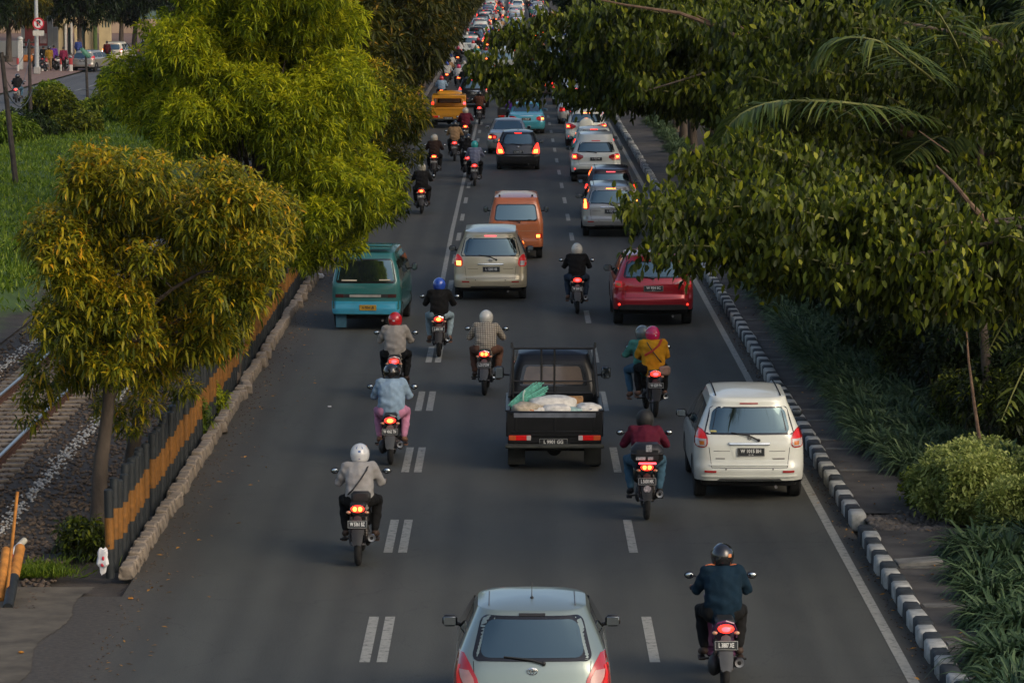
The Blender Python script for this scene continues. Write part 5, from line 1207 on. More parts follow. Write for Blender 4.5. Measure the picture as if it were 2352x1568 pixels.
# ---- palms
def palm(label, base, h, fl, nf, spec=None, curves=(), tr=.16, name='palm_tree', drop=(.2, 1.2), seed=0, leaf=.55, n_l=60, lw=.032):
    root = empty(name, base, 0, label, 'palm'); mb = MB()
    pts = [Vector((.12 * math.sin(k * .6 + seed), 0, h * k / 8)) for k in range(9)]; mb.tube(pts, [tr - .04 * tr * k for k in range(9)], 10)
    for k in range(int(h / .16)): z = k * .16; mb.lathe([(z, tr * (.97 - .3 * z / h)), (z + .02, tr * (1.05 - .3 * z / h)), (z + .05, tr * (.95 - .3 * z / h))], (.12 * math.sin(z / h * 8 * .6 + seed), 0, 0), 'Z', 10)
    mb.build('trunk', BARK, root); top = pts[-1]
    rr = random.Random(seed + 5)
    for k in range(nf):
        if spec and k < len(spec): a, e, ln = spec[k]
        else: a = 2.399 * k + rr.uniform(-.2, .2); e = rr.uniform(.1, 1.25); ln = fl * rr.uniform(.8, 1.1)
        d = Vector((math.cos(a) * math.cos(e), math.sin(a) * math.cos(e), math.sin(e))); sag = rr.uniform(.65, .95)
        C = [top + d * ln * t - Vector((0, 0, 1)) * sag * ln * .55 * t * t for t in [j / 14 for j in range(15)]]
        if k < len(curves):
            Q = [pos(*q) - Vector(base) for q in curves[k]]; C = []
            for j in range(15):
                u = j / 14 * (len(Q) - 1); i0 = min(len(Q) - 2, int(u)); f_ = u - i0; p0, p1, p2, p3 = Q[max(0, i0 - 1)], Q[i0], Q[i0 + 1], Q[min(len(Q) - 1, i0 + 2)]
                C.append(.5 * ((2 * p1) + (p2 - p0) * f_ + (2 * p0 - 5 * p1 + 4 * p2 - p3) * f_ ** 2 + (3 * p1 - p0 - 3 * p2 + p3) * f_ ** 3))
        m = MB(); m.tube(C, [.022 * (1 - .85 * j / 14) + .003 for j in range(15)], 5); fr = m.build('frond', mat('frond_rib', (.16, .17, .05), .7, var=.2), root)
        L = Leafs(); t = np.linspace(.12, .99, n_l); P = np.array([C[min(13, int(q * 14))].lerp(C[min(13, int(q * 14)) + 1], q * 14 - int(q * 14)) for q in t])
        tg = unit(np.gradient(P, axis=0)); S = unit(np.cross(tg, UP))
        for sg in (-1, 1):
            D = S * sg * .9 + tg * .55 + UP * nr.uniform(-.05, .3, (n_l, 1)); L.add(P, D, leaf * np.sin(np.clip(t * 1.05, 0, 1) * math.pi * .86 + .25) * nr.uniform(.85, 1.1, n_l), lw, nr.uniform(.3, .62, n_l), nr.uniform(.2, .8, n_l))
        link('leaflets', L.mesh('leaflets', LF_PALM), fr)
    return root
pc = pos(2262, 325, 59)
palm('feathery palm whose big arching frond hangs below the upper right boughs', (pc.x, pc.y, .1), pc.z - .1, 2.6, 8, tr=.085, seed=1, leaf=.86, lw=.040, n_l=90,
     curves=([(2262, 325, 59), (2100, 262, 56.5), (1960, 237, 53.2), (1823, 231, 53), (1750, 240, 52.8), (1685, 275, 52.7), (1645, 350, 52.6)], [(2262, 325, 59), (2160, 200, 57), (2070, 127, 54.5), (2015, 93, 53.5), (1946, 86, 53.5), (1895, 104, 53.5), (1862, 150, 53.5)], [(2262, 325, 59), (2215, 150, 56.5), (2164, 44, 54), (2124, 0, 54), (2070, -22, 54), (2010, 10, 54)]))
pc = pos(2420, 60, 60)
palm('second palm at the top right corner of the photo', (pc.x, pc.y, .1), pc.z - .1, 2.9, 9, [(3.1, .75, 3.1), (3.0, 1.25, 2.7)], seed=2, leaf=.65, lw=.04)
pc = pos(2470, 640, 50)
palm('long leaved palm entering from the right edge above the spiky plants', (pc.x, pc.y, .1), pc.z - .1, 1.7, 9, tr=.09, seed=3, leaf=.42, n_l=24, lw=.05,
     curves=([(2470, 640, 50), (2420, 560, 49), (2340, 560, 48), (2270, 605, 47.5)], [(2470, 640, 50), (2400, 650, 49), (2320, 720, 48), (2268, 810, 47.5)], [(2470, 640, 50), (2420, 720, 49), (2350, 850, 48), (2300, 965, 47.5)], [(2470, 640, 50), (2380, 600, 49), (2310, 640, 48), (2262, 700, 47.5)]))

# ---- ground planting
def straps(n, l, w, up=1.0, spread=1.0, tint=.5, droop=.9, r=.1, mt=LF_BLUE, name='foliage', lod=2):
    L = Leafs(); a = nr.uniform(0, 6.283, n); q = nr.uniform(.1, 1, n) ** .6 * spread
    B = np.stack([np.cos(a) * r * nr.uniform(0, 1, n), np.sin(a) * r * nr.uniform(0, 1, n), np.zeros(n)], 1); D = np.stack([np.cos(a) * q, np.sin(a) * q, np.full(n, up)], 1)
    L.add(B, D, l * nr.uniform(.6, 1.15, n), w, nr.uniform(droop * .6, droop * 1.3, n), np.clip(nr.normal(tint, .2, n), 0, 1), lod=lod, fold=.35); return L.mesh(name, mt)
SB = [straps(520, .66, .026, .95, .85, .5, .72, .22) for _ in range(3)]
def plant(me, label, cat, name, loc, s=1.0, group=None, rz=None):
    root = empty(name, loc, rnd.uniform(0, 6.28) if rz is None else rz, label, cat, group); root.scale = (s, s, s); link('foliage', me, root); return root
k = 0
for i in range(46):
    y = 56.0 + i * .82; off = .0 if y < 62 else 0
    for j in range(3 if y < 82 else 2):
        if y < 57.5 and j < 1: continue
        x = 6.22 + j * .58 + rnd.uniform(-.12, .12) + (.05 * (62 - y) if y < 60 else 0)
        lab = ('grey green strap leaved clump spilling over the footway edge', 'grey green strap leaved clump in the middle of the planting', 'grey green strap leaved clump at the back of the planting', 'grey green strap leaved clump deepest in the planting')[j] + (' near the white car' if y < 70 else ' beyond the white car')
        plant(SB[k % 3], lab, 'plant', 'strap_leaf_plant', (x, y + rnd.uniform(-.3, .3), .16), rnd.uniform(1.25, 1.6) + .12 * j, 'grey green plants along the footway'); k += 1
SD = [straps(460, .78, .030, .9, .95, .45, .8, .18, LF_DKBLUE) for _ in range(2)]
for i, (px, py) in enumerate(((2270, 1300), (2330, 1260), (2390, 1330), (2300, 1400), (2370, 1420), (2330, 1500), (2410, 1500), (2350, 1600), (2440, 1600), (2260, 1240), (2370, 1200), (2450, 1400), (2290, 1340), (2400, 1700), (2350, 1560))):
    p = grd(px - 15, py + 60); plant(SD[i % 2], 'deep green arching clump at the bottom right beside the footway', 'plant', 'arching_leaf_plant', (p.x, p.y, .15), rnd.uniform(1.15, 1.5), 'deep green plants at the bottom right')
def shrub(name, label, cat, loc, rx, ry, rz_, mt, per=120, l=.07, w=.03, n=26, cr=(.16, .28), tint=.5, group=None, lod=2, nn=7, droop=.2):
    root = empty(name, loc, 0, label, cat, group); cl = subclumps((0, 0, rz_), (rx, ry, rz_), n, cr, .85, .4); L = Leafs(); crown(L, cl, per * 6, n=nn, l=l, w=w, droop=droop, tint=tint, lod=lod, shell=.5)
    link('foliage', L.mesh('foliage', mt), root); mb = MB()
    for c, r in cl[:10]: mb.tube([(c[0] * .15, c[1] * .15, 0), (c[0] * .6, c[1] * .6, c[2] * .5), c], [.022, .014, .006], 5)
    mb.build('stems', BARK, root); return root
p = grd(2215, 1215); shrub('variegated_shrub', 'pale variegated shrub between the grey green and deep green plants', 'shrub', (p.x + .05, p.y + .5, .1), .72, 1.5, .50, LF_PALE, l=.085, w=.036, n=84, cr=(.14, .34))
p = grd(2300, 1170); shrub('variegated_shrub', 'second pale shrub behind and right of the variegated one', 'shrub', (p.x, p.y, .1), .5, .5, .42, LF_PALE, l=.085, w=.035, n=22)
p = grd(2125, 1180); shrub('lime_shrub', 'low lime green hedge shrub at the footway edge before the variegated shrub', 'shrub', (p.x, p.y, .1), .33, .75, .28, LF_LIME, l=.06, w=.035, n=26, cr=(.12, .2))
p = grd(2060, 960); shrub('green_shrub', 'rounded olive shrub glowing behind the grey green plants', 'shrub', (p.x + .9, p.y + 3, .1), .9, .9, .8, LF_LIME, l=.09, w=.045, n=34, cr=(.25, .4), per=60, tint=.18)
for i, (x, y, s) in enumerate(((8.9, 62, 1.4), (8.7, 66.5, 1.5), (8.6, 71, 1.5), (8.6, 76, 1.6), (8.8, 58, 1.2), (9.2, 53.5, 1.3), (9.0, 49, 1.2), (8.5, 82, 1.6), (8.4, 89, 1.5), (9.9, 64, 1.9), (10.0, 70, 2.0), (8.2, 97, 1.5), (8.0, 106, 1.5), (10.4, 57, 1.9))):
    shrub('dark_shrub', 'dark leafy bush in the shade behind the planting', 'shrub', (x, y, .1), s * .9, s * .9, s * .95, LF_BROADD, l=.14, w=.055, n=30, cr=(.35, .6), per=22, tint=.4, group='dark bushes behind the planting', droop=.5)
for px, py, z in ((2320, 1130, 55), (2390, 1010, 58)):
    p = pos(px, py, z); root = empty('spiky_plant', (p.x, p.y, .12), 0, 'dark spiky rosette plant at the right edge above the pale shrub' if z == 55 else 'second spiky rosette plant further back at the right edge', 'plant')
    hh = max(.2, p.z + .35); m = straps(150, .78, .05, .35, 1.0, .35, .35, .05, LF_DKBLUE); o = link('foliage', m, root); o.location = (0, 0, hh); mb = MB(); mb.tube([(0, 0, 0), (.03, 0, hh * .5), (0, 0, hh)], [.04, .035, .03], 7); mb.build('stem', BARK, root)
for i, (px, py, r1, r2) in enumerate(((2330, 1250, .55, .40), (2250, 1150, .5, .42), (2400, 1200, .6, .5))):
    p = grd(px, py); shrub('variegated_shrub', ('pale shrub patch at the right, before the spiky rosette', 'pale shrub patch merging behind the low lime hedge', 'pale shrub patch cut by the right edge of the photo')[i], 'shrub', (p.x, p.y, .1), r1, r1 * 1.3, r2, LF_PALE, l=.085, w=.036, n=40, cr=(.14, .3))
for i, (x, y) in enumerate(((7.7, 56.5), (8.2, 55.4), (7.9, 54.0), (8.3, 52.6), (7.6, 51.6), (8.4, 50.8), (7.9, 49.6), (8.5, 48.6), (7.4, 57.8), (8.3, 58.2), (7.4, 50.4), (7.7, 53.2))):
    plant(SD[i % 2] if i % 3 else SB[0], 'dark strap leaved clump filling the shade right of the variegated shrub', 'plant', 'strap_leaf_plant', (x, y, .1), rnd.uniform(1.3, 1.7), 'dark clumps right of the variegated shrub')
for i in range(30):
    y = 57.5 + i * 1.75; x = 7.75 + .35 * math.sin(i * 1.9) - .012 * (y - 57); s = rnd.uniform(.75, 1.15)
    shrub('leafy_shrub', 'dark leafy shrub behind the grey green planting, ' + ('level with the white car' if y < 68 else 'level with the red suv' if y < 90 else 'beyond the red suv'), 'shrub', (x, y, .1), .62 * s, .85, .95 * s, (LF_BROAD, LF_BROADD, LF_BROAD, LF_LIME)[i % 4] if i % 8 != 3 else LF_BROADD, l=.12, w=.045, n=26, cr=(.22, .42), per=32, tint=.24, group='leafy shrubs behind the grey green planting', droop=.45)
# bare stems among the planting
for (a, b, m_, lab) in (((2250, 1080, 56), (2225, 830, 57), mat('branch_bark', (.12, .075, .045), .9, var=.4, scale=9), 'thin leaning pale trunk rising behind the variegated shrub'), ((2180, 880, 66), (2172, 720, 66), BARKR, 'short reddish stem in the shade left of the leaning trunk')):
    p, q = pos(*a), pos(*b); root = empty('slender_tree', (p.x, p.y, .1), 0, lab, 'tree'); mb = MB(); q2 = q - Vector((p.x, p.y, .1)); mb.tube([(0, 0, 0), (q2.x * .1 + .03, 0, q2.z * .35), (q2.x * .55, q2.y * .5, q2.z * .7), q2, q2 * 1.25], [.04, .034, .028, .02, .012], 8); mb.build('trunk', m_, root)
    L = Leafs(); crown(L, subclumps(tuple(q2 * 1.3), (.6, .6, .5), 9, (.2, .35)), 60, n=7, l=.16, w=.05, tint=.4); link('crown', L.mesh('crown', LF_BROADD), root)
# distant grey green hedge plants
for i in range(30):
    plant(SB[i % 3], 'small grey green plant far along the footway', 'plant', 'strap_leaf_plant', (6.5 + rnd.uniform(0, .5), 95 + i * 3.0, .15), rnd.uniform(1.0, 1.4), 'distant plants along the footway')

# ---- left verge: grass, bushes
def grass(name, n, fx, l, w, label=None, mt=LF_GRASS, zf=lambda x, y: 0, up=1.0):
    L = Leafs(); P = np.array([fx() for _ in range(n)]); P = np.concatenate([P, np.array([[zf(a, b)] for a, b in P])], 1)
    D = np.concatenate([nr.normal(0, .45, (n, 2)), np.full((n, 1), up)], 1); L.add(P, D, l * nr.uniform(.5, 1.3, n), w, nr.uniform(.1, .5, n), np.clip(nr.normal(.5, .22, n), 0, 1), lod=1); return tag(link(name, L.mesh(name, mt)), kind='stuff')
def gpatch():
    while True:
        x = rnd.uniform(-22.8, -11.0); y = 85 + 240 * rnd.random() ** 1.6
        if x < -12.6 - 1.2 * math.sin(y * .35) * math.sin(y * .13) or rnd.random() < .08: return (x, y)
grass('grass', 90000, gpatch, .34, .045, zf=lambda x, y: bank(x, y) - .05)
grass('grass', 1300, lambda: (-6.55 + rnd.gauss(0, .3), 48.75 + abs(rnd.gauss(0, .45))), .22, .009)
grass('weeds', 2500, lambda: (rnd.choice((-5.85, -6.0)) + rnd.gauss(0, .16), rnd.uniform(50, 100)), .16, .012)
for px, py, s, rx, m_, lab in ((190, 1272, .5, .5, LF_BROAD, 'small leafy weed bush at the foot of the nearest tree'), (430, 1010, .8, .5, LF_LIME, 'green bush showing between the trunks behind the striped fence'), (470, 960, .7, .6, LF_YELLOW, 'yellow green bush further along behind the fence')):
    p = grd(px, py); shrub('roadside_bush', lab, 'bush', (p.x, p.y, -.05), rx * .75, rx * .75, s * .5, m_, l=.12, w=.04, n=20, cr=(.14, .25), per=60, tint=.25, droop=.4)
for px, py, w_, h_, mt_, lab in ((118, 318, 1.35, 1.15, LF_BROAD, 'tall dark green bush beside the far road, between two utility poles'), (115, 262, 1.0, .75, LF_GRASS, 'light feathery bush behind the tall dark green bush'), (60, 340, 1.5, .8, LF_BROADD, 'low wide bush left of the tall dark green bush'), (180, 330, 1.3, .65, LF_BROAD, 'low dark bush right of the tall one'),
    (265, 300, 1.6, .9, LF_LIME, 'yellowish bush under the edge of the tall yellow green tree'), (330, 310, 1.8, .9, LF_GRASS, 'green bush hidden partly by the tall yellow green tree'), (265, 220, .9, .9, LF_GRASS, 'pale bush at the kerb of the far road'), (225, 285, 1.0, .6, LF_GRASS, 'small bush at the kerb between the poles'), (20, 345, 1.2, .7, LF_GRASS, 'green bush by the leaning utility pole'), (330, 245, 1.6, .9, LF_LIME, 'bush beyond the kerb at the right'), (400, 300, 1.6, 1.0, LF_GRASS, 'bush glimpsed through the yellow green tree')):
    p = grd(px, py); shrub('verge_bush', lab, 'bush', (p.x, p.y, -.05), w_, w_, h_, mt_, l=.26, w=.08, n=30, cr=(.35, .65), per=24, tint=.55, group='bushes on the railway verge', lod=1, droop=.5)

# ================================================================== placing traffic
def cpos(px, py, back=.7): p = grd(px, py); return p.x, p.y - back
P_WHITE = paint('paint_white', (.72, .74, .66), .05); P_SILVERB = paint('paint_silver_blue', (.26, .315, .285), .55, .3); P_BEIGE = paint('paint_beige', (.62, .54, .37), .35, .3)
P_RED = paint('paint_red', (.36, .010, .022), .35, .28, .05); P_ORANGE = paint('paint_orange', (.42, .115, .035), .1, .45, .3); P_SILVER = paint('paint_silver', (.40, .39, .36), .5); P_BLACK = mat('paint_black', (.005, .005, .0055), .33, var=.4, scale=3, spec=.4)
P_DARK = paint('paint_dark_grey', (.035, .035, .035), .4); P_TEAL = paint('paint_teal', (.016, .13, .125), .1, .45, .3); P_BLUE = paint('paint_light_blue', (.03, .33, .50), .1, .45, .3); P_YELLOW = paint('paint_yellow', (.62, .27, .008), .1, .4, .2)
P_SKY = paint('paint_taxi_blue', (.05, .33, .42), .2); P_GREY = paint('paint_grey', (.16, .155, .14), .5)
P_MIRB = BLACKP

# nearest first
x, y = cpos(1222, 1704, .62)
hatchback('silver blue hatchback at the bottom of the photo, its wide rear window reflecting the sky', x, y, P_SILVERB, name='hatchback',
    lamps=(REDLENS, [([(.70, .60, .70), (.80, .62, .76), (.88, .67, .77)], mat('frosted_pink_lens', (.42, .22, .20), .25, coat=1)), ([(.64, .72, .79), (.84, .78, .80), (.92, .76, .78)], REDDIM)]))
x, y = cpos(1715, 1137)
mpv('white people carrier in the right lane with its plate and chrome strip in full view', x, y, P_WHITE, badge='s', txt='W 1015 BH', sub='01 18', name='minivan')
x, y = cpos(1273, 1070)
pick = pickup('black pickup truck with open cargo bed loaded with sacks', x, y, P_BLACK, txt='L 9901 GG')
PX, PY = x, y
x, y = cpos(843, 752)
boxvan('teal minibus with a bright blue lower panel beside the left kerb', x, y, P_TEAL, 'teal', name='minibus', W=1.54, H=1.80, L=3.9, pm2=P_BLUE, rz=R(-2.5))
x, y = cpos(1127, 685)
mpv('champagne people carrier with its left indicator lit, ahead of the black pickup', x, y, P_BEIGE, txt='L 1288 HB', sub='', W=1.78, H=1.74, L=4.55, name='minivan', badge='oval', hbl=LITPINK, roofribs=False,
    lamps=(REDDIM, [([(.86, .71, .82), (.97, .71, .825)], lambda sg: LITAMB if sg < 0 else CLEARL)]))
x, y = cpos(1185, 592)
boxvan('orange van with one brake light showing, just ahead of the champagne people carrier', x, y, P_ORANGE, 'orange', name='van')
x, y = cpos(1498, 742, .78)
suv('red compact suv in the right lane partly under the hanging leaves', x, y, P_RED, W=1.82, H=1.64, txt='W 954 SC', badge='diamonds', rails=False, name='suv')
x, y = cpos(1402, 541)
mpv('silver station wagon with its brake lights lit, beside the overhanging leaves', x, y, P_SILVER, txt='L 1527 RA', W=1.70, H=1.60, L=4.45, lit=True, name='station_wagon', hbl=LITHOT,
    lamps=(REDDIM, [([(.86, .71, .80), (1.0, .715, .80), (1.12, .735, .785)], LITHOT)]))
x, y = cpos(1402, 500)
mpv('dark maroon wagon directly ahead of the silver station wagon', x, y, paint('paint_maroon', (.05, .022, .02), .3), txt='W 1102 NP', W=1.66, H=1.66, L=4.2, lit=True, name='station_wagon')
x, y = cpos(1368, 416, .78)
FORT = suv('large white suv with brake lights glowing, third in the right lane queue', x, y, P_WHITE, txt='L 1717 KK', W=1.84, H=1.82, L=4.7, lit=True, name='suv', hbl=REDDIM)
x, y = cpos(1364, 378, .7)
WH = hatchback('white hatchback hidden behind the large white suv but for roof and brake light', x, y, P_WHITE, lit=True, name='hatchback')
x, y = cpos(1346, 338, .78)
suv('white suv with a round spare wheel on its tailgate, fifth in the right lane queue', x, y, P_WHITE, txt='W 1266 QB', W=1.78, H=1.74, L=4.2, lit=True, spare=True, name='suv', hbl=LITHOT)
x, y = cpos(1190, 388)
hatchback('dark grey hatchback with orange glowing tail lights in the middle lane', x, y, P_DARK, lit=True, name='hatchback', txt='L 1934 ZA')
x, y = cpos(1167, 352, .85)
SED = sedan('silver sedan peeping out behind the dark grey hatchback', x, y, P_SILVER, lit='l', name='sedan')
x, y = cpos(1209, 306, .85)
sedan('sky blue taxi beyond the silver sedan', x, y, P_SKY, lit='both', name='taxi', roofsign=True)
x, y = cpos(1188, 292, .75)
pickup('tall dark pickup with one orange brake light ahead of the sky blue taxi', x, y, P_DARK, W=1.9, name='pickup_truck', txt='N 8120 UK')
m = MB(); p = pos(1143 , 250, 177)
x, y = cpos(1031, 293, .75)
ytr = pickup('yellow pickup truck by the left kerb under the olive trees', x, y, P_YELLOW, W=1.66, name='pickup_truck', txt='W 8204 NE', cage=False, tail=P_YELLOW)
cv = MB(); cv.box((0, 1.25, 1.55), (1.6, 2.3, .08), .03)
for sx in (-.76, .76):
    for yy in (.12, 2.3): cv.box((sx, yy, 1.26), (.09, .09, .6), .02)
cv.box((0, .1, 1.5), (1.6, .06, .16), .02); cv.build('canopy_frame', P_YELLOW, ytr)
for sg in (-1, 1): q = MB(); q.box((sg * .76, .04, 1.2), (.12, .03, .12), .01); q.build('tail_light', LITPINK if sg > 0 else LITRED, ytr)
x, y = cpos(1088, 246)
CR = mpv('black people carrier with bright tail lights in the left lane beyond the yellow truck', x, y, P_BLACK, lit=True, name='minivan', txt='L 1023 AC')

# load of the pickup: each piece its own thing
GREENB = mat('green_plastic', (.13, .42, .32), .45, var=.35, scale=20); SACK = mat('woven_sack', (.70, .67, .60), .8, var=.22, scale=10, bumpy=.8); SACK2 = mat('woven_sack_cream', (.50, .42, .30), .8, var=.3, scale=14, bumpy=.8)
def sack(x, y, z, sx, sy, sz, mt, label, rz=0, deco=None):
    mb = MB(); mb.ell((0, 0, 0), (1, 1, 1), 26, 16); vs = []
    for v in mb.v:
        q = Vector(v); s = [math.copysign(abs(c) ** .62, c) for c in q]; wob = 1 + .05 * math.sin(q.x * 7 + q.y * 5 + x * 9) + .04 * math.sin(q.z * 9 + q.x * 4)
        vs.append((s[0] * sx * wob, s[1] * sy * wob, s[2] * sz * wob))
    mb.v = vs; o = mb.build('sack', mt, angle=180); o.location = (x, y, z); o.rotation_euler = (rnd.uniform(-.1, .1), rnd.uniform(-.08, .08), rz); tag(o, label, 'sack', 'load in the bed of the black pickup')
    if deco:
        d = MB(); d.ell((0, -sy * .93, sz * .15), (sx * .45, .01, sz * .4), 12, 5); d.build('printed_patch', deco, o)
    return o
bz = .74
sack(PX - .42, PY + .36, bz + .18, .28, .25, .17, SACK2, 'cream sack with an orange print at the left of the pickup load', .1, mat('print_orange', (.5, .16, .05), .7, var=.5, scale=30))
sack(PX - .02, PY + .62, bz + .24, .42, .30, .19, SACK, 'largest white sack lying across the middle of the pickup load', .05)
sack(PX + .05, PY + .26, bz + .17, .26, .2, .17, SACK, 'small white sack in front of the largest one', -.1, mat('print_pink', (.5, .2, .28), .7, var=.5, scale=30))
sack(PX + .55, PY + .34, bz + .19, .20, .24, .16, SACK, 'white sack with a blue patch at the right of the pickup load', .2, mat('print_blue', (.02, .06, .2), .7))
sack(PX - .24, PY + .28, bz + .15, .16, .18, .15, SACK, 'small sack with a red patch between the cream and white ones', .3, mat('print_red', (.5, .04, .04), .7))
sack(PX + .32, PY + .24, bz + .15, .18, .18, .14, mat('sack_mint', (.35, .5, .45), .7, var=.3, scale=15), 'mint and pink plastic sack behind the pickup tailgate', .0)
mb = MB(); mb.box((0, 0, 0), (.34, .03, .22), .006); mb.box((0, .25, 0), (.34, .03, .22), .006)
for sx in (-.155, .155): mb.box((sx, .125, 0), (.03, .22, .2), .006)
o = mb.build('crate', mat('crate_wood', (.34, .19, .08), .8, var=.3, stretch=(1, 1, 6))); o.location = (PX + .30, PY + .55, bz + .30); tag(o, 'small wooden crate behind the sacks in the pickup bed', 'crate')
mb = MB()
for k in range(46):
    a, b = rnd.uniform(0, 6.28), rnd.random() ** .5 * .12; s = Vector((math.cos(a) * b - .38, .25, math.sin(a) * b * .7 - .16)); e = Vector((math.cos(a) * b * 1.7 + .22, .42, math.sin(a) * b * 1.3 + .16)); mb.tube([s, (s + e) / 2 + Vector((0, 0, .02)), e], .012, 5)
o = mb.build('plastic_bundle', GREENB); o.scale = (.72, .8, .85); o.location = (PX - .40, PY + .42, bz + .40); tag(o, 'bundle of green plastic tubes sticking up at the left of the pickup bed', 'bundle')
q = MB(); q.tube([(.14 * math.cos(a) * .25 - .12, .33 + .13 * math.cos(a), .0 + .13 * math.sin(a)) for a in [6.283 * k / 12 for k in range(13)]], .02, 6); q.build('tie', mat('tie_pale', (.4, .5, .45), .6), o)

# motorcycles and riders
C_GREY = cloth('grey', (.30, .29, .275)); C_GREYD = cloth('warm_grey', (.28, .255, .22)); C_BLACK = cloth('black', (.010, .010, .010)); C_DENIM = cloth('denim', (.05, .11, .16)); C_PALEDENIM = cloth('pale_denim', (.25, .33, .36)); C_SKYB = cloth('sky_blue', (.24, .34, .44)); C_PINK = cloth('pink', (.55, .24, .36))
C_NAVY = cloth('petrol', (.006, .019, .033)); C_MAROON = cloth('maroon', (.10, .012, .026)); C_YEL = cloth('yellow', (.58, .27, .015)); C_BROWN = cloth('brown', (.13, .065, .042)); C_TAN = cloth('tan', (.30, .19, .10)); C_GREEN = cloth('green_print', (.06, .2, .16), .6); C_PURPLE = cloth('purple', (.10, .03, .22)); C_RUST = cloth('rust', (.08, .035, .022)); C_WHITE = cloth('white', (.5, .5, .48))
C_CHECK = checker('cloth_check_grey', '#b5ab98', '#5f564b', 30); C_PLAID = checker('cloth_plaid', '#8f95a8', '#353b58', 22)
def helm(name, c, r=.22): return mat('helmet_' + name, c, r, var=.12, scale=4, coat=1)
H_WHITE = helm('white', (.60, .58, .50)); H_PEARL = helm('pearl', (.62, .63, .62)); H_RED = helm('red', (.50, .012, .014)); H_BLACK = helm('black', (.012, .012, .013)); H_MATT = mat('helmet_matt', (.02, .02, .019), .6, var=.2); H_BLUE = helm('blue', (.025, .08, .42)); H_PINK = helm('pink', (.62, .02, .11)); H_GREY = helm('grey', (.12, .14, .13)); H_TEAL = helm('teal', (.03, .38, .36)); H_CREAM = helm('cream', (.45, .42, .34))
PB = paint('bike_black', (.012, .012, .013), .1, .35); PBR = paint('bike_red', (.25, .01, .012), .1, .35); PBP = paint('bike_purple', (.12, .03, .10), .1, .35); PBW = paint('bike_white', (.5, .48, .45), .1, .35)
FENG = mat('fender_grey', (.055, .06, .065), .6)
SHOE = mat('shoe_brown', (.05, .03, .02), .7); SHOEP = mat('sandal', (.2, .1, .06), .7)
def rider(px, py, bl, pl, kind='scooter', pm=PB, plate_='W 2044 TH', lit='red', pose='rider', top=C_BLACK, legs=C_BLACK, helmet=H_WHITE, fat=1.0, rz=0, bk={}, scl=1.0, **kw):
    p = grd(px, py); b = bike(bl, p.x, p.y, kind, pm, plate_, rz=rz, lit=lit, **bk); o = person(pl, b, p.x, p.y, pose, top, legs, helmet, kw.pop('shoe', SHOE), fat, rz, scl=scl, **kw); return b, o
DEC = mat('decal_blue', (.05, .12, .3), .4); DECW = mat('decal_white', (.6, .6, .6), .4); DECO = mat('decal_orange', (.5, .17, .06), .4); DECK = mat('decal_grey', (.12, .12, .13), .4)
rider(823, 1297, 'black motorcycle with a bright brake light, nearest of the left lane', 'person in a light grey jacket and white helmet nearest in the left lane', 'motorcycle', PB, 'W 5361 BZ', 'hot', 'rider', C_GREY, C_BLACK, H_PEARL, 1.0,
      extra={'mark': ([(-1.57, .35, .13, .09), (-1.95, .75, .05, .16), (-1.2, .75, .05, .16), (-1.57, -.35, .10, .035)], DEC), 'pack': 1, 'bag': (-1, BLACKP)})
rider(1665, 1586, 'scooter with pinkish panels at the bottom right of the road', 'stout person in a petrol blue jacket with orange shoulder piping and black helmet', 'scooter', PBP, 'L 3887 XE', 'red', 'rider', C_NAVY, C_BLACK, H_BLACK, 1.12,
      bk=dict(fender=FENG), extra={'mark': ([(-.95, .15, .16, .13)], DECO), 'band': mat('piping_orange', (.6, .16, .05), .6)})
rider(1485, 1192, 'motorcycle carrying a large black top box with stickers', 'person in a maroon jacket mostly hidden by the black top box', 'motorcycle', PB, 'L 5658 MK', 'hot', 'lean', C_MAROON, C_DENIM, H_MATT, 1.12, bk=dict(box=True), shoe=RUBBER)
rider(897, 1066, 'black scooter under the rider in a sky blue jacket', 'person in a puffy sky blue jacket, pink trousers and black helmet', 'scooter', PB, 'W 4062 TN', 'core', 'rider', C_SKYB, C_PINK, H_BLACK, 1.16, bk=dict(fender=FENG), shoe=SHOEP)
rider(906, 918, 'scooter with a white rim round its tail, under the red helmeted rider', 'person in a warm grey shirt and red helmet', 'scooter', PB, 'W 2275 YO', 'red', 'rider', C_GREYD, C_BLACK, H_RED, 1.05, bk=dict(ring=PBW), extra={'mark': ([(-1.75, -.05, .16, .09)], DECW)})
rider(1008, 819, 'slim motorcycle under the blue helmeted rider on the lane line', 'person in a black jacket, pale jeans and blue helmet', 'motorcycle', PBR, 'L 6041 HR', 'core', 'rider', C_BLACK, C_PALEDENIM, H_BLUE, 1.0, bk=dict(ring=CHROME), shoe=SHOEP)
rider(1113, 907, 'black motorcycle with twin brake lights left of the pickup', 'person in a grey checked shirt, brown trousers and cream helmet', 'motorcycle', PB, 'L 2117 DW', 'hot', 'lean', C_CHECK, C_BROWN, H_WHITE, 1.08, bk=dict(ring=CHROME, fender=FENG), rz=R(-2))
rider(1326, 720, 'motorcycle under the black jacketed rider between the middle and right lanes', 'person in a black jacket and plain white helmet riding left of the red suv', 'motorcycle', PB, 'W 3349 CJ', 'red', 'rider', C_BLACK, cloth('dark_denim', (.03, .045, .07)), H_WHITE, 1.05, bk=dict(fender=FENG), shoe=SHOEP, extra={'mark': ([(-1.57, .5, .22, .03), (-1.57, .1, .18, .02)], DECK)})
p = grd(1503, 957); bike('motorcycle carrying two people beside the black pickup', p.x, p.y, 'motorcycle', PB, 'W 6209 PA', lit='red', rz=R(4), bk=None) if False else bike('motorcycle carrying two people beside the black pickup', p.x, p.y, 'motorcycle', PB, 'W 6209 PA', rz=R(5), lit='red', ring=CHROME)
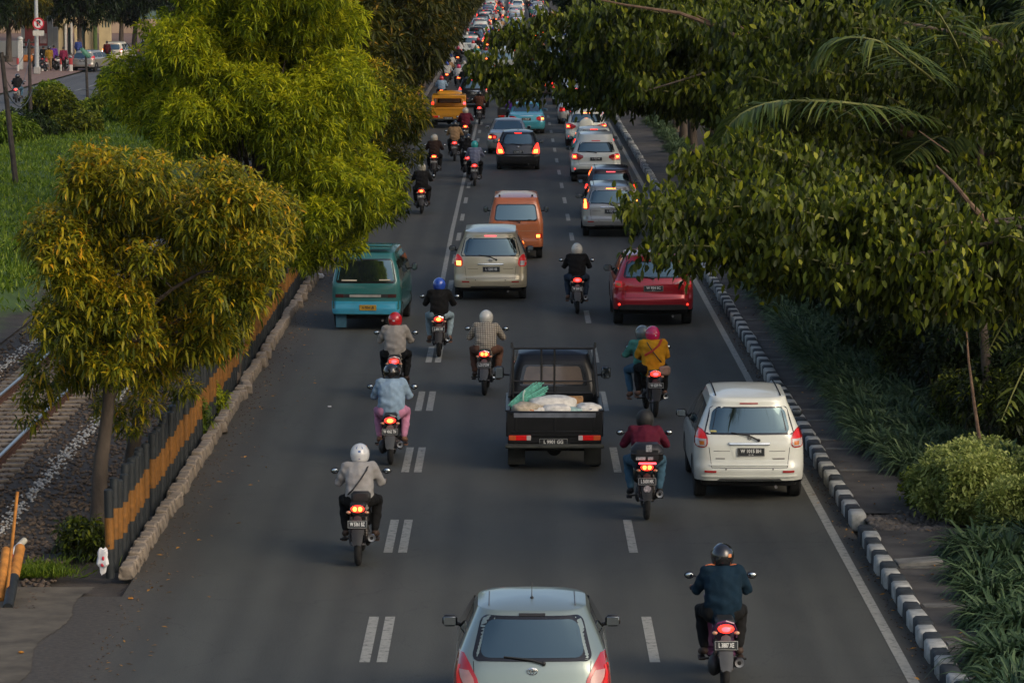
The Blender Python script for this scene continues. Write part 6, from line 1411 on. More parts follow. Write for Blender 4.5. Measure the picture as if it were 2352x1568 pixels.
person('person in green with a grey helmet, driving the motorcycle for two', None, p.x - .13, p.y, 'front_of_two', C_GREEN, C_DENIM, H_GREY, SHOEP, .95, R(5))
person('passenger in a yellow shirt and pink helmet with a small beige shoulder bag', None, p.x, p.y, 'pillion', C_YEL, C_BLACK, H_PINK, SHOEP, 1.12, R(5), extra={'bag': (1, mat('bag_beige', (.32, .22, .16), .7, var=.3, scale=14)), 'bagsize': 1, 'sash': mat('sash_red', (.45, .04, .02), .8), 'mark': ([(-1.3, -.1, .10, .08)], DECW)})
for (px, py, bl, pl, kd, lit, top, legs, h, pose, plt) in (
    (968, 491, 'motorcycle of the black clad rider nearest the left trees', 'person all in black with a cream helmet, nearest the left trees', 'scooter', 'core', C_BLACK, C_BLACK, H_CREAM, 'rider', 'L 4403 PY'),
    (997, 408, 'motorcycle beside the left trees with a bright brake light', 'person in a dark brown jacket and cream helmet ahead of the black clad rider', 'motorcycle', 'hot', cloth('darkbrown', (.03, .018, .014)), C_BLACK, H_CREAM, 'rider', 'W 5120 VB'),
    (1044, 370, 'scooter of the rider in tan', 'person in a tan jacket and dark helmet', 'scooter', 'red', C_TAN, C_BLACK, H_BLACK, 'rider', 'L 3090 AL'),
    (1069, 332, 'motorcycle right beyond the rider in tan', 'person in a maroon top and cream helmet just beyond the rider in tan', 'motorcycle', 'core', C_MAROON, C_BLACK, H_CREAM, 'rider', 'W 2851 GG'),
    (1090, 427, 'scooter of the rider in plaid on the lane line', 'person in a pale plaid shirt and turquoise helmet', 'scooter', 'red', C_PLAID, C_BLACK, H_TEAL, 'rider', 'W 6614 NB'),
    (1074, 408, 'dark scooter just left of the rider in plaid', 'person in dark clothes just left of the rider in plaid', 'scooter', 'red', C_BLACK, C_BLACK, H_BLACK, 'rider', 'L 2290 SD'),
    (1101, 285, 'motorcycle under the rider in rust brown', 'person in a rust brown jacket in the left lane', 'motorcycle', 'red', C_RUST, C_BLACK, H_BLACK, 'rider', 'L 6618 EE'),
    (1177, 300, 'motorcycle between the silver sedan and the taxi', 'person in a purple and white jacket behind the silver sedan', 'motorcycle', 'red', C_PURPLE, C_BLACK, H_BLACK, 'rider', 'W 2213 LO'),
    (1100, 222, 'motorcycle ahead of the black people carrier', 'person in a beige top ahead of the black people carrier', 'motorcycle', 'red', C_TAN, C_BLACK, H_RED, 'rider', 'L 5123 MA'),
    (1322, 292, 'motorcycle among the right lane queue', 'person in dark clothes and pale helmet among the right lane queue', 'motorcycle', 'red', C_NAVY, C_BLACK, H_WHITE, 'rider', 'L 4410 MN'),
    (1340, 282, 'scooter among the right lane queue', 'person in pale clothes and white helmet among the right lane queue', 'scooter', 'red', C_WHITE, C_BLACK, H_PEARL, 'rider', 'W 3901 KI')):
    rider(px, py, bl, pl, kd, PB, plt, lit, pose, top, legs, h, 1.05)
LS = MB(); p = grd(37, 236)
b_, o_ = rider(37, 236, 'scooter riding along the road beyond the railway', 'person in black riding a scooter along the road beyond the railway', 'scooter', PBW, 'L 3412 RT', 'red', 'rider', C_BLACK, C_DENIM, H_BLACK, 1.2)
o_['group'] = 'people on the road beyond the railway'

# cars on the road beyond the railway
x, y = cpos(190, 164); 
mpv('silver station wagon on the road beyond the railway', x, y, paint('paint_warm_silver', (.30, .28, .24), .4), txt='L 1870 XC', W=1.72, H=1.52, L=4.5, name='station_wagon', rz=R(-14))['group'] = 'vehicles on the road beyond the railway'
x, y = cpos(258, 145)
mpv('cream people carrier with one red light on the road beyond the railway', x, y, paint('paint_cream', (.55, .50, .38), .1), txt='W 1422 VA', name='minivan', rz=R(-10), lamps=(REDDIM, [([(.88, .71, .80), (.98, .71, .80)], LITWHT), ([(1.0, .71, .80), (1.1, .72, .79)], (lambda sg: LITHOT if sg < 0 else None))]))['group'] = 'vehicles on the road beyond the railway'
x, y = cpos(338, 136)
hatchback('grey car half hidden by the tall yellow green tree beyond the railway', x, y, P_GREY, name='hatchback', rz=R(-8))['group'] = 'vehicles on the road beyond the railway'

# the white minibus and caged truck in the middle distance
x, y = cpos(1158, 172)
boxvan('white minibus in the middle lane in front of the caged lorry', x, y, P_WHITE, 'orange', name='minibus', W=1.6, H=1.95, L=4.2, txt='L 7034 UA')
x, y = cpos(1195, 163); lr_ = empty('lorry', (x, y, 0), 0, 'grey lorry with slatted cargo sides right of the white minibus', 'lorry', 'vehicles moving up the main road')
mb = MB(); mb.box((0, 2.6, 1.0), (2.0, 5.0, .1), .02)
for z in (1.15, 1.36, 1.57, 1.78, 1.99, 2.2):
    for sx in (-.98, .98): mb.box((sx, 2.6, z), (.04, 5.0, .13), .01)
    mb.box((0, .12, z), (1.96, .04, .13), .01)
for sx in (-.98, -.35, .35, .98): mb.box((sx, .09, 1.65), (.08, .06, 1.35), .01)
mb.build('slatted_body', mat('grey_slats', (.24, .22, .19), .8, var=.3, scale=3), lr_)
mb = MB(); mb.box((0, 2.6, 2.32), (2.0, 4.9, .06), .02); mb.build('cover', mat('tarp_grey', (.22, .21, .19), .8, var=.3), lr_)
mb = MB(); mb.box((0, 6.1, 1.45), (1.9, 1.7, 1.9), .15); mb.build('cab', P_WHITE, lr_); mb = MB(); mb.box((0, 3.2, .7), (.9, 6.2, .3), .05); mb.build('chassis', UNDER, lr_)
for yy in (1.2, 6.0):
    for sg in (-1, 1):
        w = MB(); w.lathe([(-.14, .2), (-.14, .4), (-.1, .44), (.1, .44), (.14, .4), (.14, .2)], (sg * .84, yy, .44), n=20); w.lathe([(-.02, .001), (-.02, .25)], (sg * .84, yy, .44), n=14); w.build('wheel', RUBBER, lr_)
for sg in (-1, 1): q = MB(); q.box((sg * .8, -.02, .85), (.25, .06, .12), .02); q.build('tail_light', REDDIM, lr_)
rect_mudguards = MB(); rect_mudguards.box((0, .25, .5), (1.8, .03, .45), .01); rect_mudguards.build('mud_flap', RUBBER, lr_)

# the far queue: light copies, one mesh each
def flatten(root, name):
    """a whole vehicle as one small mesh"""
    bm = bmesh.new(); mats = []; inv = Matrix.Translation(root.location).inverted()
    def walk(o, M):
        M2 = M @ Matrix.LocRotScale(o.location, o.rotation_euler, o.scale) if o is not root else Matrix.Identity(4)
        if o.type == 'MESH' and not o.name.startswith(('lettering', 'plate_border', 'parking', 'badge', 'wheel_arch', 'tailgate_gap', 'rear_wiper')):
            me = o.data; idx = []
            for mt in me.materials:
                if mt not in mats: mats.append(mt)
                idx.append(mats.index(mt))
            t = bmesh.new(); t.from_mesh(me); t.transform(M2)
            for f in t.faces: f.material_index = idx[min(f.material_index, len(idx) - 1)] if idx else 0
            tm = bpy.data.meshes.new('t'); t.to_mesh(tm); t.free(); bm.from_mesh(tm); bpy.data.meshes.remove(tm)
        for c in KIDS.get(o.name, []): walk(c, M2)
    walk(root, Matrix.Identity(4)); me = bpy.data.meshes.new(name); bm.to_mesh(me); bm.free()
    for mt in mats: me.materials.append(mt)
    return me
FM = [(flatten(FORT, 'suv'), 'suv', 'suv'), (flatten(WH, 'hatchback'), 'hatchback', 'hatchback'), (flatten(SED, 'sedan'), 'sedan', 'sedan'), (flatten(CR, 'minivan'), 'minivan', 'people carrier')]
bikes = [o for o in COL.objects if o.name.startswith('motorcycle') and o.parent is None]
BM = flatten(bikes[0], 'motorcycle')
body_, jk_, tr_m, sh_ = body_meshes('rider', 1.05)
cols = [('white', P_WHITE), ('silver', P_SILVER), ('dark grey', P_DARK), ('black', P_BLACK), ('white', P_WHITE), ('white', P_WHITE), ('pale grey', paint('paint_pale', (.5, .5, .47), .2)), ('blue', paint('paint_slate_blue', (.08, .13, .2), .3))]
LITF = {}
lane_words = ['left', 'middle', 'right']
def far_car(lx, y, ln):
    me, nm, word = rnd.choice(FM); cn, pm = rnd.choice(cols); o = link(nm, me); o.location = (lx + rnd.uniform(-.3, .3), y, 0)
    for s in o.material_slots:
        if s.material and s.material.name.startswith('paint_'): s.link = 'OBJECT'; s.material = pm
        elif s.material in (LITRED, LITHOT, LITPINK) and rnd.random() < .35: s.link = 'OBJECT'; s.material = REDDIM
    dist = 'nearer part' if y < 340 else ('middle part' if y < 470 else 'farthest part')
    tag(o, f'small {cn} {word} in the {lane_words[ln]} lane, {dist} of the distant queue', 'car', 'cars queueing far up the road')
for ln, (lx, y0, g) in enumerate(((-3.7, 300, 9.5), (0.05, 262, 7.2), (3.1, 170, 8.0))):
    y = y0
    while y < 640:
        far_car(lx, y, ln); y += g * rnd.uniform(.85, 1.35) + (rnd.random() < .12) * 9
hp = POSES['rider']['head']; hm = MB(); hm.ell((hp[0], hp[1], hp[2] + .02), (.135, .155, .15), 12, 8); hmm_ = [hm.mesh('helmet', m_) for m_ in (H_WHITE, H_RED, H_BLACK, H_BLUE, H_CREAM, H_PINK)]
jm = {}
for nm_, mt_ in (('black', C_BLACK), ('blue', C_SKYB), ('red', C_MAROON), ('beige', C_TAN), ('white', C_WHITE), ('green', C_GREEN), ('grey', C_GREY)):
    q = jk_.copy(); q.materials.clear(); q.materials.append(mt_); jm[nm_] = q
tq = tr_m.copy(); tq.materials.clear(); tq.materials.append(C_BLACK)
def far_rider(x, y, side='left'):
    b = link('motorcycle', BM); b.location = (x, y, 0); where = 'nearer' if y < 300 else ('middle' if y < 430 else 'farthest')
    col = rnd.choice(list(jm)); tag(b, f'small motorcycle of a rider in {col} in the {where} part of the distant queue', 'motorcycle', 'motorcycles far up the road')
    o = link('person', body_); o.location = (x, y, 0); tag(o, f'small rider in {col} in the {where} part of the distant queue', 'person', 'riders far up the road')
    link('jacket', jm[col], o); link('trousers', tq, o); link('helmet', rnd.choice(hmm_), o)
for k in range(64): far_rider(rnd.choice((-4.2, -3.2, -2.3, -1.7)) + rnd.uniform(-.3, .3), 205 + 5.6 * k + rnd.uniform(-3, 3))
for k in range(16): far_rider(rnd.choice((1.7, 1.9, 4.2)) + rnd.uniform(-.15, .15), 215 + 24 * k + rnd.uniform(-5, 5), 'right')

# ================================================================== the striped fence, broken kerb blocks and roadside things
FB = mat('fence_black', (.016, .020, .022), .6, var=.35, scale=9); FO = mat('fence_orange', (.20, .085, .014), .65, var=.3, scale=9)
def post_mesh(nm, r=.055, h=1.2, z=(.0, .42, .84, 1.2)):
    mb = MB()
    for i, (a, b) in enumerate(zip(z, z[1:])):
        mb.mi = i % 2; mb.tube([(0, 0, a - .002), (0, 0, b)], r, 12)
    mb.mi = 0; mb.lathe([(h, r), (h + .015, r * .7), (h + .02, .001)], (0, 0, 0), 'Z', 12); return mb.mesh(nm, [FB, FO])
pmh = [post_mesh('post', .062, 1.24, (0, .42, .86, 1.24)), post_mesh('post', .062, 1.2, (0, .40, .83, 1.2)), post_mesh('post', .060, 1.28, (0, .45, .88, 1.28))]
fx, fy = -5.46, 48.85
fence = empty('striped_fence', (fx, fy, 0), 0, 'fence of black and orange striped posts between the road and the railway', 'fence')
for k in range(100):
    if k % 23 == 11: continue
    o = link('post', rnd.choice(pmh), fence); o.location = (rnd.uniform(-.02, .02), k * .46 + rnd.uniform(-.02, .02), .0); o.rotation_euler = (rnd.uniform(-.025, .025), rnd.uniform(-.04, .04), rnd.uniform(0, 6))
mb = MB()
for z in (.35, .95): mb.tube([(-.02, -.1 + k * 2.5, z + .1 + .01 * math.sin(k)) for k in range(21)], .014, 6)
mb.build('rail_wire', FB, fence)
mb = MB()
for k in range(92, 330):
    for i, (a, b) in enumerate(((.1, .52), (.52, .94), (.94, 1.3))): mb.mi = i % 2; mb.tube([(0, k * .5, a), (0, k * .5, b)], .056, 6)
tag(mb.build('distant_posts', [FB, FO], fence), kind='stuff')
KC = mat('weathered_kerb_block', (.20, .165, .125), .9, var=.5, scale=5, bumpy=.8)
def block(nm):
    bm = bmesh.new(); bmesh.ops.create_cube(bm, size=1); bmesh.ops.subdivide_edges(bm, edges=bm.edges, cuts=3, use_grid_fill=True); sd_ = rnd.random() * 50
    for v in bm.verts:
        t = .5 + v.co.z; v.co.x *= .19 * (1.12 - .22 * t); v.co.y *= .43; v.co.z *= .22
        v.co += Vector((math.sin(v.co.y * 23 + sd_), math.sin(v.co.z * 31 + sd_), math.sin(v.co.x * 27 + v.co.y * 19 + sd_))) * .005
    bmesh.ops.bevel(bm, geom=[e for e in bm.edges if len(e.link_faces) == 2 and e.calc_face_angle(0) > .6], offset=.018, segments=1, affect='EDGES')
    me = bpy.data.meshes.new(nm); bm.to_mesh(me); bm.free(); me.materials.append(KC); return me
bl = [block('kerb_block') for _ in range(5)]; y = 49.0; k = 0
while y < 112:
    o = link('kerb_block', rnd.choice(bl)); wild = rnd.random() < .12
    o.location = (-5.25 + rnd.uniform(-.02, .02) + (.07 if wild else 0), y, .08 + rnd.uniform(-.015, .015)); o.rotation_euler = (rnd.uniform(-.04, .04) * (4 if wild else 1), rnd.uniform(-.05, .05) * (3 if wild else 1), rnd.uniform(-.05, .05) * (4 if wild else 1)); o.scale = (1, rnd.uniform(.8, 1.15), rnd.uniform(.85, 1.1))
    if k == 0: lb = 'first pale kerb block, at the near end of the striped fence'
    elif y < 60: lb = ('leaning' if wild else 'upright') + ' weathered kerb block near the start of the striped fence'
    elif y < 80: lb = ('leaning' if wild else 'upright') + ' weathered kerb block along the middle of the striped fence'
    else: lb = 'weathered kerb block along the far part of the striped fence'
    tag(o, lb, 'kerb block', 'pale kerb blocks under the striped fence'); y += .475 if not wild else .60; k += 1
tag(stripes('far_kerb_strip', [(-5.27, 112, -5.27, 640, .25)], .1), kind='structure'); bpy.data.objects['far_kerb_strip'].data.materials[0] = KC

def litter(name, label, cat, loc, r, mt, seed=1, deco=None):
    mb = MB(); mb.ell((0, 0, 0), (1, 1, 1), 18, 12); rr = random.Random(seed); f = [rr.uniform(3, 8) for _ in range(6)]
    mb.v = [tuple(Vector(v) * (1 + .22 * math.sin(v[0] * f[0] + f[3]) * math.sin(v[1] * f[1] + f[4]) + .15 * math.sin(v[2] * f[2] * 1.5 + f[5]))) for v in mb.v]; mb.v = [(v[0] * r[0], v[1] * r[1], v[2] * r[2]) for v in mb.v]
    o = mb.build(name, mt, angle=30); o.location = loc; tag(o, label, cat)
    if deco:
        d = MB(); d.ell((.01, -r[1] * 1.02, .03), (.018, .006, .03), 8, 5); d.ell((.0, -r[1] * 1.0, -.06), (.025, .006, .025), 8, 5); d.build('red_print', deco, o)
    return o
BAGW = mat('white_plastic_bag', (.62, .62, .62), .4, var=.1, scale=9)
q = pos(245, 1272, 49.8); litter('plastic_bag', 'white plastic bag with red print hanging on the first fence post', 'bag', (q.x, fy - .10, q.z), (.075, .05, .17), BAGW, 3, mat('print_red2', (.5, .03, .05), .6))
q = grd(732, 640); litter('plastic_bag', 'crumpled white bag lying by the kerb near the teal minibus', 'bag', (q.x, q.y, .08), (.13, .10, .07), BAGW, 5)
for i, (px, py, c) in enumerate(((1905, 1580, 0), (757, 935, 0), (300, 1376, 1), (48, 1500, 1), (365, 1207, 1), (1270, 1130, 0))):
    if i in (5,): continue
    q = grd(px, py); litter('litter_scrap', ('tiny pale scrap of litter on the asphalt', 'tiny orange leaf scrap on the ground')[c] + (' near the right kerb', ' in the left lane', ' at the concrete edge', ' on the concrete', ' below the striped fence', '')[i], 'litter', (q.x, q.y, .02), (.035, .02, .012), BAGW if c == 0 else mat('orange_leaf', (.4, .17, .02), .7), i + 9)
L = Leafs(); n = 420; P = np.array([(rnd.choice((4.84 + rnd.gauss(0, .08), 5.3 + abs(rnd.gauss(0, .3)), -4.95 + abs(rnd.gauss(0, .28)), -4.95 + abs(rnd.gauss(0, .5)))), 41 + 60 * rnd.random() ** 1.3, .02) for _ in range(n)]); P[:, 2] = np.where(P[:, 0] > 5.15, .175, .018)
D = np.concatenate([nr.normal(0, 1, (n, 2)), nr.normal(0, .12, (n, 1))], 1); L.add(P, D, nr.uniform(.05, .11, n), .03, .1, nr.uniform(.6, 1, n), lod=1)
LF_FALL = leafmat('fallen_leaf', [(.0, (.06, .045, .02)), (.5, (.2, .10, .02)), (1, (.42, .20, .02))], .1)
tag(link('fallen_leaves', L.mesh('fallen_leaves', LF_FALL)), kind='stuff')
# loose slab by the broken paving
q = grd(2112, 1300, .15); mb = MB(); mb.box((0, 0, 0), (.62, .30, .07), .012); o = mb.build('paving_slab', mat('slab_grey', (.15, .15, .14), .9, var=.3, scale=5, bumpy=.5)); o.location = (q.x - .0, q.y + .15, .19); o.rotation_euler = (.05, -.05, .12); tag(o, 'loose grey paving slab lying beside the broken patch of the footway', 'slab')
# level crossing bits at the lower left
ORP = mat('crossing_orange', (.42, .17, .03), .7, var=.35, scale=9); WRP = mat('crossing_white', (.5, .48, .46), .7, var=.2); RDP = mat('crossing_red', (.35, .03, .04), .7)
def tilt_post(name, label, cat, a, b, r, bands, z0=0):
    a, b = Vector(a), Vector(b); o = None; mb = MB(); ms = []
    for i, m_ in enumerate(bands):
        if m_ not in ms: ms.append(m_)
        mb.mi = ms.index(m_); n = len(bands); mb.tube([(b - a) * (i / n) * 1.0, (b - a) * ((i + 1) / n)], r, 10)
    o = mb.build(name, ms); o.location = a; return tag(o, label, cat)
a = grd(14, 1380); b = pos(40, 1128, (a.y + .891) * .9944 + .05); tilt_post('wooden_stake', 'thin orange stake leaning up at the lower left beside the railway', 'post', a, b, .022, [ORP, ORP])
a = pos(-20, 1318, 48.6); b = pos(56, 1240, 49.6); tilt_post('barrier_pole', 'striped red and white barrier pole end resting on an orange post', 'pole', a, b, .045, [WRP, RDP, WRP, RDP, WRP, WRP, mat('pale_end', (.4, .38, .3), .7)])
a = grd(18, 1395); b = pos(46, 1258, 48.9); tilt_post('barrier_post', 'leaning black and orange post carrying the barrier pole', 'post', a, b, .07, [FB, FB, ORP, ORP])
a = grd(-2, 1380); b = pos(14, 1262, 48.6); tilt_post('barrier_post', 'orange post at the left edge beside the barrier pole', 'post', a, b, .06, [ORP, ORP, ORP])
q = pos(2, 1450, 43.2); p_ = grd(2, 1680); o = link('striped_post', post_mesh('striped_post', .055, 1.25, (0, .45, .8, 1.25))); o.location = (p_.x - .03, p_.y, q.z - 1.25); tag(o, 'single black and orange post cut by the left edge of the photo', 'post')

# utility poles with wires, at the railway verge
DARKW = mat('dark_pole', (.035, .028, .022), .8, var=.4, scale=6)
tops = []
for (bx, by, tx, ty, r, lab) in ((40, 456, 3, 120, .085, 'leaning utility pole nearest on the railway verge'), (72, 327, 66, 90, .075, 'second utility pole on the railway verge'), (202, 252, 197, 128, .07, 'utility pole with torn green plastic on its top')):
    a = grd(bx, by, -.05); z = (a.y + .89) * .9944; b = pos(tx, ty, z); root = empty('utility_pole', a, 0, lab, 'pole', 'utility poles on the railway verge'); mb = MB(); d = b - a
    mb.tube([(0, 0, 0), tuple(d * .5), tuple(d)], [r * 1.25, r * 1.1, r * .85], 9); mb.build('shaft', DARKW, root)
    if bx != 202:
        mb = MB(); mb.box(tuple(d * .97), (.5, .08, .08), .01); mb.tube([tuple(d * .97 + Vector((-.2, 0, .05))), tuple(d * .97 + Vector((-.2, 0, .16)))], .03, 6); mb.tube([tuple(d * .97 + Vector((.2, 0, .05))), tuple(d * .97 + Vector((.2, 0, .16)))], .03, 6); mb.build('crossarm', DARKW, root)
    tops.append(b)
mb = MB()
def sagw(a, b, s, r=.014):
    mb.tube([Vector(a).lerp(Vector(b), k / 14) - Vector((0, 0, s * 4 * (k / 14) * (1 - k / 14))) for k in range(15)], r, 5)
sagw(tops[0], tops[1], .8); sagw(tops[0] - Vector((0, 0, .5)), tops[1] - Vector((0, 0, .9)), 1.1)
p1 = pos(75, 205, 162); sagw(p1, pos(197, 205, 195), .12); sagw(pos(197, 205, 195), pos(420, 140, 215), .5); sagw(tops[0], pos(-60, 108, 110), .1); sagw(pos(10, 200, 120), p1, .7)
tag(mb.build('power_cable', BLACKP), 'black cables sagging between the poles on the railway verge', 'cable')
t = litter('torn_plastic', 'torn green plastic sheet snagged on top of the farthest pole', 'plastic sheet', tops[2] + Vector((.0, -.1, .15)), (.13, .05, .34), mat('green_sheet', (.08, .22, .15), .6, var=.3, scale=5), 21); t.rotation_euler = (0, -.8, 0)

# road sign on a tall lamp post
a = grd(85, 170, .06); zz = (a.y + .89) * .9944
root = empty('lamp_post', a, 0, 'tall pale lamp post on the far footway, cut by the top of the photo', 'lamp post'); mb = MB(); mb.tube([(0, 0, 0), (0, 0, 4.5), (0, 0, 9.5)], [.16, .13, .10], 12); mb.tube([(0, 0, 9.4), (.8, 0, 9.9), (1.9, 0, 10.0)], [.07, .06, .05], 8); mb.build('shaft', mat('pale_pole', (.34, .36, .36), .6, var=.2), root)
mb = MB(); mb.box((2.1, 0, 9.97), (.6, .22, .10), .04); mb.build('lamp_head', ALLOY, root); mb = MB(); mb.box((0, 0, .25), (.45, .45, .5), .04); mb.build('base', mat('pale_base', (.3, .29, .27), .8), root)
c = pos(88, 54, zz - 1.1); SR = empty('no_parking_sign', (c.x, c.y - .05, c.z), 0, 'round no parking sign, letter P crossed in red, fixed to the lamp post', 'sign')
SW = mat('sign_face_white', (.6, .58, .56), .5, var=.08); SRD = mat('sign_red', (.5, .02, .035), .5, var=.1)
mb = MB(); mb.lathe([(.0, .001), (.0, .40), (.03, .40), (.03, .001)], (0, 0, 0), 'Y', 30); mb.build('sign_disc', SRD, SR)
mb = MB(); mb.lathe([(-.006, .001), (-.006, .30), (.0, .30)], (0, 0, 0), 'Y', 30); mb.build('sign_face', SW, SR)
put_text('P', .52, mat('sign_black', (.02, .02, .02), .5), SR, (0.01, -.009, 0), bold=.02)
mb = MB(); mb.box((0, -.016, 0), (.62, .006, .07), .001, rot=(0, R(45), 0)); mb.build('red_bar', SRD, SR)
mb = MB(); mb.box((0, .01, -.66), (.78, .02, .36), .01); mb.build('sub_panel', mat('sign_panel', (.5, .48, .42), .6), SR)

# buildings beyond the far road
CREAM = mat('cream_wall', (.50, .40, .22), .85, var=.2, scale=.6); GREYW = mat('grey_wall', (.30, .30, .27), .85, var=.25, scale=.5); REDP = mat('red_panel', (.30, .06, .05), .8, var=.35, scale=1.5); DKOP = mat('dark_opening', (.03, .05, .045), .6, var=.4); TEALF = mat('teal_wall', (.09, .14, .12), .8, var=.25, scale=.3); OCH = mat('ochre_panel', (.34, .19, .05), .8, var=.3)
def zy(z): return z / .9944 - .89
def X_(px, z): return (px - 1185) * z / F
z = 300; s_ = F / z
gb = empty('gatehouse', (X_(185, z), zy(z), .06), 0, 'cream gatehouse with tall openings and columns behind the far road', 'building')
def bx(px0, px1, h0, h1, dy, dep): return ((X_((px0 + px1) / 2, z) - X_(185, z), dy, (h0 + h1) / 2), ((px1 - px0) / s_, dep, h1 - h0))
mb = MB()
for a0, a1, h0, h1 in ((131, 148, 0, 3.1), (172, 178, 0, 3.1), (196, 214, 0, 4.2), (228, 256, 0, 3.6), (131, 214, 2.5, 3.1), (214, 228, 2.4, 3.3)): c_, d_ = bx(a0, a1, h0, h1, 0, .5); mb.box((c_[0], c_[1] - .01 * a0 / 100, c_[2]), d_, .03)
mb.build('wall', CREAM, gb)
mb = MB(); c_, d_ = bx(128, 160, 3.1, 3.35, -.2, 1.2); mb.box(c_, d_, .03); mb.build('roof_slab', mat('dark_slab', (.06, .06, .08), .7), gb)
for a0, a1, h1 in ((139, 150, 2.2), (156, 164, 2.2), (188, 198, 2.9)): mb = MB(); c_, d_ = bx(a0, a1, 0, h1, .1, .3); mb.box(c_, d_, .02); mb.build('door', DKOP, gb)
for a0, a1 in ((150, 155), (164, 168)): mb = MB(); c_, d_ = bx(a0, a1, 0, 2.6, -.35, .25); mb.box(c_, d_, .03); mb.build('column', mat('white_column', (.5, .49, .44), .7), gb)
mb = MB(); c_, d_ = bx(216, 226, 0, 3.6, -.6, .5); mb.tube([(c_[0], c_[1], 0), (c_[0], c_[1], 3.6)], .18, 12); mb.build('green_pillar', mat('green_pillar', (.07, .11, .03), .8), gb)
for k_, px in enumerate((236, 243, 250)): mb = MB(); c_, d_ = bx(px, px + 3, 2.2, 2.9, -.27, .05); mb.box(c_, d_, .01); mb.build('wall_emblem', DKOP, gb)
z = 292; s_ = F / z
sb = empty('boundary_wall', (X_(185, z), zy(z), .06), 0, 'grey boundary wall with a red and ochre painted board left of the gatehouse', 'wall')
mb = MB()
for a0, a1, h0, h1 in ((50, 58, 0, 3.1), (110, 122, 0, 3.3), (58, 110, 0, .9), (122, 134, 0, 2.4), (-40, 48, 0, 1.3)): c_, d_ = bx(a0, a1, h0, h1, 0, .4); mb.box(c_, d_, .03)
mb.build('wall', GREYW, sb)
mb = MB(); c_, d_ = bx(58, 110, .9, 2.9, 0, .2); mb.box(c_, d_, .02); mb.build('red_board', REDP, sb)
mb = MB(); c_, d_ = bx(60, 84, 2.3, 2.85, -.12, .04); mb.box(c_, d_, .01); mb.build('ochre_board', OCH, sb)
mb = MB(); c_, d_ = bx(92, 108, 1.1, 1.9, -.12, .04); mb.box(c_, d_, .01); mb.build('pale_board', mat('pale_board', (.4, .30, .26), .8, var=.4, scale=3), sb)
z = 380; s_ = F / z
tb = empty('pale_building', (X_(185, z), zy(z), 0), 0, 'pale greenish building glimpsed between the trees at the upper left', 'building')
mb = MB(); c_, d_ = bx(-200, 640, 0, 9, 3, 6); mb.box(c_, d_, .05); mb.build('wall', TEALF, tb)
mb = MB(); c_, d_ = bx(-200, 640, 0, 1.5, -.4, .4); mb.box(c_, d_, .05); mb.build('low_wall', mat('tan_wall', (.30, .22, .15), .8, var=.3, scale=.4), tb)
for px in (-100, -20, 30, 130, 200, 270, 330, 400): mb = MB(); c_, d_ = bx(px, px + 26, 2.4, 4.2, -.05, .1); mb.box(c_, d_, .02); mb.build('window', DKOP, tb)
# roadside trees before those buildings
BG = generic_crown('crown', LF_DARK, 40, n=50, per=30, l=.42, w=.14, R_=(3.6, 3.0, 2.3), cz=5.1, tint=.5); BG2 = generic_crown('crown', LF_BROWN, 41, n=50, per=30, l=.42, w=.14, R_=(3.4, 3.0, 2.5), cz=5.0, tint=.45)
for i, (px, z, s, w_) in enumerate(((185, 288, 1.0, 'in front of the gatehouse'), (279, 318, 1.0, 'right of the gatehouse'), (309, 306, 1.0, 'behind the grey car'), (20, 280, 1.05, 'at the far upper left'), (-60, 262, 1.0, 'beyond the left edge'), (110, 300, 1.0, 'behind the no parking sign'), (400, 330, 1.1, 'behind the tall yellow green tree'), (240, 345, 1.25, 'far behind the gatehouse'), (60, 350, 1.3, 'far behind the boundary wall'), (500, 300, 1.1, 'hidden behind the big left trees'), (620, 340, 1.2, 'deep behind the left row'), (740, 380, 1.3, 'deepest behind the left row'))):
    me_, c_ = (BG, BG2)[i % 2]; generic_tree(me_, c_, 'shade tree with a bare trunk ' + w_, (X_(px, z), zy(z), 0), s, BARK, 'shade trees along the far road', rz=i * 1.3, r0=.2)
# people, parked motorcycles on the far footway
fp = [(100, 160, C_BLACK, C_DENIM, None, 'person in black among the group by the wall'), (113, 162, cloth('mustard', (.25, .14, .02)), C_TAN, H_BLACK, 'person in a mustard top with tan trousers on the far footway'), (124, 158, C_PURPLE, C_BLACK, None, 'person in violet standing behind the parked scooter'), (146, 163, cloth('crimson', (.18, .02, .05)), C_BLACK, None, 'person with a crimson headscarf standing beside the parked scooter'), (246, 146, cloth('dark_red', (.06, .01, .012)), C_BLACK, None, 'person in dark red beside the cream people carrier'),
      (180, 140, cloth('blue2', (.04, .06, .2)), C_BLACK, None, 'person in blue behind the silver station wagon'), (73, 158, C_BROWN, C_BLACK, None, 'person in brown beside the parked pedicab')]
for px, py, t_, l_, h_, lab in fp:
    p = grd(px, py, .06); person(lab, None, p.x, p.y, 'stand', t_, l_, h_, SHOE, 1.0, rnd.uniform(-.5, .5), group='people on the far footway', z=.06)
for px, py, lab in ((130, 161, 'white scooter parked on the far footway'), (104, 164, 'second parked scooter, nearer the no parking sign'), (152, 158, 'third parked scooter by the gatehouse')):
    p = grd(px, py, .06); b = bike(lab, p.x, p.y, 'scooter', PBW if px == 130 else PB, 'L 2001 AB', rz=R(-70 if px == 130 else 40), lit='off'); b.location.z = .06; b['group'] = 'parked motorcycles on the far footway'
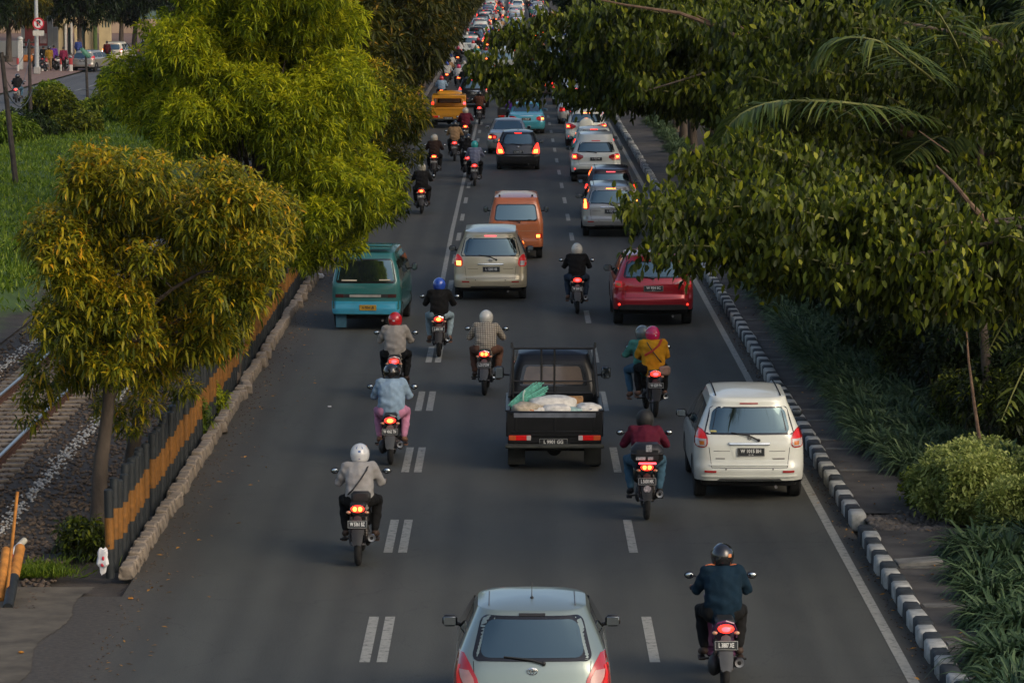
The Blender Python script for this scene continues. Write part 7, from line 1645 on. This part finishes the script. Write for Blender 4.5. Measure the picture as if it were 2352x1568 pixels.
p = grd(62, 158, .06); pk = empty('pedicab', (p.x, p.y, .06), 0, 'orange and black pedicab parked by the boundary wall', 'pedicab')
mb = MB(); mb.box((0, 0, .75), (.9, .9, .5), .1); mb.build('seat_box', mat('pedicab_orange', (.4, .13, .02), .6), pk); mb = MB(); mb.box((0, .1, 1.55), (.95, 1.0, .12), .05)
for sx in (-.42, .42): mb.tube([(sx, .4, .9), (sx, .4, 1.55)], .02, 6)
mb.build('hood', BLACKP, pk)
for sx in (-.45, .45): w = MB(); w.lathe([(-.02, .28), (-.02, .32), (.02, .32), (.02, .28)], (sx, 0, .32), n=22); w.lathe([(-.005, .001), (-.005, .28)], (sx, 0, .32), n=22); w.build('wheel', RUBBER, pk)
BOL = mat('bollard_red', (.35, .04, .04), .7)
for px in (41, 97, 106, 140, 161, 164):
    p = grd(px, 163, .06); mb = MB(); mb.tube([(0, 0, 0), (0, 0, .45)], .09, 10); mb.mi = 1; mb.tube([(0, 0, .448), (0, 0, .9)], .09, 10); o = mb.build('bollard', [mat('bollard_white', (.5, .48, .44), .7), BOL]); o.location = p; tag(o, 'short red and white bollard at the edge of the far footway', 'bollard', 'bollards of the far footway')
mb = MB(); p = grd(47, 160, .06); mb.box((0, 0, 1.05), (.35, .35, 2.1), .04); mb.ell((0, 0, 2.2), (.22, .22, .16), 12, 8); o = mb.build('gate_pillar', mat('pillar_white', (.42, .43, .40), .8)); o.location = p; tag(o, 'pale gate pillar left of the pedicab', 'pillar')
# signboard and billboard at the far end of the road

hm_ = bpy.data.materials.new('haze_air'); hm_.use_nodes = True; hn = hm_.node_tree.nodes; hn.remove(hn['Principled BSDF'])
pv = hn.new('ShaderNodeVolumePrincipled'); pv.inputs['Color'].default_value = (.86, .90, .92, 1); pv.inputs['Density'].default_value = .00005; pv.inputs['Anisotropy'].default_value = .2
hm_.node_tree.links.new(pv.outputs[0], hn['Material Output'].inputs['Volume'])
mb = MB(); mb.box((0, 575, 9.5), (1300, 1500, 22), .001)
hz = mb.build('haze', hm_, smooth=False); tag(hz, kind='stuff')
